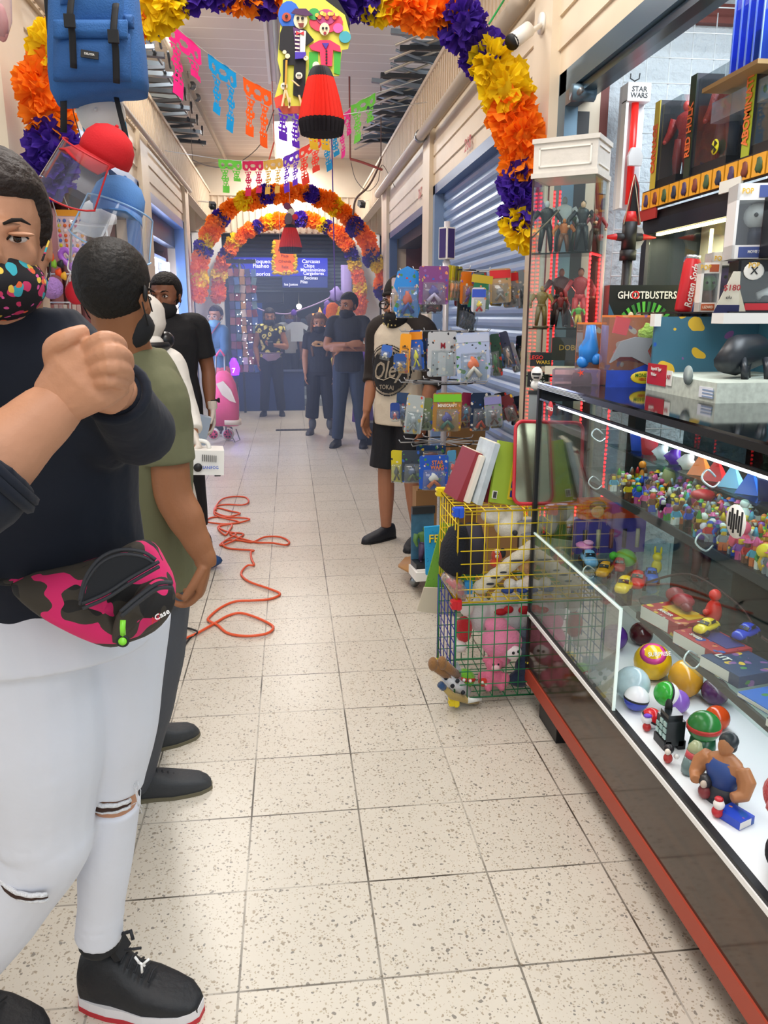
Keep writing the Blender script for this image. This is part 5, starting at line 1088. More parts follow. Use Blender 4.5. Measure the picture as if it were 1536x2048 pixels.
t=thing('candy_bag','clear bag of red and blue toys hanging out of the left of the yellow cube','bag',(.60,2.82,.5))
mb=MB(); mb.eloft([((-.045,0,.045),.016,.03),((-.01,0,.02),.03,.035),((.02,0,-.02),.03,.04),((.03,.0,-.05),.012,.03)],glass('bag_plastic','#f0e4e6',1.6,.18,.12),(0,0,1),12); mb.build('bag_film',t)
mb=MB(); mb.tube([(-.03,0,.03),(.0,0,.0),(.03,.0,-.03)],.012,mat('#d0242c',.4),6); mb.tube([(-.01,-.01,.03),(.02,-.01,.0)],.008,mat('#e8503c',.4),6); mb.build('red_sticks',t)
mb=MB(); mb.box((.05,.0,-.005),(.03,.02,.05),mat('#2a8ac8',.4)); mb.build('blue_piece',t)
def board(label,pts,Y,m,th=.008,extra=None):
 w=[at(px,py,Y=Y) for px,py in pts]; c=w[0]; t=thing('board',label,'board',(c.x,c.y,max(0,c.z)))
 vs=w+[v+V((0,th,0)) for v in w]; n=len(w)
 mb=MB(); mb.add(vs,[tuple(range(n)),tuple(range(n,2*n))[::-1]]+[(i,i+n,(i+1)%n+n,(i+1)%n) for i in range(n)],m); mb.build('panel',t,world=True)
 if extra:extra(t)
 return t
def ex_m(t):
 mb=MB(); q=at(915,1078,Y=3.235); mb.text('M',.05,mat('#22380f',.6),q,x=(1,0,.1),y=(-.15,0,1)); mb.build('lettering',t,world=True)
GD=pattern('green_dots','#6ea63a',[('#4f8a2a',.16)],90)
board('green dotted board standing behind the yellow cube',[(848,1180),(884,1045),(960,1060),(948,1180)],3.24,GD,extra=ex_m)
board('plain cream board at the foot of the green one',[(834,1222),(848,1175),(930,1178),(930,1236)],3.22,mat('#cfc6b0',.6))
def ex_fe(t):
 mb=MB(); q=at(868,1078,Y=3.64); mb.text('FE',.055,mat('#f4d83a',.5),q,x=(1,0,0)); mb.text('FE',.058,mat('#16203a',.5),q+V((.003,.002,-.003)),x=(1,0,0)); mb.build('lettering',t,world=True)
BD=pattern('blue_dots','#1f9ad0',[('#1a7ab8',.18)],70)
board('bright blue dotted bag lettered FE behind the green board',[(852,1150),(849,1055),(905,1050),(900,1150)],3.65,BD,.02,ex_fe)
# ================================================================ rotating peg rack with carded toys
RX,RY=.835,4.33
rk=thing('spinner_rack','white rotating peg stand hung with many carded toys','display rack',(RX,RY,0))
WM=mat('#c9c6cc',.35,metal=.2,name='rack_white')
mb=MB(); mb.cyl((RX,RY,.1),(RX,RY,1.98),.016,WM,12); mb.cyl((RX,RY,1.58),(RX,RY,1.78),.021,WM,12); mb.build('pole',rk,world=True)
mb=MB(); mb.box((RX,RY,1.87),(.06,.06,.16),WHITE,rotm(0,0,.6)); mb.build('top_block',rk,world=True)
mb=MB()
for a in range(4):mb.box((RX+.032*cos(a*pi/2+.6),RY+.032*sin(a*pi/2+.6),1.87),(.004,.045,.145),mat('#3c2f6c',.4),rotm(0,0,a*pi/2+.6))
mb.build('top_picture',rk,world=True)
mb=MB(); mb.lathe([(0,.085),(.17,.085),(.2,.095),(.2,.11),(.02,.12),(.018,.14)],mat('#b5854f',.6,var=.1),8,(RX-.05,RY,0)); mb.build('wooden_base',rk,world=True)
for k in range(4):
 a=k*pi/2+.6; mb=MB(); mb.ell((RX-.05+.14*cos(a),RY+.14*sin(a),.035),(.03,.022,.035),mat('#8c9296',.2,metal=.9),10,8); mb.cyl((RX-.05+.14*cos(a),RY+.14*sin(a),.05),(RX-.05+.14*cos(a),RY+.14*sin(a),.088),.01,STEEL,8); mb.build('caster',rk,world=True)
for zz in (1.73,1.42,1.15,.82):
 mb=MB(); mb.tube([(RX+.17*cos(2*pi*i/24),RY+.17*sin(2*pi*i/24),zz) for i in range(24)],.004,DARKG,5,closed=True)
 for k in range(10):
  a=2*pi*k/10; mb.tube([(RX+.01*cos(a),RY+.01*sin(a),zz),(RX+.24*cos(a),RY+.24*sin(a),zz),(RX+.25*cos(a),RY+.25*sin(a),zz+.015)],.003,mat('#d0d4d8',.3,metal=.4),4)
 mb.build('peg_ring',rk,world=True)
BLIST=glass('blister_clear','#f0f6f8',1.6,.06,.05)
hash_=lambda s:sum(ord(c)*(i+1) for i,c in enumerate(s))
def carded(label,px,py,w,h,card,Y=4.1,ang=0,tilt=0,toy=None,toy2=None,words=(),shape=None,header=None,group='carded toys on the spinner rack',zc=None):
 """hanging card: px,py is its hanging hole; w,h metres; ang: turn about the vertical"""
 p=at(px,py,Y=Y); t=thing('carded_toy',label,'toy package',tuple(p),0,group); t.rotation_euler=(radians(3),tilt,ang)
 cm=art(card,hash_(label),26)
 P=shape or rrect(w,h,.012,3)
 mb=MB(); mb.prism([(q[0],q[1]-h/2+.012) for q in P],.0025,cm,(0,.0,0),(1,0,0),(0,0,1)); cd_=mb.build('card',t)
 if header:
  mb=MB(); mb.bb((-w*.48,-.0045,-.035),(w*.48,-.0028,.004),mat(header,.35)); mb.build('header_band',cd_)
 mb=MB(); mb.eloft([((0,-.004,-h*.93),w*.40,.003),((0,-.018,-h*.90),w*.40,.016),((0,-.018,-h*.42),w*.38,.016),((0,-.006,-h*.36),w*.36,.004)],BLIST,(1,0,0),12,5); mb.build('blister',t)
 if toy:
  mb=MB(); mb.ell((0,-.016,-h*.56),(w*.17,.012,h*.12),mat(toy,.35),9,7,None,lambda d:1+.25*sin(4*d.x+3*d.z)); mb.tube([(-w*.2,-.016,-h*.85),(0,-.016,-h*.66),(w*.2,-.016,-h*.84)],w*.08,mat(toy2 or toy,.35),6); mb.build('toy',t)
 if words:
  mb=MB()
  for (s_,size,c_,x_,z_) in words:mb.text(s_,size,mat(c_,.4),(x_*w,-.0047,-z_*h),sx=.85)
  mb.build('lettering',cd_)
 return t
wave=[(.055,.10),(.075,.03),(.05,-.02),(.07,-.08),(.06,-.125),(-.05,-.125),(-.07,-.08),(-.04,-.02),(-.07,.03),(-.05,.10),(0,.125)]
carded('wavy-edged sky blue card with an orange toy at the left of the top ring',815,535,.14,.26,'#2f8ad8',4.08,.15,0,'#c84a2a','#2a4a9a',[('HERO',.016,'#f4d83a',0,.88)],shape=wave)
carded('purple card with violet toys beside the wavy blue one',868,537,.15,.185,'#7a3f7c',4.06,.0,0,'#3a2a8c','#c8b8d8',[('TITANS',.02,'#f4f0f8',-.1,.9),('3',.02,'#c8e03a',-.38,.3)])
carded('clear empty-looking blister peeking out left of the blue card',795,560,.07,.17,'#c8b0b0',4.2,-.7,0,'#caa46a')
for k in range(4):carded('yellow and black card, %s of the four packed edge-on'%['first','second','third','last'][k],900+k*7,535+k,.05,.17,['#c8c01c','#e0d020','#7a7a18','#b8b41c'][k],4.1+.03*k,radians(58),0,'#e08020')
carded('orange and purple pumpkin-coloured card on the top ring',935,548,.08,.16,'#d8741c',4.12,.4,0,'#5a2a7c')
carded('triangular green card with white bird print',965,552,.12,.18,'#1f7a5a',4.1,.2,.1,'#e8e8d8','#e8b82a',shape=[(.06,-.08),(.035,.07),(0,.09),(-.035,.07),(-.06,-.08)],header='#c8b43a')
carded('small white and red card lettered with a yellow race flag',958,580,.075,.12,'#d8d8e0',4.05,.1,0,'#e8c81c','#c83030',header='#2a5ac8')
carded('red-topped tan card on the right of the top ring',1000,542,.11,.17,'#b89a70',4.15,-.25,-.05,'#8a8a88',header='#d8242c')
carded('second red-topped grey card overlapping the tan one',1020,548,.09,.18,'#8a8c90',4.2,-.5,-.1,'#55585c',header='#c8202c')
carded('thin clear blister at the far right of the top ring',1040,545,.07,.2,'#8f9aa0',4.3,-.9,-.14,'#4a4e55')
carded('little red car blister at the rightmost edge of the top ring',1058,590,.05,.06,'#9aa4a8',4.3,-.4,-.1,'#c03028')
for k in range(5):carded('curved dark blue pouch, number %s counting outward under the top ring'%['one','two','three','four','five'][k],922+k*6,598+k*3,.07,.15,['#5a5a4a','#2c3850','#243a5c','#2c4468','#1c2a44'][k],4.2+.02*k,radians(50),.05*k,'#3a4a6a')
carded('dark small card behind the purple one',862,600,.12,.07,'#3a3850',4.2,0,0,'#6a4a5a')
carded('grey see-through pack low on the left of the top ring',842,590,.06,.1,'#6a6a72',4.2,-.2,0,'#8a7a5a')
carded('orange card lettered KILL BILL at the left of the second ring',812,672,.055,.2,'#f0a01c',4.08,-.15,.06,'#e8b02a',None,[('KILL',.018,'#1a1a1a',0,.28),('BILL',.018,'#1a1a1a',0,.38)])
carded('small blue and white box hanging before the striped shirt',775,695,.06,.06,'#3a6ac0',4.1,-.5,.2,'#e8e0d8')
carded('small blue picture pack at the bottom left of the second ring',800,712,.065,.075,'#2a5298',4.05,0,0,'#c89a4a')
carded('bright blue, red and yellow curved card by the orange one',832,665,.07,.2,'#2458b8',4.1,-.45,-.05,'#e8e01c','#e8e01c',header='#e08a1c')
carded('yellow-edged dark blue card tucked by the curved one',843,680,.05,.17,'#20304c',4.16,-.6,-.05,'#c8d02a')
carded('silver card with green and red bottle shapes',885,668,.15,.225,'#b8bcc0',4.05,.05,0,None,None,[('M',.042,'#8a2030',.02,.26),('#1',.025,'#1a1a1a',.36,.28)])
carded('blue and white card with an orange toy plane lettered PLANES',945,670,.17,.245,'#a8b8d8',4.03,-.08,-.06,'#f06a20','#e8e4da',[('PLANES',.022,'#f4f4f4',0,.9)],header='#b8c4dc')
carded('dark green card right of the plane card',990,672,.06,.22,'#2a4a3a',4.15,-.8,-.1,'#2a7a3a')
carded('long card of small round toys slanting at the right of the second ring',1006,668,.05,.19,'#3a4058',4.18,-.5,-.3,'#c8a08a')
carded('clear pack with white and red toys at the far right of the second ring',1020,690,.045,.16,'#8c9098',4.2,-.3,-.32,'#d84a3a','#e8e8e4')
carded('green and brown card lettered MINECRAFT',895,790,.15,.2,'#a5793f',4.03,0,0,'#3a3a8c','#3a6a5a',[('MINECRAFT',.022,'#f2f0e8',0,.27)],header='#7ac83a')
carded('large clear bottle-shaped blister on the third ring',832,795,.09,.2,'#a8b0b0',4.03,-.15,.1,'#8c9498')
carded('green-tinted blister beside the clear bottle-shaped one',852,800,.07,.17,'#6a7a4a',4.1,-.2,0,'#4a5a3a')
carded('dark blue small box hanging at the left of the third ring',790,810,.05,.085,'#1f3f8c',4.08,-.1,0,'#c83a2a')
carded('slate blue card at the left of the third ring',808,790,.075,.14,'#2c4468',4.1,-.3,.06,'#3a5a8a')
carded('grey mixed card below the slate blue one',820,830,.08,.1,'#6a6460',4.16,-.2,0,'#8a5a4a')
carded('red and blue fanned card on the right of the third ring',935,790,.07,.15,'#8a2c4c',4.08,.3,.14,'#2a6a8c')
carded('black and blue wide card on the right of the third ring',962,790,.11,.2,'#243450',4.06,.1,0,'#20243a','#b83a2a')
carded('white-topped grey card with a toy on the right of the third ring',985,795,.09,.16,'#8a9098',4.04,-.15,-.1,'#5a3a3a',header='#8a8ac0')
carded('dark red small pack at the far right of the third ring',1012,795,.07,.14,'#6a2c34',4.15,-.4,-.35,'#3a3a3c')
carded('black slanting pack behind the far right one',1000,790,.07,.15,'#1c2026',4.2,-.3,-.2,'#2a3038')
carded('blue card lettered STAR WARS with white masked toys on the lowest ring',868,915,.15,.18,'#2a5ac0',3.95,.0,0,'#e8e4dc','#c86a3a',[('STAR',.03,'#f0862a',.12,.15),('WARS',.03,'#f0862a',.12,.29),('METAL',.02,'#1a1c28',0,.78)])
carded('black and yellow striped card at the left of the lowest ring',795,905,.07,.17,'#c8b81c',4.05,-.5,0,'#3a3c30')
carded('dark card with two blue figures on the lowest ring',825,905,.11,.17,'#303a48',4.0,-.1,0,'#26456e','#5a6a3a')
carded('pale blue curved card at the right of the lowest ring',903,905,.06,.13,'#5aa8d8',3.98,.5,0,'#e84a3a','#f2f0ec')
carded('flat dark pack lying over the lowest ring',862,895,.16,.05,'#24406a',4.15,.0,0,'#7a3a2a')
for rn,py0 in (('top',548),('second',675),('third',796)):
 for k,(cn,cc) in enumerate((('brown','#6a4a34'),('navy','#24345c'),('teal','#2a6a70'),('maroon','#6a2430'),('grey','#7a7e84'),('mustard','#b08a2a'),('black','#1e2024'))):
  carded('%s card half hidden at the back of the %s ring'%(cn,rn),812+k*37+(7 if rn=='second' else 0),py0+(k%2)*6,.085,.165,cc,4.42,-.7+.23*k,.05*(k%3-1),['#c8a04a','#b8484a','#5a8ac8'][k%3])
def crate(name,label,cat,loc,d,m,rz=0):
 t=thing(name,label,cat,loc,rz); mb=MB(); mb.bb((-d[0]/2,-d[1]/2,0),(d[0]/2,d[1]/2,d[2]),m); mb.build('carton',t)
 mb=MB(); mb.bb((-d[0]/2+.01,-d[1]/2+.01,d[2]),(d[0]/2-.01,-d[1]/2+.03,d[2]+.01),m); mb.build('flap',t)
 return t
CB=mat('#9c7448',.75,var=.08,vscale=6,name='cardboard')
crate('cardboard_box','tall brown cardboard box between the spinner rack and the wire cubes','box',(1.09,4.0,.0),(.2,.24,.72),CB)
crate('cardboard_box','brown cardboard box behind the spinner rack pole','box',(1.08,4.95,0),(.22,.3,.88),CB)
crate('cardboard_box','flattened brown carton on the base of the spinner rack','box',(.745,4.40,.122),(.12,.14,.42),CB)
t=crate('toy_box','white flat box on the wooden base of the rack','box',(.70,4.1,.112),(.14,.16,.05),WHITE,.1)
t=thing('carded_toy','dark boxed green muscular figure standing on the rack base','toy package',(.70,4.12,.163),.15)
mb=MB(); mb.bb((-.06,.05,0),(.07,.055,.33),mat('#4a7a98',.4,var=.3,vscale=20)); mb.bb((-.06,.03,.29),(.07,.055,.33),mat('#2c3034',.4)); mb.build('card',t)
mb=MB(); mb.bb((-.06,-.05,0),(.07,.05,.03),mat('#24282c',.4)); mb.build('tray',t)
mb=MB(); mb.xf=TR((0,0,.03),0,0,0); figure_mesh(mb,.2,mat('#4f7a3a',.5),mat('#4a3a5a',.5),mat('#4f7a3a',.5),.3,1.6); mb.build('figurine',t)
# ================================================================ left wall: hanging bags, caps and shop goods
t=thing('backpack','blue canvas backpack with black straps hanging high on the left','backpack',(-.57,2.8,2.2))
BC=mat('#2f66a8',.8,bump=.25,bscale=220,var=.06,vscale=30,name='blue_canvas'); BC2=mat('#2a5c9a',.8,bump=.25,bscale=220); BS=mat('#16181c',.8)
RG=V((cos(.35),-sin(.35)*0+.05,0)).normalized()
def bk(px,py,Y=2.8):return at(px,py,Y=Y)
rows=[(192,110,286,.06),(180,100,290,.09),(150,97,291,.11),(90,96,286,.115),(20,98,276,.115),(-60,104,268,.1),(-130,120,255,.07),(-160,150,230,.03)]
secs=[]
for (py,xa,xb,d) in rows:
 A_,B_=bk(xa,py+(4 if py>100 else 0)),bk(xb,py); secs.append(((A_+B_)/2+V((0,.03,0)),(B_-A_).length/2,d))
mb=MB(); mb.eloft(secs,BC,(1,0,.0),28,3.2); o=mb.build('body',t,world=True)
def curvedpatch(x0_,x1_,y0_,y1_,d,m,nm,bulge=.02,label=None):
 """padded panel in front of the pack"""
 nx,ny=10,10; vs=[]; fs=[]
 for lay in (0,1):
  for j in range(ny+1):
   for i in range(nx+1):
    u=i/nx; v=j/ny; q=bk(x0_+(x1_-x0_)*u,y0_+(y1_-y0_)*v); b_=bulge*min(1,4*u,4*(1-u))*min(1,4*v,4*(1-v))
    vs.append(q+V((0,-d-(b_ if lay else -.02),0)))
 n=(nx+1)*(ny+1)
 for j in range(ny):
  for i in range(nx):
   a=n+j*(nx+1)+i; fs.append((a,a+1,a+nx+2,a+nx+1))
 edge=[i for i in range(nx+1)]+[j*(nx+1)+nx for j in range(1,ny+1)]+[ny*(nx+1)+i for i in range(nx-1,-1,-1)]+[j*(nx+1) for j in range(ny-1,0,-1)]
 for a,b2 in zip(edge,edge[1:]+edge[:1]):fs.append((a,b2,b2+n,a+n))
 mb=MB(); mb.add(vs,fs,m,True); o=mb.build(nm,t,world=True)
 if label:o['label']=label
 return o
curvedpatch(122,270,86,176,.085,BC2,'front_pocket',.03)
curvedpatch(128,268,66,100,.115,BC,'pocket_flap',.012)
curvedpatch(156,256,-90,74,.085,BC,'front_panel',.025)
curvedpatch(136,162,0,30,.085,BC2,'side_tab',.01); curvedpatch(258,276,48,72,.08,BC2,'side_tab',.01)
for (a,b_) in ((160,66),(242,95)):
 mb=MB(); P=[bk(a+5,b_-60)+V((0,-.112,0)),bk(a+5,b_)+V((0,-.145,0)),bk(a+8,b_+34)+V((0,-.138,0)),bk(a+6,b_+92)+V((0,-.112,0))]; mb.tube(catmull(P,4),.0105,BS,6,flat=.3); bs_=mb.build('buckle_strap',t,world=True)
 mb=MB(); mb.box(bk(a+6,b_+12)+V((0,-.155,0)),(.03,.012,.034),BS); mb.build('buckle',bs_,world=True)
mb=MB(); q=bk(199,135)+V((0,-.125,0)); mb.box(q,(.05,.006,.02),DARK,rotm(0,.12,0)); mb.text('DEUTER',.008,WHITE,q+V((0,-.004,0)),x=(1,0,-.12)); mb.build('brand_label',t,world=True)
mb=MB(); mb.tube([bk(127,170),bk(128,215,2.78),bk(128,265,2.78)],.011,BS,5,flat=.25); mb.tube([bk(233,195),bk(240,225,2.78),bk(251,268,2.78),bk(251,284,2.78)],.009,BS,5,flat=.25); mb.build('strap',t,world=True)
mb=MB(); mb.bb((bk(94,0).x-.004,2.78,bk(94,130).z),(bk(104,0).x,2.9,bk(94,-60).z),BS); mb.build('mesh_side_pocket',t,world=True)
mb=MB(); mb.tube([bk(190,-160),bk(190,-230)],.01,BS,6); mb.cyl(bk(190,-225),V((-1.25,3.0,bk(190,-225).z)),.008,STEEL,6); mb.build('hanging_hook',t,world=True)
def cap(label,cpos,crown,brim,rx,Rr=.075,shield=None,rim=None,cat='cap'):
 t=thing('cap',label,cat,tuple(cpos)); t.rotation_euler=rx
 m1=mat(crown,.85,bump=.15,bscale=200); mb=MB(); n=20; vs=[]; fs=[]
 prof=[(Rr,0),(Rr*1.02,Rr*.3),(Rr*.95,Rr*.7),(Rr*.72,Rr*1.05),(Rr*.35,Rr*1.25),(.002,Rr*1.3)]
 mb.lathe(prof[::1]+[(.001,Rr*1.28),(Rr*.33,Rr*1.22),(Rr*.7,Rr*1.0),(Rr*.92,Rr*.68),(Rr*.98,Rr*.3),(Rr*.97,0)],m1,24); mb.ell((0,0,Rr*1.31),.006,m1,8,5); mb.build('crown',t)
 mb=MB(); P=[(Rr*cos(a),-Rr*sin(a)) for a in [pi*.08+i*pi*.84/12 for i in range(13)]]; Q=[(Rr*.98*cos(a),-Rr*.35-Rr*1.45*sin(a)**.75) for a in [pi*.08+i*pi*.84/12 for i in range(13)]]
 vs=[V((p[0],p[1],.004)) for p in P]+[V((q[0],q[1],-.018+.02*abs(q[0])/Rr*-1)) for q in Q]; vs+=[v-V((0,0,.004)) for v in vs]
 fs=[]
 for i in range(12):fs+=[(i,i+1,i+14,i+13),(26+i,39+i,40+i,27+i),(13+i,14+i,40+i,39+i)]
 mb.add(vs,fs,mat(brim,.8),True); mb.build('brim',t)
 if shield:
  mb=MB(); vs=[]; fs=[]
  for j in range(7):
   for i in range(15):
    a=-pi*.12-i*pi*.76/14; r2=Rr*(1.35+.06*j); vs.append(V((r2*cos(a),r2*sin(a)-Rr*.3,-.0-j*.027+(.03 if j==6 else 0)*(abs(i-7)/7)**3)))
  for j in range(6):
   for i in range(14):a=j*15+i; fs.append((a,a+1,a+16,a+15))
  mb.add(vs,fs,glass('face_shield','#f2f4f6',2.2,.03),True); fs_=mb.build('face_shield',t)
  mb=MB(); mb.tube([vs[i] for i in range(15)]+[vs[j*15+14] for j in range(1,7)]+[vs[90+i] for i in range(13,-1,-1)]+[vs[j*15] for j in range(5,0,-1)],.003,mat(rim,.5),5,closed=True); mb.build('shield_edging',fs_)
 return t
cap('white cap with turquoise brim hanging right under the backpack',at(205,228,Y=2.95),'#dcdad6','#1f86b4',(radians(95),0,0),.075)
cap('red cap with clear red-edged face shield on the left',at(208,318,Y=2.7),'#cc1420','#b8121e',(radians(-10),radians(28),radians(-38)),.078,True,'#c41c26')
cap('light blue cap with clear face shield below the red one',at(232,420,Y=2.9),'#5a8ed0','#5a8ed0',(radians(0),radians(20),radians(25)),.085,True,'#9cc4ee')
cap('white cap with face shield half hidden beside the blue one',at(198,445,Y=3.05),'#dfe2ea','#dfe2ea',(radians(10),radians(10),radians(-30)),.06,True,'#e8ecf4')
mb=MB(); mb.tube([at(190,180,Y=2.95),at(200,260,Y=2.85),at(215,340,Y=2.95),at(222,380,Y=3.0),at(205,430,Y=3.05)],.003,WIRE,5); mb.tube(catmull([at(150,190,Y=2.9),at(146,220,Y=2.9),at(160,270,Y=2.8),at(163,290,Y=2.75)],5),.002,DARKG,4); tag(mb.build('hanging_chain'),'thin wire chain holding the caps one under another','chain')
t=thing('sticker_sheet','white sheet of colourful round stickers hung in the left shop','stickers',tuple(at(143,470,Y=4.4)))
a,b_=at(120,525,Y=4.42),at(166,420,Y=4.42); mb=MB(); mb.bb((a.x,4.42,a.z),(b_.x,4.425,b_.z),mat('#e8d0d8',.5)); mb.bb((a.x,4.418,b_.z-.03),(b_.x,4.42,b_.z),mat('#e8a02a',.5)); mb.build('sheet',t,world=True)
mb=MB(); rr=random.Random(8)
for i in range(5):
 for j in range(9):mb.ell((a.x+(b_.x-a.x)*(i+.5)/5,4.417,a.z+(b_.z-.04-a.z)*(j+.5)/9),(.009,.002,.009),mat(rr.choice(['#e85a9a','#f0a030','#e8e030','#5a7ac8','#c84a8a','#8a4a7a','#f4f0f0','#e8703a']),.5),7,5)
mb.build('stickers',t,world=True)
mb=MB(); mb.tube([V(((a.x+b_.x)/2,4.42,b_.z)),V((-1.27,4.42,2.6))],.002,WIRE,4); mb.build('thread',t,world=True)
t=thing('heart_balloon','shiny purple heart-shaped ring hung in the left shop','heart',tuple(at(141,515,Y=4.3)))
hp=[V((.047*1.0*sin(u)**3,0,.0031*(13*cos(u)-5*cos(2*u)-2*cos(3*u)-cos(4*u)))) for u in [2*pi*i/36 for i in range(36)]]
mb=MB(); mb.tube(hp,.014,mat('#b06ae0',.25),10,closed=True); mb.build('ring',t)
t=thing('pompom','lilac fluffy pompom among red goods in the left shop','pompom',tuple(at(104,576,Y=4.2)))
mb=MB(); mb.ell((0,0,0),.052,mat('#b48ad8',.95,bump=1,bscale=90),20,14,None,lambda d:1+.05*sin(23*d.x)*sin(19*d.z+11*d.y)); mb.build('ball',t)
mb=MB(); mb.cyl((0,0,.05),(0,0,.14),.0015,WIRE,4); mb.build('thread',t)
for (px,py,s_,h_,lab) in ((76,590,.05,'#b8202c','red round bag at the left of the lilac pompom'),(152,585,.055,'#c81830','red cap-like bag hung right of the lilac pompom')):
 t=thing('red_bag',lab,'bag',tuple(at(px,py,Y=4.35))); mb=MB(); mb.ell((0,0,0),(s_,.03,s_*1.1),mat(h_,.6),14,10); mb.build('pouch',t); mb=MB(); mb.tube(catmull([(-s_*.8,0,.03),(-s_*.4,0,s_*1.5),(s_*.4,0,s_*1.5),(s_*.8,0,.03)],5),.004,WHITE,5); mb.tube([(0,0,s_*1.5),(-1.262-t.location.x,0,2.6-t.location.z)],.002,WIRE,4); mb.build('strap',t)
t=thing('toy_garland','orange, green and silver small hair clips hung in the left shop','hair clips',tuple(at(105,520,Y=4.25)))
for k,(px,py,h_) in enumerate(((100,500,'#c8ccc8'),(103,515,'#f0642a'),(108,528,'#8ac83a'),(95,525,'#7a8c6a'),(118,545,'#f05020'),(122,528,'#1c1c28'),(128,552,'#e8b030'))):
 mb=MB(); mb.ell(at(px,py,Y=4.25),(.017,.01,.02),mat(h_,.4),8,6,None,lambda d:1+.2*sin(5*d.x)); mb.build('hair_clip',t,world=True)
t=thing('display_rack','white wire goods rack inside the left shop','rack',tuple(at(115,620,Y=4.6)))
mb=MB()
for px in (92,140):mb.cyl(at(px,545,Y=4.5),at(px,700,Y=4.5),.004,WIRE,5)
for py in (548,605,650):mb.cyl(at(80,py,Y=4.5),at(168,py,Y=4.5),.004,WIRE,5)
mb.build('wire_frame',t,world=True)
mb=MB(); [mb.box(at(88+9*k,640,Y=4.55),(.018,.01,.16),mat(['#c8a8a0','#e8dcc8','#b87a70','#d8c8b8'][k%4],.5)) for k in range(9)]; mb.build('hanging_cards',t,world=True)
mb=MB(); q=at(43,101,x=-1.24); mb.tube([q+V((0,.022*cos(2*pi*i/16),.022*sin(2*pi*i/16))) for i in range(16)],.0035,STEEL,6,closed=True); tag(mb.build('ring_hook'),'small steel ring screwed to the left wall','hook')
mb=MB(); P=catmull([at(43,101,x=-1.22),at(100,140,Y=4.3),at(130,175,Y=4.1)],4); mb.tube(P,.003,CBL if 'CBL' in globals() else WIRE,4); tag(mb.build('guy_wire'),'wire from the wall ring to the near flower arch','wire')
t=thing('plastic_bag','clear bag with a pink toy hanging at the top left corner','bag',tuple(at(2,40,Y=2.6)))
mb=MB(); mb.eloft([(at(2,75,Y=2.6),.015,.02),(at(2,40,Y=2.6),.03,.03),(at(0,-30,Y=2.6),.03,.03),(at(0,-60,Y=2.6),.008,.01)],glass('bag_plastic','#f0e4e6',1.6,.18,.12),(1,0,0),10); mb.build('bag_film',t,world=True)
mb=MB(); mb.ell(at(2,45,Y=2.6),(.02,.02,.05),mat('#c88a88',.5),10,8); mb.build('pink_toy',t,world=True)
# ================================================================ orange extension cord on the floor
pts=[(368,1278),(395,1266),(430,1246),(455,1232),(480,1226),(510,1234),(540,1248),(546,1258),(530,1268),(490,1272),(455,1266),(435,1250),(420,1243),(417,1236),(440,1216),(470,1203),(505,1201),(540,1198),(560,1188),(540,1178),(500,1164),(484,1152),(484,1142),(495,1131),(508,1130),(503,1118),(502,1104),(507,1101),(480,1099),(455,1096),(445,1088),(455,1080),(480,1081),(505,1084),(530,1074),(560,1074),(578,1083),(572,1090),(545,1086),(515,1085),(490,1079),(468,1072),(460,1067),(475,1066),(487,1069),(470,1080),(452,1088),(440,1090),(452,1080),(472,1068),(450,1062),(438,1054),(450,1050),(464,1050),(455,1066),(450,1070),(440,1062),(436,1054),(445,1049),(480,1045),(499,1038),(470,1035),(430,1034),(412,1040),(414,1044),(450,1048),(478,1044),(440,1034),(428,1026),(434,1016),(460,1022),(480,1027),(455,1033),(430,1024),(432,1012),(445,998),(470,993),(492,995),(497,1004),(485,1010),(455,1009),(434,1012),(432,1020)]
zz_=lambda i:.007+.006*(1+sin(i*1.7))/2
P=catmull([at(px,py,z=zz_(i)) for i,(px,py) in enumerate(pts)],6); mb=MB(); mb.tube(P,.0068,mat('#e0572c',.45),7)
tag(mb.build('extension_cord'),'orange extension cord looped in tangles on the tiled floor','cord')
mb=MB(); mb.tube(catmull([at(352,1250,z=.006),at(375,1256,z=.008),at(395,1264,z=.016),at(380,1276,z=.008),at(366,1295,z=.006),at(340,1330,z=.006)],6),.005,DARK,6); tag(mb.build('power_cable'),'black cable crossing under the orange cord','cable')
mb=MB(); mb.tube(catmull([at(128,1766,z=.007),at(95,1783,z=.007),at(50,1820,z=.007),at(30,1850,z=.007),at(0,1875,z=.007),at(-60,1920,z=.007),at(-140,1950,z=.007)],6),.0065,mat('#26262c',.5),7); tag(mb.build('power_cable'),'thick black cable running off at the lower left','cable')
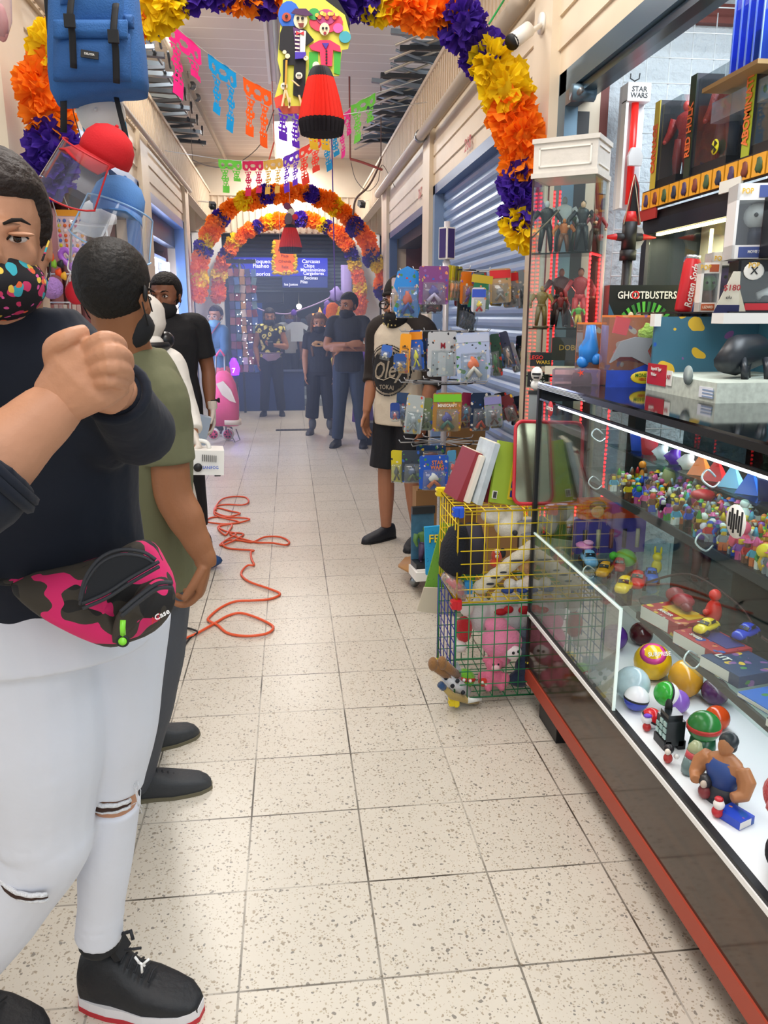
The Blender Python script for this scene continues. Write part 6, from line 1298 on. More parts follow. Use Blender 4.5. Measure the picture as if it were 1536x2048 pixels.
# ================================================================ people
SKIN=lambda h_:mat(h_,.55,bump=.08,bscale=90,var=.05,vscale=14,name='skin_'+h_[1:])
def lerp(a,b,t):return V(a)*(1-t)+V(b)*t
def limb(mb,pts,rad,m,n=14,k=5):
 """smooth tapering limb through joints"""
 P=catmull(pts,k); N=len(P); r=[]
 for i in range(N):
  s=i/k; j=min(int(s),len(rad)-2); f=s-j; f=f*f*(3-2*f); r.append(rad[j]*(1-f)+rad[j+1]*f)
 mb.tube(P,r,m,n)
def hand(mb,w,d,nrm,side,m,s=1.0,curl=.5,spread=.1,thumb=.8,tcurl=.3):
 """palm, four unequal fingers and a thumb; side: +1/-1 picks the thumb side"""
 w=V(w); d=V(d).normalized(); nrm=V(nrm); nrm=(nrm-d*nrm.dot(d)).normalized(); sd=d.cross(nrm)*side
 secs=[(w-d*.02*s,.024*s,.017*s),(w+d*.01*s,.028*s,.018*s),(w+d*.05*s,.040*s,.016*s),(w+d*.085*s,.040*s,.013*s),(w+d*.096*s,.034*s,.009*s)]
 mb.eloft(secs,m,sd,14,2.4)
 for i,(off,L) in enumerate(((.030,.074),(.010,.084),(-.010,.078),(-.029,.060))):
  p=w+d*(.088-.006*abs(i-1))*s+sd*off*s; q=d+sd*(off*spread*12); q.normalize(); pts=[p-d*.015*s,p]; ang=0
  c=curl if not isinstance(curl,(list,tuple)) else curl[i]
  for f in (.45,.32,.26):
   ang+=c; u=q*cos(ang)-nrm*sin(ang); pts.append(pts[-1]+u*L*f*s)
  mb.tube(catmull(pts,3),[r_*s for r_ in [.0098]*6+[.0092,.009,.0088,.0082,.0078,.0074,.0058]][:len(catmull(pts,3))],m,8)
 p=w+d*.022*s+sd*.024*s-nrm*.004*s; u=(d*.75+sd*thumb-nrm*.25).normalized(); u2=(u*1+d*tcurl-nrm*tcurl*.6).normalized()
 mb.tube(catmull([p-u*.01*s,p+u*.032*s,p+u*.032*s+u2*.03*s,p+u*.032*s+u2*.056*s],3),[r_*s for r_ in (.014,.014,.0135,.013,.0125,.0118,.011,.0105,.0095,.0065)],m,8)
def head_frame(c,F,U=(0,0,1)):
 F=V(F).normalized(); U=V(U); Rr=F.cross(U).normalized(); U=Rr.cross(F)
 return Matrix(((Rr.x,F.x,U.x,c[0]),(Rr.y,F.y,U.y,c[1]),(Rr.z,F.z,U.z,c[2]),(0,0,0,1)))
def head(mb,M_,m,s=1.0):
 old=mb.xf; mb.xf=M_@Matrix.Scale(s,4)
 mb.ell((0,-.014,.03),(.072,.09,.082),m,18,12); mb.ell((0,.022,-.022),(.060,.066,.08),m,18,12)
 mb.ell((0,.032,-.078),(.044,.046,.034),m,14,9); mb.ell((0,.084,.012),(.046,.010,.010),m,12,7)
 mb.tube([(0,.084,.006),(0,.094,-.018),(0,.104,-.036)],[.007,.009,.013],m,8); mb.ell((-.011,.092,-.04),(.008,.009,.007),m,7,5); mb.ell((.011,.092,-.04),(.008,.009,.007),m,7,5)
 mb.ell((0,.088,-.066),(.023,.008,.006),m,10,6); mb.ell((0,.087,-.075),(.020,.009,.007),m,10,6)
 for sx in (-1,1):
  mb.ell((sx*.074,-.006,-.012),(.007,.018,.030),m,9,7,rotm(.2,0,-sx*.3)); mb.ell((sx*.038,.055,-.028),(.02,.018,.02),m,9,7)
 mb.xf=old
def face_parts(t,M_,s,hairc,mask=None,iris='#2a1a12',eyes=True,mask_s=1.0):
 X=M_@Matrix.Scale(s,4)
 if eyes:
  for sx in (-1,1):
   mb=MB(); mb.xf=X; mb.ell((sx*.031,.0785,-.006),(.0135,.008,.0056),mat('#dcd6d0',.25),12,8); mb.ell((sx*.031,.0845,-.0058),(.0064,.0034,.0056),mat(iris,.15),10,6); mb.ell((sx*.031,.0868,-.0055),(.003,.002,.003),mat('#08080a',.1),8,5)
   mb.tube([(sx*.017,.084,-.0075),(sx*.024,.0865,.0005),(sx*.033,.0858,.003),(sx*.041,.081,.0005),(sx*.046,.0765,-.005)],.0016,mat('#140e0c',.6),5); mb.build('eye',t)
   mb=MB(); mb.xf=X; mb.tube([(sx*.014,.0915,.0135),(sx*.026,.0925,.019),(sx*.038,.0865,.0205),(sx*.050,.0765,.015)],[.0026,.0042,.0036,.0014],mat(hairc,.9),6,flat=.8); mb.build('eyebrow',t)
 if mask is not None:
  mb=MB(); mb.xf=X; k=mask_s
  mb.ell((0,.024,-.066),(.0675*k,.079*k,.06*k),mask,26,16,None,lambda d:(1+.10*max(0,d.y)**14*(1 if d.z>-.1 else .4))*(1-.5*min(1,max(0,-d.y)*1.6))*(1-.22*max(0,d.z)*min(1,abs(d.x)*1.2)))
  o=mb.build('face_mask',t)
  mb=MB(); mb.xf=X
  for sx in (-1,1):mb.tube([(sx*.063,.05,-.035),(sx*.076,.01,-.004),(sx*.078,-.018,.008)],.0018,mask,4); mb.tube([(sx*.062,.04,-.085),(sx*.074,.0,-.05),(sx*.078,-.02,-.02)],.0018,mask,4)
  mb.build('ear_loop',t)
def hair_cap(t,M_,s,h_,low=-.035,front=.06,puff=1.05,name='hair',bump=.8,extra=None):
 """hair over the skull: falls inside the head where the face is"""
 m=mat(h_,.62,bump=bump,bscale=70,spec=.35,name='hair_'+h_[1:]); mb=MB(); mb.xf=M_@Matrix.Scale(s,4); nu,nv=44,30; vs=[]; fs=[]
 for i in range(nv+1):
  th=pi*i/nv
  for j in range(nu):
   ph=2*pi*j/nu; d=V((sin(th)*cos(ph),sin(th)*sin(ph),cos(th)))
   p=V((d.x*.0765,-.014+d.y*.0955,.03+d.z*.089))
   hl=front if p.y>.035 else (low if p.y<-.01 else low+(front-low)*(p.y+.01)/.045)
   k=puff+.012*sin(ph*17+th*9)*sin(th*13) if p.z>hl else max(.80,puff-(hl-p.z)*14)
   c=V((0,-.014,.03)); vs.append(c+(p-c)*k)
 for i in range(nv):
  for j in range(nu):a=i*nu+j; b=i*nu+(j+1)%nu; fs.append((a,a+nu,b+nu,b))
 mb.add(vs,fs,m,True)
 if extra:extra(mb,m)
 return mb.build(name,t)
def shoe(t,heel,toe,up=.1,sole='#15161a',upper='#1c1e24',mid=None,tongue=None,w=.045,z=0,high=False,laces=None):
 heel,toe=V(heel),V(toe); d=toe-heel; d.z=0; L=d.length; d.normalize(); r=V((d.y,-d.x,0))
 def foot(u,wv=w):
  return wv*(.72+.30*sin(pi*min(1,max(0,(u-.1)/.85))**1.2) if u<.93 else .62)*(.9 if .3<u<.5 else 1)
 zz=heel.z; top0=zz+(.034 if mid else .012); secs=[]
 for u,h_ in ((0.0,up*.62),(.05,up*.95),(.18,up*(1.1 if high else 1)),(.32,up*(1.05 if high else .92)),(.45,up*.74),(.6,up*.56),(.75,up*.46),(.88,up*.38),(.96,up*.26),(1.0,up*.12)):
  c=heel+d*(L*u); hh=max(.008,h_-(.022 if mid else 0)); wv_=foot(u)*(.5 if u in (0.0,1.0) else (.9 if u>.9 or u<.08 else 1)); ring=[]
  for j in range(22):
   an=2*pi*j/22; ca,sa=cos(an),sin(an); q=.62 if sa>0 else .3
   ring.append(V((c.x,c.y,top0+hh/2-.006))+r*(abs(ca)**q*(1 if ca>0 else -1)*wv_*(1-.25*max(0,sa)*(u<.5)))+V((0,0,abs(sa)**q*(1 if sa>0 else -1)*(hh/2+.006))))
  secs.append(ring)
 mb=MB(); mb.loft(secs,mat(upper,.6,bump=.15,bscale=60)); so=mb.build('shoe',t,world=True)
 def slab(z0,z1,m,nm,grow=0):
  us=[0,.04,.15,.3,.45,.6,.75,.88,.96,1.0]; left=[]; right=[]
  for u in us:
   ww=foot(u)*(.35 if u in (0,1.0) else (.8 if u in (.04,.96) else 1))+grow; c=heel+d*(L*u+(grow if u>.5 else -grow)); left.append(c+r*ww); right.append(c-r*ww)
  ring=left+right[::-1]; mb=MB(); mb.loft([[V((p.x,p.y,q)) for p in ring] for q in (z0,z1)],m,False); mb.build(nm,so,world=True)
 slab(zz,zz+.012,mat(sole,.6),'sole',.003)
 if mid:slab(zz+.012,zz+.034,mat(mid,.5),'midsole',.002)
 if tongue:
  c=heel+d*L*.34; mb=MB(); mb.box((c.x,c.y,top0+up*.98),(.016,.05,.05),mat(tongue,.6),Matrix.Rotation(atan2(d.y,d.x),4,'Z')@Matrix.Rotation(-.5,4,'Y')); mb.build('tongue',so,world=True)
 if laces:
  mb=MB()
  for k in range(5):
   u=.40+k*.055; c=heel+d*L*u; zt_=top0+up*(.80-k*.075); mb.tube([c+r*.022+V((0,0,zt_-.006-zz)),c+V((0,0,zt_+.004-zz)),c-r*.022+V((0,0,zt_-.006-zz))],.003,mat(laces,.7),5)
  mb.build('laces',so,world=True)
def torso_loft(mb,m,pel,wai,che,sh,rt,g,grow=0,low=None,neckr=.055):
 """pel, wai, che, sh: centres; g = (hip, waist, chest, shoulder) half widths with depths"""
 secs=[]
 if low is not None:secs.append((low,g[0][0]+grow,g[0][1]+grow))
 else:secs.append((V(pel)-V((0,0,.06)),g[0][0]*.9+grow,g[0][1]*.9+grow))
 secs+=[(pel,g[0][0]+grow,g[0][1]+grow),(lerp(pel,wai,.5),(g[0][0]+g[1][0])/2+grow,(g[0][1]+g[1][1])/2+grow),(wai,g[1][0]+grow,g[1][1]+grow),(lerp(wai,che,.5),(g[1][0]+g[2][0])/2+grow,(g[1][1]+g[2][1])/2+grow),(che,g[2][0]+grow,g[2][1]+grow),(lerp(che,sh,.6),g[3][0]+grow,g[2][1]*.88+grow),(V(sh),g[3][0]*.86+grow,g[3][1]+grow),(V(sh)+V((0,0,.035)),neckr*1.15+grow,neckr+grow)]
 mb.eloft(secs,m,rt,20,2.3)
def human(name,label,base,ang,h,skin,g=1.0,arms='down',top=None,sleeve=.3,hem=.48,bottom=None,blen=.06,legw=1.0,shoes=('#15161a','#1c1e24'),hair='#16120f',hstyle='short',maskc='#17191d',look=0,vox=.006,stance=.07,female=False,skirt=None,foot_turn=.15,head_s=None,hand_s=None,topmat=None,botmat=None,sleeve_m=None,lean=0):
 """standing figure in its own frame, facing local +Y; index 0 is the person's right side (+X)"""
 t=thing(name,label,'person',tuple(base),ang-pi/2); t['_o']=V((0,0,0)); k=h/1.7; sm=SKIN(skin)
 P=lambda x,y,z:V((x*k,y*k,z*k))
 pel,wai,che,sh=P(0,0,.93),P(0,.0,1.08),P(0,lean*.5,1.27),P(0,lean,1.42)
 G=((.155*g,.115*g),(.135*g if not female else .13*g,.10*g),(.155*g,.115*g),(.165*g**.5,.075*g)); G=tuple((a*k,b*k) for a,b in G)
 shx=(.168 if not female else .152)*g**.5
 if arms=='down':A=[[P(s_*shx,0,1.38),P(s_*(shx+.055),-.02,1.11),P(s_*(shx+.045),.07,.87)] for s_ in (1,-1)]; HD=[((0,.12,-1),(s_*1,0,0),-1 if s_>0 else 1,.35) for s_ in (1,-1)]
 elif arms=='crossed':A=[[P(shx,0,1.38),P(.235,.08,1.12),P(-.02,.24,1.15)],[P(-shx,0,1.38),P(-.235,.08,1.12),P(.04,.20,1.10)]]; HD=[((-1,-.05,.1),(0,1,.1),1,.15),((1,-.2,.05),(0,1,.1),-1,.4)]
 elif arms=='phone':A=[[P(shx,0,1.38),P(.24,-.02,1.10),P(.20,.08,.88)],[P(-shx,0,1.38),P(-.25,.05,1.10),P(-.06,.22,1.13)]]; HD=[((0,.12,-1),(1,0,0),-1,.35),((1,.1,.25),(0,.7,-.7),-1,.6)]
 else:A,HD=arms[0],arms[1]
 L=[[P(s_*.085,0,.88),P(s_*(.075+stance*.4),.015,.48),P(s_*(.06+stance),-.02,.09)] for s_ in (1,-1)]
 hs=(head_s or 1.2)*k; hc=P(0,lean+.012,1.70-.115*hs/k); F=V((-sin(look),cos(look),0)); HM=head_frame(hc,F)
 mb=MB(); torso_loft(mb,sm,pel,wai,che,sh,(1,0,0),G,-.012*k,neckr=.055*k)
 limb(mb,[sh-V((0,0,.03)),lerp(sh,hc,.45),hc-V((0,.012,.03))],[.06*k,.053*k,.056*k],sm)
 for i in (0,1):
  limb(mb,[lerp(A[i][0],sh,.25),A[i][0],lerp(A[i][0],A[i][1],.5),A[i][1],lerp(A[i][1],A[i][2],.35),A[i][2]],[x*k*g**.5 for x in (.05,.052,.047,.041,.041,.026)],sm)
  hd=HD[i]; hand(mb,A[i][2]+V(hd[0]).normalized()*.015*k,hd[0],hd[1],hd[2],sm,k*(hand_s or (.92 if female else 1.0)),hd[3])
  limb(mb,[L[i][0],lerp(L[i][0],L[i][1],.5),L[i][1],lerp(L[i][1],L[i][2],.35),L[i][2]],[x*k*g**.5 for x in (.08,.075,.053,.052,.034)],sm)
  mb.ell(L[i][2]+P(0,.03,-.045),(.026*k,.055*k,.022*k),sm,10,7)
 head(mb,HM,sm,hs); remesh(mb.build('body',t),vox,3)
 tm=topmat or mat(top,.8,bump=.3,bscale=14,name='cloth_'+(top or 'x').lstrip('#'))
 if tm:
  mb=MB(); torso_loft(mb,tm,pel,wai,che,sh,(1,0,0),G,.006*k,P(0,0,hem*1.7),.062*k)
  sm_=tm
  for i in (0,1):
   a=A[i]; e=lerp(a[0],a[1],min(1,sleeve*2)) if sleeve<.5 else None
   if e is not None:limb(mb,[lerp(a[0],sh,.5),a[0]+V((0,0,.004)),lerp(a[0],e,.5),e],[x*k*g**.5 for x in (.055,.066,.065,.066)],sm_)
   else:
    f=min(1,(sleeve-.5)*2); e=lerp(a[1],a[2],f); limb(mb,[lerp(a[0],sh,.5),a[0],lerp(a[0],a[1],.5),a[1],lerp(a[1],e,.5),e],[x*k*g**.5 for x in (.055,.064,.058,.054,.052,.043)],sm_)
  remesh(mb.build('shirt',t),.008,4)
 bm=botmat or (mat(bottom,.8,bump=.3,bscale=12) if bottom else None)
 if bm:
  mb=MB(); mb.eloft([(P(0,0,.84),G[0][0]*.98,G[0][1]*1.0),(pel,G[0][0]+.006*k,G[0][1]+.006*k),(P(0,0,1.02),G[1][0]+.004,G[1][1]+.004)],bm,(1,0,0),20,2.3)
  for i in (0,1):
   l=L[i]; zt_=blen*1.7*k; e=lerp(l[1],l[2],max(0,min(1,(l[1].z-zt_)/(l[1].z-l[2].z)))) if zt_<l[1].z else lerp(l[0],l[1],(l[0].z-zt_)/(l[0].z-l[1].z))
   pts=[l[0]+V((0,0,.03)),lerp(l[0],l[1],.5)]+([l[1],lerp(l[1],e,.5)] if zt_<l[1].z else [])+[e]; r_=[.098,.09]+([.072,.068] if zt_<l[1].z else [])+[.062 if zt_<l[1].z else .088]
   limb(mb,pts,[x*k*g**.5*(1+(legw-1)*(j/(len(r_)-1))) for j,x in enumerate(r_)],bm)
  remesh(mb.build('trousers',t),.008,4)
 if skirt:
  mb=MB(); km=mat(skirt,.85,var=.3,vscale=40,bump=.4,bscale=20); mb.eloft([(P(0,0,.42),.20*k,.16*k),(P(0,0,.65),.19*k,.15*k),(P(0,0,.85),.18*k,.14*k),(P(0,0,1.02),.14*k,.11*k)],km,(1,0,0),24); mb.build('skirt',t)
 for i,s_ in enumerate((1,-1)):
  an=L[i][2]; ft=s_*foot_turn; d=V((sin(ft),cos(ft),0)); he=V((an.x,an.y,0))-d*.075*k; shoe(t,he,he+d*.275*k,.095*k,shoes[0],shoes[1],shoes[2] if len(shoes)>2 else None,w=.046*k)
 face_parts(t,HM,hs,hair,mat(maskc,.75) if isinstance(maskc,str) else maskc)
 if hstyle=='short':hair_cap(t,HM,hs,hair,-.045,.058,1.03)
 elif hstyle=='bun':hair_cap(t,HM,hs,hair,-.05,.062,1.02,extra=lambda mb,m:mb.ell((0,-.10,.05),(.035,.035,.035),m,12,9))
 elif hstyle=='long':
  def ex(mb,m):
   for sx in (-1,1):mb.tube(catmull([(sx*.04,.03,.10),(sx*.078,.0,.04),(sx*.088,-.01,-.05),(sx*.092,.03,-.16),(sx*.085,.06,-.28),(sx*.078,.075,-.38)],4),[.016]*4+[.02]*8+[.022]*6+[.014]*3,m,8)
  hair_cap(t,HM,hs,hair,-.07,.06,1.05,extra=ex)
 elif hstyle=='beanie':
  mb=MB(); mb.xf=HM@Matrix.Scale(hs,4); mb.ell((0,-.016,.045),(.082,.1,.092),mat('#22201f',.95,bump=.3,bscale=150),26,16,None,lambda d:1 if d.z>-.12 else .84); mb.tube([(.08*sin(u),-.014+.098*cos(u),.034+.01*cos(u)) for u in [2*pi*i/28 for i in range(28)]],.009,mat('#262322',.95),7,closed=True); mb.build('beanie',t)
 return t,HM@Matrix.Scale(hs,4),k
def face_to(dx,dy):return atan2(dy,dx)
# --- woman in the yellow flowered blouse
FLW=pattern('sunflower_print','#15161c',[('#e8dc6a',.46),('#f4ee9a',.34),('#4a4420',.14)],14,rough=.8,scaleb=[13,13,13])
p=at(546,831,z=0)
t,HM,k=human('person','woman in a black blouse with yellow flowers and black mask, hand at her waist',(p.x,p.y,0),face_to(-.05,-1),1.62,'#a87454',1.12,'phone',None,.12,.56,'#1a1d24',.04,1.1,('#101114','#15161a'),'#1a1412','short','#20242c',.1,.008,.08,True,topmat=FLW)
mb=MB(); mb.eloft([((-.14,.12,.93),.012,.03),((-.07,.155,.90),.022,.05),((.03,.165,.89),.022,.055),((.11,.14,.92),.012,.03)],mat('#a892b4',.8),(0,1,0),12); mb.tube([(.17*cos(u),.13*sin(u),.955) for u in [2*pi*i/24 for i in range(24)]],.012,mat('#8a7a98',.8),5,closed=True); mb.build('waist_bag',t)
mb=MB(); mb.box((-.02,.25,1.08),(.08,.012,.14),DARK,rotm(-.8,0,0)); tag(mb.build('phone'),'dark phone in the hand of the flowered-blouse woman','phone'); o=bpy.data.objects['phone']; o.location=t.location; o.rotation_euler=t.rotation_euler
# --- woman with the black tee and wide cropped trousers
p=at(643,868,z=0)
t,HM,k=human('person','woman with long light-brown hair in black tee, black mask and cropped wide trousers',(p.x,p.y,0),face_to(-.12,-1),1.54,'#b07c5c',1.1,'down','#1d2027',.32,.52,'#15171c',.14,1.5,('#2a2c30','#4a4c50'),'#6a4e38','long','#1a1c22',.05,.007,.09,True)
GOLD=mat('#b88c5a',.6)
mb=MB()
for (x,z,rx,rz_) in ((-.05,1.16,.05,.02),(.02,1.18,.06,.018),(.06,1.155,.04,.022),(0,1.135,.09,.01),(-.08,1.14,.02,.012)):mb.ell((x,.145,z),(rx,.008,rz_),GOLD,10,6,None,lambda d:1+.3*sin(6*d.x))
mb.build('shirt_print',t)
mb=MB(); [mb.ell((s_*.115,-.0,.14),(.05,.055,.09),mat('#55585c',.7),10,8) for s_ in (1,-1)]; mb.build('boot_shaft',t)
# --- man with crossed arms in dark polo and jeans
p=at(700,893,z=0)
t,HM,k=human('person','man in dark polo and blue jeans standing with folded arms and black mask',(p.x,p.y,0),face_to(-.25,-1),1.76,'#a06c4c',1.08,'crossed','#1c2028',.32,.5,'#2c3a50',.05,1.0,('#15161a','#1c1e24'),'#14100e','short','#15171c',-.45,.007,.09)
mb=MB(); mb.tube([(.065*sin(u),.05*cos(u)+.012,1.50-.03*cos(u)) for u in [2*pi*i/20 for i in range(20)]],.014,mat('#1c2028',.8),6,closed=True); mb.build('collar',t)
# --- woman in denim jacket with pink skirt, looking left
p=at(452,868,z=0)
t,HM,k=human('person','woman in blue denim jacket and salmon skirt by the left wall, arms folded',(p.x-.05,p.y,0),face_to(-.75,-.65),1.63,'#b07c5c',1.02,'crossed','#3a5f80',.95,.5,None,.06,1.0,('#c8b8a0','#2c2c34','#e0d8c8'),'#241a16','bun','#6fa0c0',.5,.008,.05,True,skirt='#d0626c')
mb=MB(); mb.tube([(-.13,.05,1.42),(-.07,.14,1.28),(.0,.17,1.1)],.02,mat('#b02c3c',.7),6,flat=.3); mb.lathe([(.018,0),(.025,0),(.025,.006),(.018,.006)],STEEL,14,(.0,.185,1.12),axis=Matrix.Rotation(-pi/2,4,'X')); mb.build('bag_strap',t)
mb=MB(); mb.xf=HM; [mb.tube([(sx*.033+.02*cos(u),.095,-.006+.016*sin(u)) for u in [2*pi*i/14 for i in range(14)]],.002,mat('#d8c8b8',.3),4,closed=True) for sx in (-1,1)]; mb.build('glasses',t)
# --- person inside the dark end shop
t,HM,k=human('person','person in a pale shirt deep inside the dark shop at the end',(.0,15.6,0),face_to(.1,-1),1.62,'#9a6c50',1.0,'down','#c8d0d4',.3,.5,'#262a34',.05,1.0,('#1c1c20','#1c1c20'),'#16120f','short','#6a70a8',0,.012)
# --- salesman with beanie, raglan tee with round print
p=at(772,1090,z=0)
t,HM,k=human('person','man in beanie, glasses and cream raglan tee behind the spinner rack',(p.x+.10,p.y+.04,0),face_to(-.8,-.85),1.73,'#b0785a',1.12,'down','#d9cdb8',.12,.47,'#14161d',.30,1.25,('#0e0f13','#181b24'),'#1a1512','beanie','#101216',.12,.006,.07,foot_turn=.25,head_s=1.3)
RG_=mat('#2e2826',.85,bump=.3,bscale=14)
mb=MB()
for s_ in (1,-1):
 a0,a1,a2=V((s_*.168*sqrt(1.12),0,1.38))*k,V((s_*(.168*sqrt(1.12)+.055),-.02,1.11))*k,V((s_*(.168*sqrt(1.12)+.045),.07,.87))*k
 limb(mb,[V((s_*.06,.0,1.44))*k,a0+V((0,0,.006)),lerp(a0,a1,.5),a1,lerp(a1,a2,.25)],[.062,.079,.074,.068,.066],RG_)
remesh(mb.build('raglan_sleeves',t),.008,4)
mb=MB(); mb.tube([(.072*sin(u),.066*cos(u)+.012,1.475-.02*cos(u)) for u in [2*pi*i/24 for i in range(24)]],.014,RG_,6,closed=True); mb.build('neckband',t)
INK=mat('#232427',.8); INKW=mat('#d9cdb8',.8)
def chest(x,z,off=.0):
 r_x,r_y=.155*1.12*k+.012,.115*1.12*k+.014; z_f=1.0-.10*max(0,(1.05-z)/.2); y_=r_y*(max(0,1-(abs(x)/r_x)**2.3))**(1/2.3)*(1.0 if z<1.3 else 1-.5*(z-1.3)); return V((x,y_+.004+off,z))
def ink_patch(mb,fn,x0_,x1_,z0_,z1_,m,off,n=44):
 vs={}; VV=[]; fs=[]
 def vid(i,j):
  if (i,j) not in vs:vs[(i,j)]=len(VV); VV.append(chest(x0_+(x1_-x0_)*i/n,z0_+(z1_-z0_)*j/n,off))
  return vs[(i,j)]
 for i in range(n):
  for j in range(n):
   if fn(x0_+(x1_-x0_)*(i+.5)/n,z0_+(z1_-z0_)*(j+.5)/n):fs.append((vid(i,j),vid(i,j+1),vid(i+1,j+1),vid(i+1,j)))
 mb.add(VV,fs,m)
mb=MB(); cx_,cz=.0,1.16
ink_patch(mb,lambda x,z:(lambda r_:r_<.135 or .147<r_<.155 or (.162<r_<.168 and z>cz))(sqrt((x-cx_)**2+(z-cz)**2)),-.172,.172,cz-.17,cz+.17,INK,.004,70); mb.build('shirt_print',t)
mb=MB()
for (s_,sz,x,z,sx_) in (('Oley',.15,.0,1.165,.8),('WORLD',.04,.0,1.265,.95),('TOKAI',.04,.0,1.05,.95)):
 n0=len(mb.v); mb.text(s_,sz,INKW,(x,0,z),x=(-1,0,0),y=(0,0,1),sx=sx_,shear=.3 if s_=='Oley' else 0)
 for q in range(n0,len(mb.v)):v=mb.v[q]; mb.v[q]=chest(v.x,v.z+(.012*(1-(v.x/.09)**2) if s_!='Oley' else -v.x*.12),.009)
mb.tube([chest(.08,1.115,.008),chest(.02,1.105,.008),chest(-.03,1.125,.008),chest(-.09,1.11,.008)],.006,INKW,5,flat=.4); mb.build('shirt_lettering',t)
mb=MB(); mb.xf=HM
for sx in (-1,1):mb.tube([(sx*.033+.024*cos(u),.098,-.008+.019*sin(u)) for u in [2*pi*i/16 for i in range(16)]],.0032,DARK,5,closed=True)
mb.tube([(-.01,.099,-.006),(0,.101,-.004),(.01,.099,-.006)],.0025,DARK,5); [mb.tube([(sx*.057,.097,-.004),(sx*.075,.05,-.002),(sx*.078,-.005,.0)],.0025,DARK,5) for sx in (-1,1)]; mb.build('glasses',t)
mb=MB(); mb.xf=HM; rr=random.Random(5); [mb.ell((rr.uniform(-.04,.04),.103-abs(rr.uniform(0,.01)),rr.uniform(-.11,-.05)),.004,mat('#c8b878',.5),5,4) for _ in range(16)]; mb.build('mask_print',t)
mb=MB(); mb.xf=HM; mb.tube(catmull([(.055,.02,-.08),(.075,-.01,-.13),(.08,.0,-.19)],4),.008,mat('#1a1512',.8),6); mb.tube(catmull([(-.055,.02,-.08),(-.075,-.01,-.13),(-.08,.0,-.19)],4),.008,mat('#1a1512',.8),6); mb.build('hair',t)
# --- man in black polo with glove and panel
p=V((at(325,605,Y=5.4).x,5.4,0));
pa=at(385,775,Y=5.25); pw=at(400,806,Y=5.2)
t,HM,k=human('person','man in black polo, black mask and watch by the left shop, holding a panel',(p.x+.02,5.4,0),face_to(.25,-1),1.77,'#8a5a40',1.2,'down','#15171c',.36,.46,'#14161c',.05,1.0,('#101114','#15161a'),'#14100e','short','#14161a',-.5,.007,.06)
mb=MB(); mb.tube([(-.262*1+.034*cos(u),.055+.034*sin(u),.955) for u in [2*pi*i/18 for i in range(18)]],.007,DARK,6,closed=True); mb.box((-.297,.06,.955),(.012,.03,.03),DARK); mb.build('watch',t)
GLV=mat('#d8cfc4',.6,bump=.3,bscale=50)
mb=MB(); hand(mb,V((-.25,.082,.90)),(0,.12,-1),(-1,0,0),1,GLV,1.12,.35); mb.tube([(-.25,.07,.95),(-.25,.08,.90)],[.036,.033],GLV,10); remesh(mb.build('glove',t),.006,2)
mb=MB(); c=at(400,872,Y=5.05); mb.box(c,(.075,.1,.26),mat('#9fb0c4',.3,metal=.2),rotm(0,.28,.2)); mb.box(c+V((-.01,-.055,.05)),(.012,.01,.06),DARK,rotm(0,.28,.2)); tag(mb.build('flat_device'),'grey-blue flat panel with a dark slot held by the gloved man','panel')
# --- person in white coverall carrying the fogger
t=thing('person','person in a hooded white coverall with dark respirator, behind the man in green','person',(-.78,4.35,0)); t['_o']=V((0,0,0)); base=V((-.78,4.35,0)); rel=lambda v:V(v)-base
CV=mat('#e4e2dc',.8,bump=.8,bscale=9,name='white_coverall')
hc=rel(at(296,645,Y=4.3)); shl=rel(at(338,730,Y=4.3)); shr=shl+V((-.36,.12,0)); shc=(shl+shr)/2+V((0,0,.03)); elb=rel(at(368,815,Y=4.25)); wr_=rel(at(388,868,Y=4.15))
pel=V((shc.x-.0,.05,.95)); hipl,hipr=pel+V((.08,0,-.03)),pel+V((-.08,0,-.03)); ankl=rel(at(385,1105,Y=4.75)); ankl.z=.09; kl=lerp(hipl,ankl,.5)+V((.03,-.02,.02)); ankr=V((pel.x-.1,.2,.09)); kr=lerp(hipr,ankr,.5)
Fc=V((.35,.93,0)); HM0=head_frame(hc,Fc); sm=SKIN('#9a6a4c')
mb=MB(); head(mb,HM0,sm,1.0); torso_loft(mb,sm,pel,pel+V((0,0,.15)),lerp(pel,shc,.7),shc,(1,-.3,0),((.14,.11),(.12,.1),(.14,.11),(.15,.07)),-.01); limb(mb,[shc,hc-V((0,0,.04))],[.055,.055],sm)
for a in ((shl,elb,wr_),(shr,shr+V((-.05,.05,-.28)),shr+V((.05,.25,-.4)))):limb(mb,[a[0],a[1],a[2]],[.05,.042,.027],sm); hand(mb,a[2],(a[2]-a[1]),(1,0,.1),-1,sm,1,.9)
for a in ((hipl,kl,ankl),(hipr,kr,ankr)):limb(mb,[a[0],a[1],a[2]],[.08,.055,.036],sm)
remesh(mb.build('body',t),.008,3)
mb=MB(); torso_loft(mb,CV,pel,pel+V((0,0,.15)),lerp(pel,shc,.7),shc,(1,-.3,0),((.19,.15),(.18,.15),(.19,.15),(.19,.10)),.01,pel-V((0,0,.12)),.07)
for a in ((shl,elb,lerp(elb,wr_,.9)),(shr,shr+V((-.05,.05,-.28)),shr+V((.03,.2,-.36)))):limb(mb,[lerp(a[0],shc,.4),a[0],lerp(a[0],a[1],.5),a[1],a[2]],[.07,.088,.08,.072,.055],CV)
for a in ((hipl,kl,ankl),(hipr,kr,ankr)):limb(mb,[a[0],a[1],a[2]],[.115,.085,.07],CV)
remesh(mb.build('coverall',t),.009,4)
mb=MB(); mb.xf=HM0; mb.ell((0,-.02,.02),(.095,.115,.125),CV,22,16,None,lambda d:(1+.03*sin(9*d.z+5*d.x))*(1 if d.y<.55 else .86)); mb.ell((0,-.035,-.10),(.09,.09,.05),CV,16,10); mb.build('hood',t)
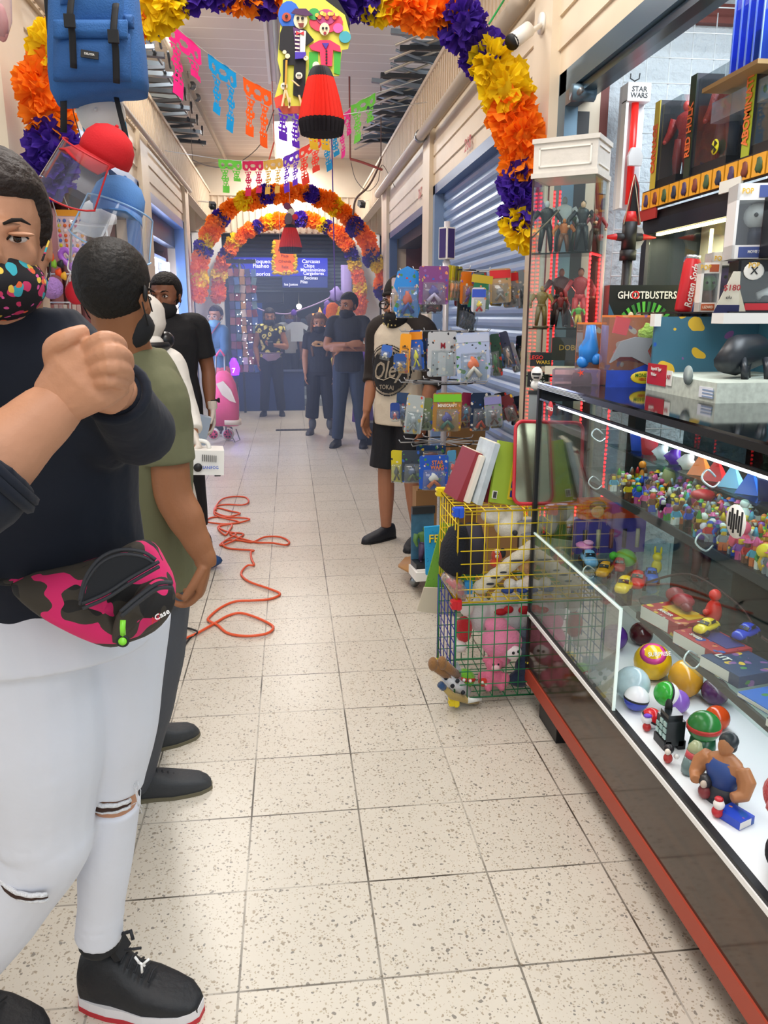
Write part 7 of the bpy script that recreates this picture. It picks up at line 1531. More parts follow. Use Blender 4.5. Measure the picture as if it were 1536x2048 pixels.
mb=MB(); mb.xf=HM0; mb.tube([(.1*cos(u),-.02+.1*sin(u),-.115) for u in [2*pi*i/20 for i in range(20)]],.016,DARK,6,closed=True,flat=1.3); mb.ell((.05,.07,-.09),(.05,.05,.045),mat('#1a1d22',.3),12,9); mb.ell((.02,-.115,-.14),(.05,.015,.03),mat('#1a1d22',.3),12,8); mb.build('respirator',t)
mb=MB(); hand(mb,wr_,(wr_-elb),(1,0,.1),-1,GLV,1.1,.8); remesh(mb.build('glove',t),.006,2)
mb=MB(); BLU_=mat('#20487c',.6)
for a in (ankl,ankr):mb.ell(a+V((.05,-.02,-.04)),(.13,.06,.05),BLU_,12,8)
mb.build('shoe_cover',t)
fg=thing('fogging_machine','white box fogger with black knob, vent slots and blue lettering carried by the coverall','fogger',tuple(at(400,920,Y=4.1)))
c=at(404,920,Y=4.1); BX=mat('#e6e6e2',.35)
mb=MB(); w_=.215; h_=.125; rot=rotm(0,.06,.12)
mb.box(c,(w_,.16,h_),BX,rot); mb.build('case',fg,world=True)
mb=MB()
for k_ in range(8):mb.box(c+V((.012+k_*.0095,-.083,.025-.001*k_)),(.0035,.004,.034),DARK,rot)
mb.build('vent_slots',fg,world=True)
mb=MB(); mb.cyl(c+V((-.012,-.082,-.022)),c+V((-.012,-.098,-.022)),.021,DARK,18); mb.build('knob',fg,world=True)
mb=MB(); mb.text('SANIFOG',.021,mat('#2a5ac0',.4),c+V((.05,-.087,-.025)),x=(1,.0,-.03),sx=.9); mb.build('lettering',fg,world=True)
mb=MB(); [mb.box(c+V((dx,-.05,-h_/2-.006)),(.03,.03,.012),DARK) for dx in (-.07,.08)]; mb.build('foot',fg,world=True)
mb=MB(); mb.tube(catmull([c+V((-.08,0,.05)),c+V((-.075,0,.085)),c+V((-.01,0,.10)),c+V((.03,0,.09)),c+V((.04,0,.06))],4),.011,BX,7); mb.tube([c+V((-.09,-.05,.09)),c+V((-.03,-.06,.03))],.008,DARK,6); mb.build('handle',fg,world=True)
# --- shopping trolley of the denim woman
p=at(452,885,z=0); t=thing('shopping_trolley','pink wheeled shopping trolley with beige flap beside the denim-jacket woman','trolley',(p.x,p.y,0)); t['_o']=V((0,0,0)); base=V((p.x,p.y,0)); Yt=p.y
rel=lambda px,py,dy=0:at(px,py,Y=Yt+dy)-base
PK=mat('#e0507c',.75,bump=.4,bscale=12);
mb=MB(); q=[rel(430,852),rel(478,838),rel(474,775),rel(455,745),rel(432,765)]
for sgn in (0,):
 A_=[((rel(453,850)),.15,.12),((rel(452,800)),.155,.125),(rel(450,770),.13,.11),(rel(446,752),.10,.08),(rel(444,742),.05,.05)]
 mb.eloft(A_,PK,(1,0,0),18,3.2)
mb.build('bag',t)
mb=MB(); mb.eloft([(rel(462,848),.125,.125),(rel(462,838),.125,.127)],mat('#d8c8b4',.8),(1,0,0),16,3.2); mb.build('bag_bottom_band',t)
mb=MB(); W_=[rel(432,768,-.13),rel(444,790,-.14),rel(460,802,-.145),rel(472,806,-.14),rel(462,780,-.14),rel(446,762,-.13)]; mb.add(W_+[v+V((0,.02,0)) for v in W_],[(0,1,2,3,4,5),(11,10,9,8,7,6)]+[(i,i+6,(i+1)%6+6,(i+1)%6) for i in range(6)],mat('#d8c8b4',.8)); mb.build('flap_edge',t)
mb=MB(); mb.tube([rel(432,860),rel(430,760),rel(432,712)],.012,STEEL,7); mb.tube([rel(452,860),rel(450,760),rel(449,712)],.012,STEEL,7); mb.tube([rel(432,712),rel(440,700),rel(449,712)],.014,PK,7); mb.tube([rel(456,858),rel(470,884),rel(480,880),rel(472,858)],.008,STEEL,6); mb.build('frame',t)
for (px,py,dy,r_) in ((427,868,-.10,.075),(456,868,.16,.075)):
 c=rel(px,py,dy); mb=MB(); mb.cyl(c-V((0,.02,0)),c+V((0,.02,0)),r_,mat('#e8e4e0',.5),22); mb.build('tyre',t)
 mb=MB(); mb.cyl(c-V((0,.025,0)),c+V((0,.025,0)),r_*.72,PK,20); [mb.cyl(c+V((r_*.45*cos(a),-.03,r_*.45*sin(a))),c+V((r_*.45*cos(a),-.024,r_*.45*sin(a))),.011,DARK,8) for a in [k_*pi/3 for k_ in range(6)]]; mb.build('wheel_hub',t)
# ================================================================ foreground woman
SKW=SKIN('#c08a6a')
base=V((-.45,1.4,0)); t=thing('person','woman in navy sweatshirt and ripped white jeans with floral mask, hands clasped in front','person',tuple(base)); t['_o']=base
A=at
hc=A(-27,464,Y=1.10)+V((0,.03,0)); Fh=(CAM+V((-.03,0,.02))-hc).normalized(); HM=head_frame(hc,Fh,V((.02,0,1)).normalized()); hs=.84
sh=A(10,668,Y=1.20); rt=V((-.93,-.36,0)).normalized()
shL,elL,wrL=A(140,738,Y=1.20),A(278,862,Y=1.20),A(228,778,Y=1.06)
shR,elR,wrR=A(-190,720,Y=1.12),A(-85,985,Y=.93),A(132,796,Y=.985)
che,wai,pel=A(40,830,Y=1.26),A(60,1010,Y=1.29),A(92,1180,Y=1.33)
hpN,knN,anN=A(62,1290,Y=1.32),A(90,1690,Y=1.36),A(-88,1990,Y=1.47)
hpF,knF,anF=A(240,1270,Y=1.40),A(222,1585,Y=1.44),A(196,1885,Y=1.50)
mb=MB(); head(mb,HM,SKW,hs)
limb(mb,[A(12,700,Y=1.20),A(0,640,Y=1.17),hc-V((0,-.01,.03))],[.065,.054,.056],SKW)
torso_loft(mb,SKW,pel,wai,che,sh,rt,((.15,.11),(.14,.10),(.14,.11),(.12,.07)),-.01,neckr=.055)
limb(mb,[lerp(sh,shR,.5),shR,elR,lerp(elR,wrR,.35),lerp(elR,wrR,.7),wrR],[.05,.052,.044,.047,.038,.030],SKW)
limb(mb,[lerp(sh,shL,.5),shL,elL,lerp(elL,wrL,.5),wrL],[.05,.05,.04,.036,.028],SKW)
for a in ((hpN,knN,anN),(hpF,knF,anF)):limb(mb,[a[0],lerp(a[0],a[1],.5),a[1],lerp(a[1],a[2],.35),a[2]],[.085,.075,.052,.050,.033],SKW)
remesh(mb.build('body',t,world=True),.006,3)
def fingerchain(mb,pts,r_,m=SKW):mb.tube(catmull([A(px,py,Y=y) for px,py,y in pts],4),[r_[0]+(r_[1]-r_[0])*i/(4*(len(pts)-1)) for i in range(4*(len(pts)-1)+1)],m,10)
mb=MB()
mb.eloft([(A(110,806,Y=.985),.031,.026),(A(140,780,Y=.98),.038,.027),(A(165,752,Y=.975),.048,.027),(A(188,728,Y=.975),.050,.024),(A(204,712,Y=.98),.042,.018)],SKW,A(175,790,Y=.98)-A(140,720,Y=.98),18,2.3)
fingerchain(mb,[(172,700,.965),(206,678,.945),(236,686,.965),(242,702,1.0)],(.0105,.0085))
fingerchain(mb,[(180,722,.962),(216,703,.938),(248,712,.96),(254,730,1.0)],(.011,.009))
fingerchain(mb,[(186,746,.962),(220,731,.938),(250,741,.96),(255,758,1.0)],(.0105,.0085))
fingerchain(mb,[(188,770,.967),(218,760,.945),(242,768,.965),(246,782,1.0)],(.0095,.0075))
fingerchain(mb,[(116,742,.98),(106,698,.965),(135,676,.955),(172,664,.97)],(.0135,.0095))
remesh(mb.build('right_hand',t,world=True),.0022,1)
mb=MB()
mb.eloft([(A(236,790,Y=1.05),.028,.024),(A(215,775,Y=1.035),.036,.026),(A(185,750,Y=1.03),.044,.026),(A(150,725,Y=1.03),.036,.022)],SKW,V((.3,0,1)),18,2.3)
for k,(a_,b2) in enumerate((((150,700),(108,694)),((142,716),(102,712)),((142,735),(104,734)),((146,752),(112,755)))):
 fingerchain(mb,[(a_[0]+25,a_[1],1.03),(a_[0]-10,a_[1],1.025),(b2[0],b2[1],1.01),(b2[0]+8,b2[1]+5,.99)],(.0105,.008))
remesh(mb.build('left_hand',t,world=True),.0028,2)
NV=mat('#0b1424',.9,bump=.5,bscale=7,sheen=.05,name='navy_sweatshirt')
mb=MB(); torso_loft(mb,NV,lerp(wai,pel,.75),wai,che,sh,rt,((.162,.125),(.160,.12),(.165,.13),(.135,.085)),.008,pel+V((0,0,.03)),.078)
limb(mb,[lerp(sh,shR,.4),shR,lerp(shR,elR,.5),elR,lerp(elR,wrR,.30)],[.07,.078,.068,.062,.060],NV)
limb(mb,[lerp(sh,shL,.3),shL,lerp(shL,elL,.5),elL,lerp(elL,wrL,.5),lerp(elL,wrL,.95)],[.062,.068,.058,.054,.046,.036],NV)
limb(mb,[elL+V((-.02,0,-.01)),lerp(elL,che,.4)],[.05,.07],NV)
remesh(mb.build('sweatshirt',t,world=True),.006,5)
mb=MB()
for c,r1,ax in ((lerp(elR,wrR,.31),.062,wrR-elR),(lerp(elR,wrR,.25),.065,wrR-elR),(lerp(elL,wrL,.93),.039,wrL-elL)):
 ax=ax.normalized(); u=ax.cross(V((0,0,1))).normalized(); v=ax.cross(u); mb.tube([c+u*r1*cos(q)+v*r1*sin(q) for q in [2*pi*i/20 for i in range(20)]],.007,NV,6,closed=True)
mb.build('cuff',t,world=True)
WJ=mat('#dcdfe9',.85,bump=.45,bscale=7,name='white_denim')
mb=MB(); mb.eloft([(pel-V((0,0,.10)),.165,.135),(pel-V((0,0,.02)),.172,.138),(pel+V((0,0,.06)),.160,.125)],WJ,rt,22,2.3)
limb(mb,[hpN+V((0,0,.05)),lerp(hpN,knN,.4),lerp(hpN,knN,.85),knN,lerp(knN,anN,.35),lerp(knN,anN,.86)],[.118,.118,.092,.083,.075,.052],WJ,18)
limb(mb,[hpF+V((0,0,.05)),lerp(hpF,knF,.45),lerp(hpF,knF,.93)],[.095,.082,.062],WJ,18)
limb(mb,[knF-V((0,0,.015)),lerp(knF,anF,.35),lerp(knF,anF,.75),lerp(knF,anF,.95)],[.056,.056,.048,.050],WJ,18)
for k in range(3):c=lerp(knF,anF,.80+.055*k); mb.ell(c,(.052-.002*k,.052,.011),WJ,18,7)
remesh(mb.build('jeans',t,world=True),.006,4)
FR=mat('#f2f3f7',.95,bump=.6,bscale=200); DK=mat('#3a241c',.9)
def rip(c,ax,r1,a0,a1,lab):
 ax=ax.normalized(); u=V((0,-1,0)); u=(u-ax*u.dot(ax)).normalized(); v=ax.cross(u)
 P=[c+(u*cos(a0+(a1-a0)*i/14)+v*sin(a0+(a1-a0)*i/14))*r1+ax*.0012*sin(i*2.3) for i in range(15)]
 mb=MB(); mb.tube(P,[.003+.005*(1-abs(i-7)/7) for i in range(15)],DK,6); mb.build('rip',t,world=True)
 mb=MB(); mb.tube([p-ax*.008+V((0,-.002,0)) for p in P],.0045,FR,6); mb.tube([p+ax*.009 for p in P],.004,FR,6); mb.build('frayed_edge',t,world=True)
rip(knN+V((0,0,-.03)),anN-knN+V((.2,0,0)),.081,-.3,1.25,'')
rip(knF+V((0,0,.012)),anF-knF,.058,-.9,1.25,'')
mb=MB(); rr=random.Random(2)
for k in range(6):p=A(262+k*3,1562,Y=1.39); mb.tube([p,p+V((rr.uniform(-.004,.006),0,-.02)),p+V((rr.uniform(-.006,.01),0,-.045)),p+V((rr.uniform(-.004,.012),0,-.05-rr.uniform(0,.02)))],.0008,FR,4)
mb.build('loose_threads',t,world=True)
FM=pattern('floral_mask_print','#15131a',[('#e2406a',.30),('#f08a3a',.2),('#f0e060',.12)],40,rough=.7,scaleb=[42,35,35])
nt=FM.node_tree
FM2=pattern('floral_mask_print_two','#15131a',[('#d8386c',.34),('#3ab0c0',.3),('#f0cc50',.26),('#f06a3a',.2),('#e85aa8',.16)],40,rough=.75,scaleb=[46,38,52,44,60])
face_parts(t,HM,hs,'#1a1210',FM2,mask_s=1.02)
for o in t.children:
 if o.type=='MESH' and o.name.split('.')[0] in ('eye','eyebrow','face_mask','ear_loop'):
  for v in o.data.vertices:v.co=v.co-base
mb=MB(); mb.xf=HM
for sx in (-1,1):
 mb.ell((sx*.031,.0775,.0006),(.0150,.0088,.0030),SKW,14,9)
mb.build('eyelids',t,world=True)
o=hair_cap(t,HM,.885,'#251a16',-.06,.064,1.05,bump=.5,extra=lambda mb,m:mb.ell((0,-.10,-.02),(.035,.04,.05),m,12,9))
for v in o.data.vertices:v.co=v.co-base
def wshoe(heel,toe):
 shoe(t,heel,toe,.128,'#b82430','#14161b','#dfdde0','#14161b',.055,high=True,laces='#1c1e24')
h1,t1=V((-.505,1.555,0)),V((-.235,1.475,0)); wshoe(h1,t1); wshoe(V((-.80,1.50,0)),V((-.548,1.435,0)))
mb=MB(); c=A(283,1930,Y=1.47); cc=c+V((0,-.004,.0))
WHT=mat('#f2f2f2',.5)
for q0,q1 in (((276,1924),(290,1932)),((283,1927),(284,1945)),((284,1930),(298,1918)),((270,1914),(279,1926))):mb.tube([A(*q0,Y=1.452),A(*q1,Y=1.452)],.0028,WHT,5)
mb.build('shoe_emblem',t,world=True)
mb=MB(); mb.tube([A(235,1870,Y=1.50),A(262,1862,Y=1.47),A(266,1880,Y=1.46)],.004,mat('#1c1e24',.7),5); mb.tube([A(250,1900,Y=1.46),A(282,1896,Y=1.45)],.003,mat('#1c1e24',.7),5); mb.build('shoe_lace_bow',t,world=True)
mb=MB(); mb.ell(A(200,1880,Y=1.50),(.045,.045,.035),mat('#14161b',.7),14,9); mb.build('shoe_collar',t,world=True)
def camo():
 m=bpy.data.materials.new('pink_camouflage'); m.use_nodes=True; nt=m.node_tree; tc=nt.nodes.new('ShaderNodeTexCoord'); prev=None
 for i,(c,th) in enumerate((('#1a1818',.52),('#d8246a',.575))):
  n=nt.nodes.new('ShaderNodeTexNoise'); n.inputs['Scale'].default_value=17; n.inputs['Detail'].default_value=1; mp=nt.nodes.new('ShaderNodeMapping'); mp.inputs['Location'].default_value=(i*3.3,i*1.7,i); nt.links.new(tc.outputs['Object'],mp.inputs[0]); nt.links.new(mp.outputs[0],n.inputs['Vector'])
  g=nt.nodes.new('ShaderNodeMath'); g.operation='GREATER_THAN'; g.inputs[1].default_value=th; nt.links.new(n.outputs['Fac'],g.inputs[0])
  x=nt.nodes.new('ShaderNodeMix'); x.data_type='RGBA'; nt.links.new(g.outputs[0],x.inputs[0]); x.inputs[7].default_value=lin(c)
  if prev:nt.links.new(prev,x.inputs[6])
  else:x.inputs[6].default_value=lin('#3a342c')
  prev=x.outputs[2]
 nt.links.new(prev,nt.nodes['Principled BSDF'].inputs['Base Color']); nt.nodes['Principled BSDF'].inputs['Roughness'].default_value=.8; return m
CAMO=camo()
t2=thing('waist_bag','black and pink camouflage waist bag with lime zip pull worn by the woman','waist bag',tuple(A(200,1180,Y=1.15))); t2['_o']=t2.location.copy()
outline=[(22,1168),(110,1150),(200,1122),(262,1092),(305,1098),(332,1140),(350,1180),(342,1225),(310,1262),(262,1282),(225,1292),(180,1280),(120,1252),(60,1215)]
def bagshell(mb,pts,Yf,bulge,thick,m):
 c=V((0,0,0)); P=[A(px,py,Y=Yf+(.05 if px>290 else (.0 if px>120 else -.02))) for px,py in pts]; P=catmull(P,3,True)
 for p in P:c+=p
 c/=len(P); n=len(P); rings=[]
 for s_,b_ in ((.02,1),(.35,.97),(.65,.82),(.85,.55),(.96,.25),(1.0,0),(.97,-.5),(.9,-1)):
  off=-bulge*b_ if b_>=0 else thick*-b_; rings.append([c+(p-c)*s_+V((.0,off,0))+V((0,0,0)) for p in P])
 mb.loft(rings,m)
 return c
mb=MB(); bagshell(mb,outline,1.155,.05,.06,CAMO); mb.build('bag_body',t2,world=True)
mb=MB(); bagshell(mb,[(232,1232),(262,1200),(310,1160),(335,1165),(350,1195),(340,1228),(300,1262),(258,1278),(225,1285)],1.11,.022,.03,CAMO); mb.build('front_pocket',t2,world=True)
ZP=mat('#2c2f36',.6)
def zipline(pts,Y,r_=.0028):
 mb=MB(); P=catmull([A(px,py,Y=Y) for px,py in pts],5); mb.tube([p+V((0,0,.0035)) for p in P],r_,ZP,5); mb.tube([p-V((0,0,.0035)) for p in P],r_,ZP,5); mb.build('zip',t2,world=True)
zipline([(160,1205),(172,1160),(200,1122),(240,1104),(285,1108),(312,1124)],1.088); zipline([(165,1212),(215,1190),(262,1160),(318,1128)],1.085); zipline([(242,1228),(275,1200),(315,1172),(345,1170)],1.072,.0034)
mb=MB(); mb.add([A(px,py,Y=1.087) for px,py in ((166,1205),(176,1164),(202,1128),(240,1110),(284,1112),(308,1126),(260,1156),(214,1186))],[tuple(range(8))],mat('#14181f',.8)); mb.build('open_mouth',t2,world=True)
LIME=mat('#86e038',.4)
mb=MB(); mb.tube([A(246,1240,Y=1.058),A(245,1256,Y=1.054),A(246,1270,Y=1.056)],.004,LIME,7); mb.lathe([(0,0),(.0058,0),(.0058,.004),(0,.004)],LIME,14,A(246,1281,Y=1.056),axis=Matrix.Rotation(pi/2,4,'X')); mb.build('zip_pull',t2,world=True)
mb=MB(); mb.tube([A(246,1281,Y=1.056)+V((.0075*cos(q),-.002,.0075*sin(q))) for q in [2*pi*i/16 for i in range(16)]],.0018,DARK,5,closed=True); mb.build('pull_ring',t2,world=True)
mb=MB(); mb.text('AT',.012,mat('#c02030',.5),A(312,1238,Y=1.066),x=(1,.3,.45),y=(-.3,0,1)); mb.text('Case',.011,WHT,A(324,1229,Y=1.066),x=(1,.3,.45),y=(-.3,0,1)); mb.build('lettering',t2,world=True)
mb=MB(); mb.tube(catmull([A(30,1165,Y=1.14),A(-60,1160,Y=1.18),A(-160,1150,Y=1.28)],4),.012,CAMO,6,flat=.3); mb.tube([A(285,1098,Y=1.2),A(280,1082,Y=1.32),A(250,1075,Y=1.45)],.012,CAMO,6,flat=.3); mb.build('belt',t2,world=True)
# ================================================================ man in green tee, seen from behind
SKM=SKIN('#94603e')
base=V((-.38,2.35,0)); t=thing('person','man in an olive green tee and grey trousers seen from behind beside the woman','person',tuple(base)); t['_o']=base
hc=A(232,588,Y=2.02); Fh=V((.34,.93,-.08)); HM=head_frame(hc,Fh); hs=1.03
sh=A(250,725,Y=2.12); rt=V((.84,-.54,0)).normalized()
shR,elR,wrR=A(322,792,Y=2.06),A(346,985,Y=2.06),A(410,1116,Y=2.05)
shL,elL,wrL=A(150,790,Y=2.24),A(120,1000,Y=2.3),A(160,1120,Y=2.3)
che,wai,pel=A(264,850,Y=2.16),A(274,1000,Y=2.20),A(286,1130,Y=2.24)
hpR,knR,anR=A(312,1175,Y=2.24),A(298,1390,Y=2.26),A(262,1565,Y=2.34)
hpL,knL,anL=A(280,1170,Y=2.38),A(295,1340,Y=2.5),A(292,1462,Y=2.62)
mb=MB(); head(mb,HM,SKM,hs)
limb(mb,[A(258,745,Y=2.12),A(244,680,Y=2.07),hc-V((0,-.005,.02))],[.08,.066,.066],SKM)
torso_loft(mb,SKM,pel,wai,che,sh,rt,((.14,.12),(.14,.12),(.15,.12),(.14,.08)),-.012,neckr=.06)
limb(mb,[lerp(sh,shR,.5),shR,lerp(shR,elR,.55),elR,lerp(elR,wrR,.35),lerp(elR,wrR,.7),wrR],[.055,.058,.052,.050,.049,.038,.029],SKM)
limb(mb,[lerp(sh,shL,.5),shL,elL,wrL],[.055,.06,.05,.03],SKM); hand(mb,wrL,(0,0,-1),(-1,0,0),1,SKM,1,.5)
for a in ((hpR,knR,anR),(hpL,knL,anL)):limb(mb,[a[0],a[1],a[2]],[.085,.055,.036],SKM)
remesh(mb.build('body',t,world=True),.006,3)
mb=MB(); hand(mb,wrR+V((.001,-.002,-.008)),A(402,1165,Y=2.05)-A(410,1118,Y=2.05),(1,-.05,.12),1,SKM,1.0,[.55,.62,.66,.62],.04,.35,.5)
limb(mb,[lerp(elR,wrR,.85),wrR,wrR+V((0,0,-.02))],[.032,.03,.028],SKM); remesh(mb.build('right_hand',t,world=True),.0032,2)
OLV=mat('#66674c',.9,bump=.5,bscale=7,name='olive_jersey')
mb=MB(); torso_loft(mb,OLV,pel,wai,che,sh,rt,((.135,.13),(.135,.13),(.148,.13),(.142,.085)),.012,pel-V((0,0,.06)),.078)
limb(mb,[lerp(sh,shR,.35),shR,lerp(shR,elR,.35),lerp(shR,elR,.68)],[.066,.068,.066,.068],OLV); limb(mb,[lerp(sh,shL,.35),shL,lerp(shL,elL,.6)],[.075,.078,.074],OLV)
remesh(mb.build('shirt',t,world=True),.006,5)
mb=MB(); c=lerp(sh,hc,.22); mb.tube([c+V((.078*cos(q),.07*sin(q),-.012+.01*sin(q))) for q in [2*pi*i/24 for i in range(24)]],.009,OLV,7,closed=True); mb.build('neckband',t,world=True)
GRY=mat('#4c4f57',.85,bump=.5,bscale=8,name='grey_trousers')
mb=MB(); mb.eloft([(pel-V((0,0,.1)),.14,.135),(pel,.145,.14),(pel+V((0,0,.1)),.135,.13)],GRY,rt,20,2.3)
for a in ((hpR,knR,anR),(hpL,knL,anL)):
 limb(mb,[a[0]+V((0,0,.05)),lerp(a[0],a[1],.5),a[1],lerp(a[1],a[2],.5),a[2]],[.11,.098,.080,.072,.066],GRY,16)
 for k in range(3):mb.ell(lerp(a[1],a[2],.74+.12*k),(.073,.073,.014),GRY,16,7)
remesh(mb.build('trousers',t,world=True),.007,4)
shoe(t,V((-.60,2.33,0)),V((-.295,2.37,0)),.10,'#6a6450','#33363a',None,None,.050,laces='#2a2c30'); shoe(t,V((-.60,2.60,0)),V((-.375,2.72,0)),.095,'#6a6450','#33363a',None,None,.047)
face_parts(t,HM,hs,'#14100e',mat('#14161b',.8),mask_s=1.04)
def fixo():
 for o in t.children:
  if o.type=='MESH' and o.name.split('.')[0] in ('eye','eyebrow','face_mask','ear_loop','hair') and not o.get('fx'):
   for v in o.data.vertices:v.co=v.co-base
   o['fx']=1
hair_cap(t,HM,hs,'#120f0e',-.078,.058,1.05,bump=.35)
fixo()
for o in list(t.children):
 if 'fx' in o:del o['fx']
mb=MB(); mb.ell(hc+V((.075,-.045,.0)),(.006,.006,.02),DARK,6,5); mb.build('ear_strap',t,world=True)
# ================================================================ the shop at the far end and haze
BLS=mat('#2733c8',.5,emis=.35,name='blue_sign'); BLS2=mat('#2a3f98',.5,emis=.1,name='dim_blue_sign')
t=thing('shop_sign','wide blue sign with white lists of phone accessories above the end shop','sign',tuple(at(565,545,Y=14.6)))
def rc(mb,x0_,y0_,x1_,y1_,Y,m,th=.02):a,b=at(x0_,y1_,Y=Y),at(x1_,y0_,Y=Y); mb.bb((a.x,Y,a.z),(b.x,Y+th,b.z),m)
mb=MB(); rc(mb,462,516,655,552,14.05,BLS); rc(mb,565,552,655,575,14.05,BLS2); mb.build('panel',t,world=True)
WT=mat('#e8ecff',.5,emis=.6)
mb=MB()
for (s_,px,py,sz) in (('Desbloqueos',516,523,.09),('Flasheo',522,532,.09),('Accesorios',516,548,.09),('Carcasas',622,523,.085),('Chips',618,532,.08),('Manteniminto',626,540,.075),('Cargadores',627,547,.075),('Bocinas',622,556,.075),('Pilas',608,564,.07),('los Justos',582,569,.06)):
 mb.text(s_,sz,WT,at(px,py,Y=14.04))
mb.build('lettering',t,world=True)
t=thing('television','large dark flat screen hung below the blue sign in the end shop','television',tuple(at(524,580,Y=14.5)))
mb=MB(); rc(mb,482,556,566,606,14.5,mat('#1d2836',.25),.06); mb.build('screen',t,world=True)
mb=MB(); a=at(482,556,Y=14.49); b=at(566,606,Y=14.49); mb.tube([(a.x,14.49,a.z),(b.x,14.49,a.z),(b.x,14.49,b.z),(a.x,14.49,b.z)],.015,DARK,4,closed=True); mb.cyl(((a.x+b.x)/2,14.5,a.z),((a.x+b.x)/2,14.5,3.1),.02,DARK,6); mb.build('frame',t,world=True)
t=thing('wall_fan','dark round fan at the left of the blue sign','fan',tuple(at(473,540,Y=14.0)))
mb=MB(); c=at(473,541,Y=13.95); [mb.tube([c+V((r_*cos(q),0,r_*sin(q))) for q in [2*pi*i/18 for i in range(18)]],.006,DARKG,5,closed=True) for r_ in (.05,.1,.145)]; mb.build('guard',t,world=True)
mb=MB(); [mb.box(c+V((.06*cos(q),.02,.06*sin(q))),(.1,.01,.06),DARK,rotm(0,-q,0)) for q in (0,2.09,4.19)]; mb.build('blades',t,world=True); mb=MB(); mb.cyl(c,c+V((0,.3,0)),.02,DARK); mb.build('mount',t,world=True)
t=thing('accessory_rack','tall rack of packed phone accessories beside the denim-jacket woman','display rack',(at(470,700,Y=12.9).x,12.9,0))
mb=MB(); rr=random.Random(9); x0_=at(462,600,Y=12.9).x; mb.cyl((x0_+.15,12.9,0),(x0_+.15,12.9,2.35),.02,DARKG,6); mb.bb((x0_-.05,12.88,2.28),(x0_+.4,12.9,2.34),DARK); mb.build('post',t,world=True)
cols=['#a86a6a','#c8a08a','#5a7ab8','#7a5a8a','#d8c8c0','#8c3a44','#4a4a78','#b88a5a','#6a8a9a']
for i in range(5):
 for j in range(13):
  mb=MB(); mb.box((x0_+.02+i*.085,12.8+rr.uniform(-.05,.05),.70+j*.12),(.075,.02,.11),mat(cols[(i*5+j*3)%9],.35),rotm(rr.uniform(-.15,.15),rr.uniform(-.2,.2),rr.uniform(-.4,.4))); mb.build('hanging_pack',t,world=True)
mb=MB(); [mb.ell((x0_+rr.uniform(.1,.42),12.72,rr.uniform(.7,1.9)),.008,mat('#e8e4ff',.5,emis=6),6,4) for _ in range(34)]; mb.build('fairy_lights',t,world=True)
t=thing('violet_lamp','glowing violet lamp bowl at the foot of the accessory rack','lamp',(at(468,738,Y=12.4).x,12.4,.62))
VIO=mat('#5a14f0',.5,emis=5); mb=MB(); mb.lathe([(0,0),(.07,.01),(.09,.1),(.07,.18),(.03,.26),(0,.27)],VIO,14); mb.build('bowl',t); mb=MB(); mb.cyl((0,0,-.62),(0,0,0),.05,DARK,10); mb.build('stand',t); mb=MB(); mb.text('7',.1,mat('#ffb0c8',.5,emis=3),(0,-.1,.08)); mb.build('lettering',t)
t=thing('blue_counter','low blue counter behind the flowered-blouse woman','counter',(at(520,780,Y=13.2).x,13.2,0))
a,b=at(478,800,Y=13.1),at(608,745,Y=13.1); mb=MB(); mb.bb((a.x,13.1,0),(b.x,13.6,.62),mat('#243a6a',.5)); mb.build('body',t,world=True); mb=MB(); mb.bb((a.x,13.08,.6),(b.x,13.62,.63),mat('#1a2c50',.4)); mb.build('top',t,world=True)
t=thing('box_stack','stack of grey boxes on the blue counter left of the flowered-blouse woman','boxes',(at(493,740,Y=12.9).x,13.3,.63))
for k in range(5):mb=MB(); mb.box((.0,0,.04+k*.08),(.26,.2,.07),mat(['#8a8680','#6a6a70','#a09a90'][k%3],.6)); mb.build('box',t)
t=thing('hanging_cloth','plain blue cloth hung behind the flowered-blouse woman','cloth',tuple(at(505,630,Y=14.2))); mb=MB(); rc(mb,484,606,524,648,14.4,mat('#1f4aa0',.8),.02); mb.build('cloth',t,world=True)
mb=MB(); mb.tube(catmull([at(484,606,Y=13.6),at(505,612,Y=13.6),at(530,622,Y=13.6),at(570,628,Y=13.6),at(600,620,Y=13.6),at(640,605,Y=13.6),at(680,585,Y=13.6)],5),.012,mat('#b8a0d0',.6),5); tag(mb.build('ribbon'),'lilac ribbon strung across the end shop opening','ribbon')
for (px,py,r_,h_,nm) in ((588,625,.05,'#6a3ac0','violet'),(673,588,.11,'#a08ad8','lilac'),(655,608,.06,'#7a5ab0','dark violet')):
 t=thing('ribbon_rosette','%s rosette on the ribbon across the end shop'%nm,'rosette',tuple(at(px,py,Y=13.5))); mb=MB(); mb.ell((0,0,0),(r_,r_*.4,r_),mat(h_,.7),10,8,None,lambda d:1+.2*sin(9*d.x+7*d.z)); mb.build('petals',t)
for k,(px,py) in enumerate(((660,620),(676,622))):
 o=bpy.data.objects.new('paper_flower',POM_LATE[k]) if 'POM_LATE' in globals() else None
t=thing('tshirt','white t-shirt hung on display between the two women','t-shirt',tuple(at(594,660,Y=14.3)))
mb=MB(); c=at(594,664,Y=14.3); mb.prism([(-.11,-.16),(.11,-.16),(.11,.06),(.17,.02),(.2,.1),(.08,.17),(-.08,.17),(-.2,.1),(-.17,.02),(-.11,.06)],.05,mat('#d0dce8',.8),c,(1,0,0),(0,0,1)); mb.build('cloth',t,world=True); mb=MB(); mb.tube([c+V((0,0,.17)),c+V((0,.0,.3))],.006,STEEL,5); mb.build('hanger',t,world=True)
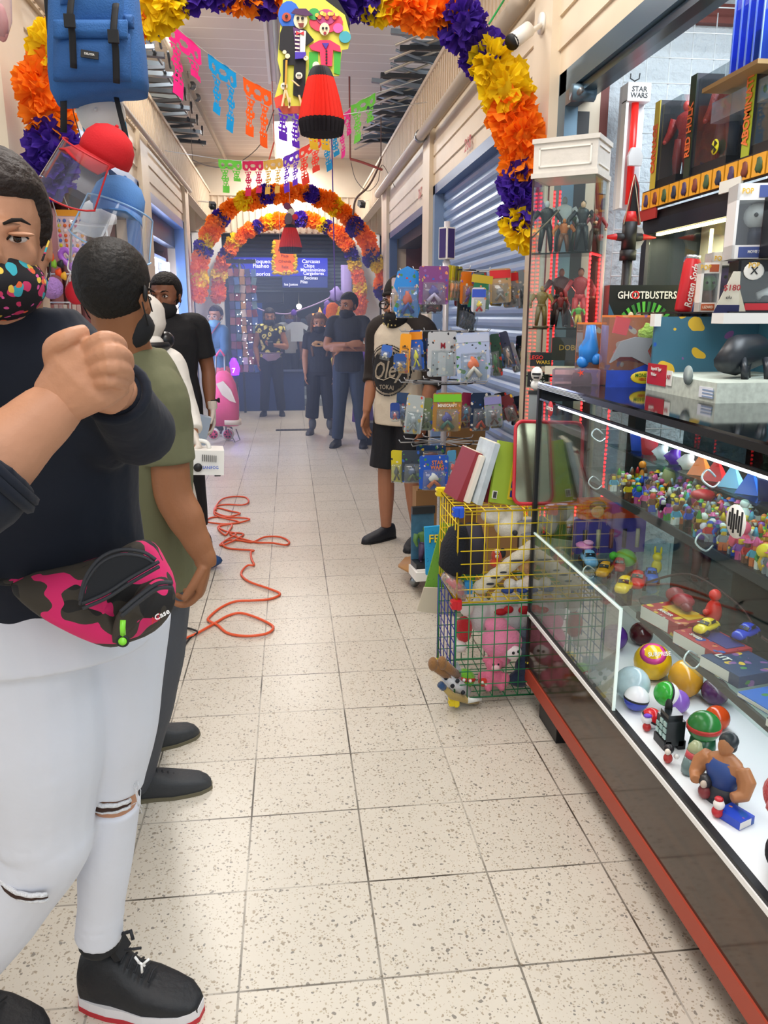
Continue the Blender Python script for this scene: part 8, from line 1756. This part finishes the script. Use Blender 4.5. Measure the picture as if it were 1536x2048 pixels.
for k in range(7):
 px=575+k*16; t=thing('hanging_garment','%s garment hung in the dim end shop, %s from the left'%(['grey','dark plum','slate','brown','charcoal','blue','violet'][k],['first','second','third','fourth','fifth','sixth','seventh'][k]),'clothes',tuple(at(px,640,Y=16.2)),0,'garments in the end shop')
 mb=MB(); c=at(px,650+5*(k%3),Y=16.2); mb.eloft([(c+V((0,0,-.3)),.11,.05),(c,.10,.05),(c+V((0,0,.15)),.13,.04),(c+V((0,0,.22)),.03,.02)],mat(['#6a6e74','#4a3448','#46505c','#5a4638','#33363c','#34508a','#54408a'][k],.8),(1,0,0),10); mb.build('cloth',t,world=True)
t=thing('bare_bulb','bright bare bulb glowing in the end shop','lamp',tuple(at(598,613,Y=14.8))); mb=MB(); mb.ell((0,0,0),.045,mat('#fff4e0',.5,emis=30),12,8); mb.build('bulb',t); mb=MB(); mb.cyl((0,0,.03),(0,0,1.3),.006,DARK,5); mb.build('cable',t)
t=thing('glowing_lantern','glowing orange lantern shape behind the woman in the black tee','lamp',tuple(at(640,640,Y=14.4)))
mb=MB(); c=at(640,640,Y=14.4); mb.prism([(.16*(1 if k%2 else .5)*cos(k*pi/6),.22*(1 if k%2 else .6)*sin(k*pi/6)) for k in range(12)],.03,mat('#ff8a4a',.5,emis=2.5),c,(1,0,0),(0,0,1)); mb.build('star',t,world=True); mb=MB(); mb.cyl(c,c+V((0,0,.9)),.005,DARK,4); mb.build('cord',t,world=True)
t=thing('purple_drape','purple cloth standing behind the man with folded arms','cloth',(at(722,800,Y=11.5).x,11.5,0)); a=at(712,840,Y=11.6); mb=MB()
mb.eloft([(V((a.x+.1,11.6,0)),.16,.12),(V((a.x+.1,11.6,.5)),.13,.1),(V((a.x+.08,11.6,1.0)),.06,.06)],mat('#5a2aa0',.8,bump=.4,bscale=20),(1,0,0),14); mb.build('cloth',t,world=True)
t=thing('hanging_drape','lilac translucent drape at the right side of the end shop','cloth',tuple(at(690,560,Y=13.9))); a,b=at(683,640,Y=13.85),at(703,530,Y=13.85); mb=MB(); mb.loft([[V((a.x,13.85,z)),V((a.x+.06,13.82,z)),V((a.x+.12,13.86,z)),V((b.x,13.84,z)),V((b.x,13.88,z)),V((a.x,13.88,z))] for z in (a.z-.1,b.z)],mat('#a898e0',.6)); mb.build('cloth',t,world=True)
t=thing('flower_string','hanging string of orange and yellow paper flowers between woman and man','paper flowers',tuple(at(671,730,Y=10.9)))
mb=MB(); mb.cyl(V((at(668,610,Y=10.9).x,10.9,4.0)),at(674,780,Y=10.9),.008,mat('#5a2aa0',.7),5); mb.build('cord',t,world=True)
for (px,py,h_,r_) in ((664,622,'#ff7a18',.10),(679,628,'#f0c81c',.09),(671,722,'#e8d060',.07),(673,764,'#ff7a3a',.07),(655,622,'#6a3ac0',.06)):
 mb=MB(); mb.ell(at(px,py,Y=10.85),(r_,r_*.7,r_*1.1),mat(h_,.8,bump=1,bscale=40),12,8,None,lambda d:1+.1*sin(12*d.x)*sin(11*d.z)); mb.build('paper_flower',t,world=True)
t=thing('crate','small dark crate on the floor beside the man with folded arms','crate',(at(735,893,z=0).x+.12,9.5,0)); mb=MB(); mb.bb((-.12,-.1,0),(.14,.15,.26),mat('#28303c',.6)); mb.build('body',t); mb=MB(); mb.bb((-.125,-.105,.22),(.145,.155,.25),mat('#343e4c',.5)); mb.build('rim',t)
t=thing('steps','pale step at the threshold of the end shop','step',(.25,13.9,0)); mb=MB(); mb.bb((-.55,-.15,0),(.3,.5,.12),mat('#8f979c',.6)); mb.build('tread',t); mb=MB(); mb.bb((-.55,.5,0),(.3,.9,.24),mat('#8f979c',.6)); mb.build('tread',t)
m=bpy.data.materials.new('fog'); m.use_nodes=True; nt=m.node_tree; nt.nodes.clear(); o_=nt.nodes.new('ShaderNodeOutputMaterial'); vs_=nt.nodes.new('ShaderNodeVolumeScatter'); vs_.inputs['Color'].default_value=(.62,.72,1,1); vs_.inputs['Density'].default_value=.055; vs_.inputs['Anisotropy'].default_value=.2; nt.links.new(vs_.outputs[0],o_.inputs['Volume'])
mb=MB(); mb.bb((-1.15,5.9,.02),(1.15,13.0,2.2),m); o=tag(mb.build('fog'),'thin bluish disinfecting fog filling the far half of the passage','fog',kind='stuff')
# ================================================================ paper flowers and garlands
def pom_mesh(name,m,seed,np_=44):
 r=random.Random(seed); mb=MB()
 mb.ell((0,0,0),.055,m,8,6)
 for i in range(np_):
  z=1-2*(i+.5)/np_; a=i*2.39996+r.uniform(-.3,.3)
  d=V((sqrt(1-z*z)*cos(a),sqrt(1-z*z)*sin(a),z)); tang=V((r.uniform(-1,1),r.uniform(-1,1),r.uniform(-1,1))); t=d.cross(tang).normalized(); u=d.cross(t)
  NU,NVV=5,7; vs=[]; fs=[]; L=r.uniform(.1,.122); spread=r.uniform(.7,1.0)
  for q in range(NU+1):
   s=q/NU
   for w in range(NVV+1):
    o=(w/NVV-.5)*2
    rad=.025+s*(L-.025)*(1-.16*o*o)
    jag=(.007 if (w%2) else -.004)*(s>.95)
    ripple=.011*s*sin(o*7+i)
    ang=o*spread*.62*(.35+.65*s)
    p=d*((rad+jag)*cos(ang))+t*((rad+jag)*sin(ang))+u*(ripple+.03*s*s*cos(i))
    vs.append(p)
  for q in range(NU):
   for w in range(NVV):
    b=q*(NVV+1)+w; fs.append((b,b+1,b+NVV+2,b+NVV+1))
  mb.add(vs,fs,m)
 return mb.mesh(name)
def tissue(name,h):
 m=bpy.data.materials.new(name); m.use_nodes=True; nt=m.node_tree; b=nt.nodes['Principled BSDF']; b.inputs['Base Color'].default_value=lin(h); b.inputs['Roughness'].default_value=.8
 tl=nt.nodes.new('ShaderNodeBsdfTranslucent'); tl.inputs[0].default_value=lin(h); mx=nt.nodes.new('ShaderNodeMixShader'); mx.inputs[0].default_value=.4
 nt.links.new(b.outputs[0],mx.inputs[1]); nt.links.new(tl.outputs[0],mx.inputs[2]); nt.links.new(mx.outputs[0],nt.nodes['Material Output'].inputs[0]); return m
TO,TY,TP=tissue('orange_tissue','#ff8a10'),tissue('yellow_tissue','#f7d708'),tissue('purple_tissue','#43209a')
POM={'o':[pom_mesh('orange_pompom',TO,s) for s in (1,2)],'y':[pom_mesh('yellow_pompom',TY,s) for s in (3,4)],'p':[pom_mesh('purple_pompom',TP,s) for s in (5,6)]}
PN={'o':'orange paper flower','y':'yellow paper flower','p':'purple paper flower'}
def garland(label,path_px,Y,seq,size,name='flower_garland',flat=.8):
 """path of pixel points on a plane across the passage; flowers spaced along it"""
 r=random.Random(len(seq)); P=catmull([at(px,py,Y=Y) for px,py in path_px],10)
 c=P[len(P)//2]; t=thing(name,label,'flower garland',tuple(c),0)
 mb=MB(); mb.tube([p+V((0,.03,0)) for p in P],.007,mat('#3f7a3a',.8),5); mb.build('cord',t,world=True)
 L=[0]
 for a,b in zip(P,P[1:]):L.append(L[-1]+(b-a).length)
 n=len(seq)
 for i,k in enumerate(seq):
  s=L[-1]*(i+.5)/n; j=max(q for q in range(len(L)) if L[q]<=s); j=min(j,len(P)-2)
  p=P[j].lerp(P[j+1],(s-L[j])/(L[j+1]-L[j]+1e-9))
  o=bpy.data.objects.new('paper_flower',r.choice(POM[k])); COL.objects.link(o); o.parent=t
  o.location=p-c+V((r.uniform(-.02,.02),r.uniform(-.03,.02),r.uniform(-.02,.02)))
  sc=size/.24*r.uniform(.95,1.18); o.scale=(sc,sc*flat,sc); o.rotation_euler=(r.uniform(-.5,.5),r.uniform(-3,3),r.uniform(-.5,.5))
  o['label']=PN[k]
 return t
garland('near arch garland of big orange, yellow and purple tissue flowers',[(100,365),(95,300),(92,230),(98,150),(150,60),(290,20),(380,-12),(520,-30),(640,-14),(760,-6),(850,18),(925,60),(985,135),(1020,215),(1038,285),(1040,360),(1042,425),(1040,478)],3.95,'ppoooyoooyyppopooppyoooppyyoooppy'[:33],.235)
garland('outer far arch garland of orange, yellow and purple tissue flowers',[(396,600),(398,560),(402,515),(420,470),(440,438),(470,412),(510,395),(560,388),(610,385),(655,400),(690,430),(722,470),(745,510),(762,545),(768,590)],10.55,'ooyoopyoopooyoopoooopooyoopooopyoop',.24)
garland('inner far arch garland hung on the end wall around the dark shop',[(440,600),(438,560),(448,520),(466,490),(495,462),(530,447),(575,440),(620,442),(660,456),(690,485),(708,520),(716,560),(722,590),(722,625)],13.75,'oooyoopoyooopoyooppooypoooopyyooyooo',.25)
t=thing('hanging_poster','orange paper sign with shaggy yellow tissue border above the shoppers','paper sign',tuple(at(570,512,Y=13.3)))
mb=MB(); a=at(549,545,Y=13.3); b_=at(590,480,Y=13.3); mb.bb((a.x,13.29,a.z),(b_.x,13.31,b_.z),mat('#ff6a1c',.7))
for i in range(6):mb.text(['Dia de','Muertos','Plaza','Ofrenda','Feliz','dia'][i],.06,mat('#8a2c10',.7),((a.x+b_.x)/2,13.285,b_.z-.07-i*.085))
mb.build('paper_sheet',t,world=True)
mb=MB(); rr=random.Random(3)
def fringe(p,q,n):
 for i in range(n):
  c=p.lerp(q,i/n); mb.ell(c+V((rr.uniform(-.02,.02),-.01,rr.uniform(-.02,.02))),(.03,.012,.03),TY,5,4,rotm(0,rr.uniform(0,3),0),lambda d:1+.4*sin(9*d.x+5*d.z))
fringe(V((a.x,13.3,a.z)),V((a.x,13.3,b_.z)),22); fringe(V((b_.x,13.3,a.z)),V((b_.x,13.3,b_.z)),22); fringe(V((a.x,13.3,a.z)),V((b_.x,13.3,a.z)),14); mb.build('tissue_border',t,world=True)
mb=MB(); mb.cyl((a.x+.1,13.3,b_.z),(a.x+.1,13.3,4.0),.003,WIRE,4); mb.build('thread',t,world=True)
# ================================================================ papel picado
def flag_mesh(name,m,seed,l1=1.0,l2=.8):
 """cut-paper sheet: header with oval holes, two dangling figure-shaped tails with small cut-outs"""
 r=random.Random(seed); mb=MB(); NX,NZ,w,h=30,44,.21,.30
 def solid(x,z):
  if z<.30:
   if z<.04:return True
   for cx_,cz,rx,rz in ((.16,.15,.075,.05),(.5,.14,.1,.045),(.84,.15,.075,.05),(.33,.235,.05,.025),(.67,.235,.05,.025)):
    if ((x-cx_)/rx)**2+((z-cz)/rz)**2<1:return False
   return z<.22+.06*abs(sin(x*9.4))
  for c,L in ((.24,l1),(.74,l2)):
   hw=.125+.035*sin(z*26)
   if z>L*.82:hw=.15
   if abs(x-c)<hw and z<L:
    if z>L*.84:return True
    u=(x-c)/hw; k=(z*13)%1
    if abs(abs(u)-.45)<.24 and .25<k<.72:return False
    return True
  return False
 vs={}; V_=[]; fs=[]
 def vid(i,j):
  if (i,j) not in vs:
   x=i/NX; z=j/NZ; vs[(i,j)]=len(V_)
   V_.append(V(((x-.5)*w,.02*sin(z*4+seed)*z+.006*sin(x*12+seed),-z*h)))
  return vs[(i,j)]
 for i in range(NX):
  for j in range(NZ):
   if solid((i+.5)/NX,(j+.5)/NZ):fs.append((vid(i,j),vid(i+1,j),vid(i+1,j+1),vid(i,j+1)))
 mb.add(V_,fs,m); return mb.mesh(name)
def banner(label,path,cols,name='papel_picado_banner',scale=1):
 P=catmull(path,8); L=[0]
 for a,b in zip(P,P[1:]):L.append(L[-1]+(b-a).length)
 c=P[len(P)//2]; t=thing(name,label,'paper banner',tuple(c))
 mb=MB(); mb.tube(P,.003,mat('#d8d2c8',.8),4); mb.tube([P[0],V((-1.2,P[0].y-.1,P[0].z+.05))],.003,WIRE,4); mb.tube([P[-1],V((1.2,P[-1].y+.1,P[-1].z+.15))],.003,WIRE,4); mb.build('string',t,world=True)
 n=len(cols)
 for i,h in enumerate(cols):
  s=L[-1]*(i+.5)/n; j=max(q for q in range(len(L)-1) if L[q]<=s); p=P[j].lerp(P[j+1],(s-L[j])/(L[j+1]-L[j]+1e-9))
  d=(P[j+1]-P[j]).normalized(); me=flag_mesh('paper_flag',TIS[h[0]],i+3*len(cols),h[1],h[2])
  hor=V((d.x,d.y,0)).normalized(); slope=d.z/max(.2,sqrt(d.x**2+d.y**2)); seg=L[-1]/n/.21/(sqrt(1+slope*slope))
  for v in me.vertices:
   x,y,z=v.co; q=hor*(x*min(seg,1.6))+V((0,0,x*min(seg,1.6)*slope+z*scale))+V((-hor.y,hor.x,0))*y; v.co=q
  o=bpy.data.objects.new('paper_flag',me); COL.objects.link(o); o.parent=t; o.location=p-c; o['label']=h[3]+' cut paper flag'
 return t
TIS={k:tissue(k+'_picado',h) for k,h in dict(pink='#f2308c',blue='#1b9be0',orange='#ff6422',purple='#6a35c8',yellow='#fbc93a',crimson='#d42a58',green='#6fd04a',red='#f04434',magenta='#e0308c',teal='#1a8fc4',gold='#dfb050').items()}
banner('papel picado string from the near arch dropping to the skeleton couple',[at(322,28,Y=5.4),at(400,95,Y=5.7),at(480,150,Y=6.1),at(560,192,Y=6.5),at(615,215,Y=6.8),at(668,232,Y=7.1)],[('pink',1,.55,'pink'),('blue',.85,1,'blue'),('orange',.9,1,'orange'),('purple',.75,.8,'purple'),('yellow',.75,.7,'yellow')],scale=1.3)
banner('papel picado string rising across the passage above the far arch',[at(437,318,Y=9.0),at(500,322,Y=8.8),at(560,316,Y=8.5),at(610,292,Y=8.2),at(660,258,Y=8.0),at(705,212,Y=7.6),at(752,186,Y=7.4)],[('green',.95,.6,'green'),('crimson',1,.9,'crimson'),('gold',.95,.95,'mustard yellow'),('purple',1,.9,'purple'),('red',1,.85,'red'),('teal',1,.8,'blue'),('magenta',1,.6,'magenta'),('green',.95,.6,'light green')],scale=1.12)
# ================================================================ hanging skeleton decorations
def skirt_mesh(mb,c,w,h,bands):
 """honeycomb tissue skirt: pleated bell; bands: list of (t0, t1, material)"""
 n=28
 for t0,t1,m in bands:
  k=5; rings=[]
  for i in range(k+1):
   t_=t0+(t1-t0)*i/k; R_=w*(.17+.37*min(1,t_*1.25)**.62-.05*max(0,t_-.8)*5); ring=[]
   for j in range(n*2):
    a=pi*j/n; rr_=R_*(1+(.09 if j%2 else -.05)); ring.append(V(c)+V((rr_*cos(a),rr_*sin(a),-t_*h)))
   rings.append(ring)
  mb.loft(rings,m,False)
BLK=mat('#17151c',.7); BONE=mat('#e9dcb8',.6); REDT=tissue('red_tissue','#f2301e'); SKN=mat('#e8e0cf',.6)
def paper(c):return mat(c,.6)
t=thing('hanging_skeleton_couple','cut-out dancing skeleton couple, gentleman in tailcoat and lady in red honeycomb skirt','paper decoration',tuple(at(625,120,Y=3.72)))
Yc=3.72
def pp(px,py,y=0):return at(px,py,Y=Yc+y)
def poly(mb,pts,m,y=0,th=.004):
 w=[pp(px,py,y) for px,py in pts]; n=len(w); vs=w+[v+V((0,th,0)) for v in w]
 mb.add(vs,[tuple(range(n)),tuple(range(n,2*n))[::-1]]+[(i,i+n,(i+1)%n+n,(i+1)%n) for i in range(n)],m)
def disc(mb,px,py,rpx,m,y=0,sy=1,n=14):poly(mb,[(px+rpx*cos(2*pi*i/n),py+rpx*sy*sin(2*pi*i/n)) for i in range(n)],m,y)
mb=MB()
poly(mb,[(566,-4),(640,-8),(690,30),(702,75),(696,98),(684,100),(678,152),(662,152),(640,135),(618,130),(612,222),(598,228),(560,218),(548,200),(562,150),(555,120),(560,60)],paper('#d8d44a'))
mb.build('card',t,world=True)
mb=MB()
disc(mb,578,30,22,paper('#1f63c8'),-.006,1.3); disc(mb,573,34,9,paper('#b5482c'),-.012); disc(mb,573,32,3,BLK,-.02)
poly(mb,[(566,52),(588,52),(612,60),(628,80),(612,92),(608,84),(612,118),(610,190),(600,196),(586,190),(588,130),(574,130),(570,196),(566,196),(566,120),(578,112),(558,98),(560,66)],BLK,-.010)
poly(mb,[(586,54),(606,60),(606,102),(592,106)],paper('#5c2d6e'),-.014)
poly(mb,[(600,60),(612,62),(610,104),(600,106)],paper('#f2efe2'),-.018)
for i in range(6):poly(mb,[(590,62+i*8),(599,63+i*8),(599,66+i*8),(590,65+i*8)],SKN,-.019)
poly(mb,[(592,62),(600,66),(608,62),(608,70),(600,67),(592,70)],paper('#d82432'),-.022)
disc(mb,601,40,14,BONE,-.016,1.25); poly(mb,[(582,26),(590,17),(612,17),(626,30),(612,32)],paper('#4b2050'),-.022); disc(mb,596,36,3,BLK,-.024); disc(mb,605,36,3,BLK,-.024); poly(mb,[(596,46),(608,46),(606,54),(600,54)],paper('#7a2a22'),-.024)
poly(mb,[(590,104),(612,104),(612,116),(590,118)],paper('#4a2fb0'),-.024)
for q in ((575,112,5),(612,116,5),(569,104,4)):disc(mb,q[0],q[1],q[2],BONE,-.024)
poly(mb,[(571,120),(575,120),(572,196),(568,196)],paper('#d99a2a'),-.028)
disc(mb,598,151,7,SKN,-.028); disc(mb,596,150,1.6,BLK,-.034); disc(mb,600,150,1.6,BLK,-.034)
disc(mb,568,172,7,SKN,-.028); disc(mb,566,171,1.6,BLK,-.034); disc(mb,570,171,1.6,BLK,-.034)
for a_,b2 in (((568,180),(562,212)),((570,180),(578,212)),((582,160),(596,172)),((578,195),(576,216)),((596,190),(602,212))):poly(mb,[a_,(a_[0]+4,a_[1]),(b2[0]+4,b2[1]),b2],paper('#e8c898'),-.03)
mb.build('skeleton_gentleman',t,world=True)
mb=MB()
poly(mb,[(612,4),(640,-6),(676,0),(698,36),(700,62),(690,52),(672,44),(654,26),(634,22)],BLK,.01)
disc(mb,652,44,34,paper('#e0405c'),-.008,.62); disc(mb,652,34,20,paper('#b23a7a'),-.012,.8); disc(mb,628,28,12,paper('#2f9a4a'),-.012); disc(mb,676,56,10,paper('#d85aa8'),-.012); disc(mb,690,74,12,paper('#3fa0b0'),-.010)
for i in range(9):disc(mb,634+i*5,30+5*sin(i*2),4,paper(['#f0b040','#e85a30','#f4e060'][i%3]),-.018)
disc(mb,649,58,10,BONE,-.02,1.3); disc(mb,646,56,2.4,BLK,-.026); disc(mb,653,56,2.4,BLK,-.026); disc(mb,650,66,3,paper('#a02834'),-.026)
poly(mb,[(632,84),(640,80),(660,80),(680,92),(682,104),(666,100),(664,132),(642,132),(640,104),(624,100),(618,92)],paper('#e83060'),-.012)
poly(mb,[(636,104),(636,140),(618,140),(618,104)],paper('#3fae3a'),-.004); poly(mb,[(668,104),(682,104),(680,150),(668,146)],paper('#3fae3a'),-.004)
poly(mb,[(644,86),(658,86),(652,98)],paper('#4b2fa0'),-.018)
for i in range(5):disc(mb,653,102+i*6,2,BLK,-.02)
disc(mb,632,130,7,SKN,-.02)
poly(mb,[(548,196),(565,188),(570,214),(552,216)],paper('#e8402c'),-.003); poly(mb,[(556,212),(612,212),(608,226),(566,228)],paper('#b8442c'),-.004)
mb.build('skeleton_lady',t,world=True)
mb=MB(); q=pp(641,134,-.04); skirt_mesh(mb,q,.168,.262,[(0,.16,BLK),(.16,.78,REDT),(.78,1,tissue('black_tissue','#1c141c'))]); mb.build('honeycomb_skirt',t,world=True)
mb=MB(); mb.cyl(pp(628,0),(pp(628,0).x,3.72,4.0),.0015,WIRE,4); mb.build('thread',t,world=True)
Yc=10.2
t=thing('hanging_skeleton_lady','small skeleton lady in a red honeycomb skirt under the far arches','paper decoration',tuple(at(580,460,Y=Yc)))
mb=MB(); poly(mb,[(566,408),(578,406),(588,420),(590,450),(572,454),(570,436),(578,425)],paper('#8c4a4e')); disc(mb,582,424,7,BONE,-.01); disc(mb,590,434,6,paper('#e02030'),-.012); disc(mb,574,412,7,paper('#7a3350'),-.012); disc(mb,577,438,8,paper('#6c5a5e'),-.015,1.5); mb.build('cut_out_figure',t,world=True)
mb=MB(); skirt_mesh(mb,pp(580,449,-.02),.24,.33,[(0,.12,BLK),(.12,.8,REDT),(.8,1,tissue('black_tissue','#1c141c'))]); mb.build('honeycomb_skirt',t,world=True)
mb=MB(); mb.cyl(pp(580,410),(pp(580,410).x,Yc,4.0),.0015,WIRE,4); mb.build('thread',t,world=True)
# ================================================================ things above the parapets
rr=random.Random(11)
JD=[mat('#3d434b',.45,metal=.5),mat('#5a6672',.4,metal=.5),mat('#2b2f36',.5),mat('#8795a3',.35,metal=.6)]
for k in range(15):
 y=5.6+k*.36; t_=thing('folding_stand',['dark','slate','bluish'][k%3]+' folded metal stand on the right parapet, %s of its colour going away'%['first','second','third','fourth','fifth'][k//3],'folding stand',(1.25,y,3.5),0,'folded stands on the right parapet')
 a=rr.uniform(-.25,.25); dz=.02*(k%3); ln=rr.uniform(.5,.75)
 mb=MB(); mb.box((-.05,0,.08+dz),(ln,.05,.035),JD[k%4],rotm(0,rr.uniform(-.1,.12),a)); mb.box((-.02,.08,.14+dz),(ln*.8,.04,.03),JD[(k+1)%4],rotm(0,rr.uniform(-.2,.1),a+.3)); mb.box((.02,-.05,.2+dz),(ln*.7,.12,.015),JD[(k+2)%4],rotm(rr.uniform(-.3,.3),.1,a-.2)); mb.build('frame',t_)
 mb=MB(); mb.cyl((-.38,.06,.02),(.3,-.08,.27),.011,mat('#b9b2a6',.4,metal=.5),6); mb.cyl((-.3,-.08,.16),(.3,.1,.04),.011,JD[3],6); mb.build('leg',t_)
for k in range(9):
 y=6.1+k*.55; t_=thing('folding_stand','dark folded metal frame on the left parapet, %s from the camera'%['first','second','third','fourth','fifth','sixth','seventh','eighth','ninth'][k],'folding stand',(-1.3,y,3.476),0,'folded frames on the left parapet')
 mb=MB(); mb.box((.06,0,.06),(.62,.06,.035),JD[k%4],rotm(0,.05,rr.uniform(-.1,.1))); mb.box((.0,.12,.12),(.55,.05,.03),JD[(k+1)%4],rotm(0,-.1,.1)); mb.box((.02,.2,.2),(.5,.05,.04),JD[(k+2)%4],rotm(0,.1,-.06)); mb.build('frame',t_)
 mb=MB(); mb.cyl((.3,-.1,.05),(.3,.35,.08),.014,JD[0],6); mb.cyl((.34,-.1,.2),(.3,.35,.2),.012,JD[2],6); mb.build('leg',t_)
mb=MB(); mb.bb((1.02,5.4,3.5),(1.07,5.45,4.0),DARKG); mb.bb((.6,5.4,3.62),(1.3,5.44,3.66),DARKG); mb.cyl((.75,5.42,3.64),(.72,5.42,3.72),.01,DARKG)
mb.box((1.15,5.2,3.72),(.28,.5,.16),DARKG,rotm(.3,.4,0)); tag(mb.build('metal_rack'),'black upright post with arms bolted above the right parapet','rack')
t=thing('security_camera','white bullet security camera on the cream wall beside the near arch','camera',tuple(at(1060,60,Y=4.02)))
c=at(1045,72,Y=3.85); e=at(1083,50,Y=4.02); mb=MB(); mb.cyl(c+V((-.05,-.02,-.03)),c+V((.03,.0,.03)),.033,WHITE,16); mb.build('camera_body',t,world=True)
mb=MB(); mb.cyl(c+V((-.056,-.025,-.036)),c+V((-.049,-.019,-.029)),.034,DARK,16); mb.build('lens',t,world=True)
mb=MB(); mb.tube([c+V((.03,0,.03)),c+V((.05,.03,.03)),V((1.205,4.0,e.z))],.012,WHITE,8); mb.cyl((1.19,4.0,e.z),(1.205,4.0,e.z),.045,WHITE,16); mb.build('bracket',t,world=True)
for (px,py,x,Y) in ((425,411,-1.18,12.0),(723,408,1.16,12.3)):
 t=thing('security_camera','small dark dome camera on the %s parapet above the far arch'%('left' if x<0 else 'right'),'camera',tuple(at(px,py,Y=Y)))
 c=at(px,py,Y=Y); mb=MB(); mb.box(c,(.08,.12,.08),DARKG,rotm(.4,0,.3)); mb.cyl(c+V((0,-.05,-.02)),c+V((0,-.085,-.035)),.03,DARK); mb.build('camera_body',t,world=True)
 mb=MB(); mb.tube([c,c+V((.06*(1 if x>0 else -1),.03,.05)),V((x*1.04,Y+.04,c.z+.06))],.01,WHITE,6); mb.build('bracket',t,world=True)
CBL=mat('#6d6660',.6);
for lab,pts,r_,m_ in (('thick dark cable hanging from the parapet beside the far arch',[(762,318),(752,345),(735,375),(712,398),(706,430)],.012,mat('#6b5248',.6)),('thin grey cable looping under the ceiling by the right parapet',[(702,325),(712,360),(735,382),(755,365),(765,330),(790,375)],.004,CBL),('red conduit crossing under the ceiling at the far right',[(700,318),(725,325),(765,340)],.014,mat('#a8524a',.6)),('dark cable drooping between the left parapet and the ceiling fixture',[(385,320),(410,330),(440,335),(470,330),(520,290),(548,220)],.005,CBL),('red cord tied from the unlit fixture to the banner',[(548,285),(535,330)],.008,mat('#e86048',.6))):
 P=catmull([at(px,py,Y=9.4) for px,py in pts],6); mb=MB(); mb.tube(P,r_,m_,5); mb.tube([P[0],V((P[0].x,9.4,4.0))],r_*.5,m_,4); tag(mb.build('hanging_cable'),lab,'cable')
P=[at(1008,0,Y=4.3),at(978,48,Y=4.2)]; mb=MB(); mb.tube(P,.005,mat('#0f9a4a',.6),5); tag(mb.build('green_string'),'green string tying the near arch to the parapet','string')
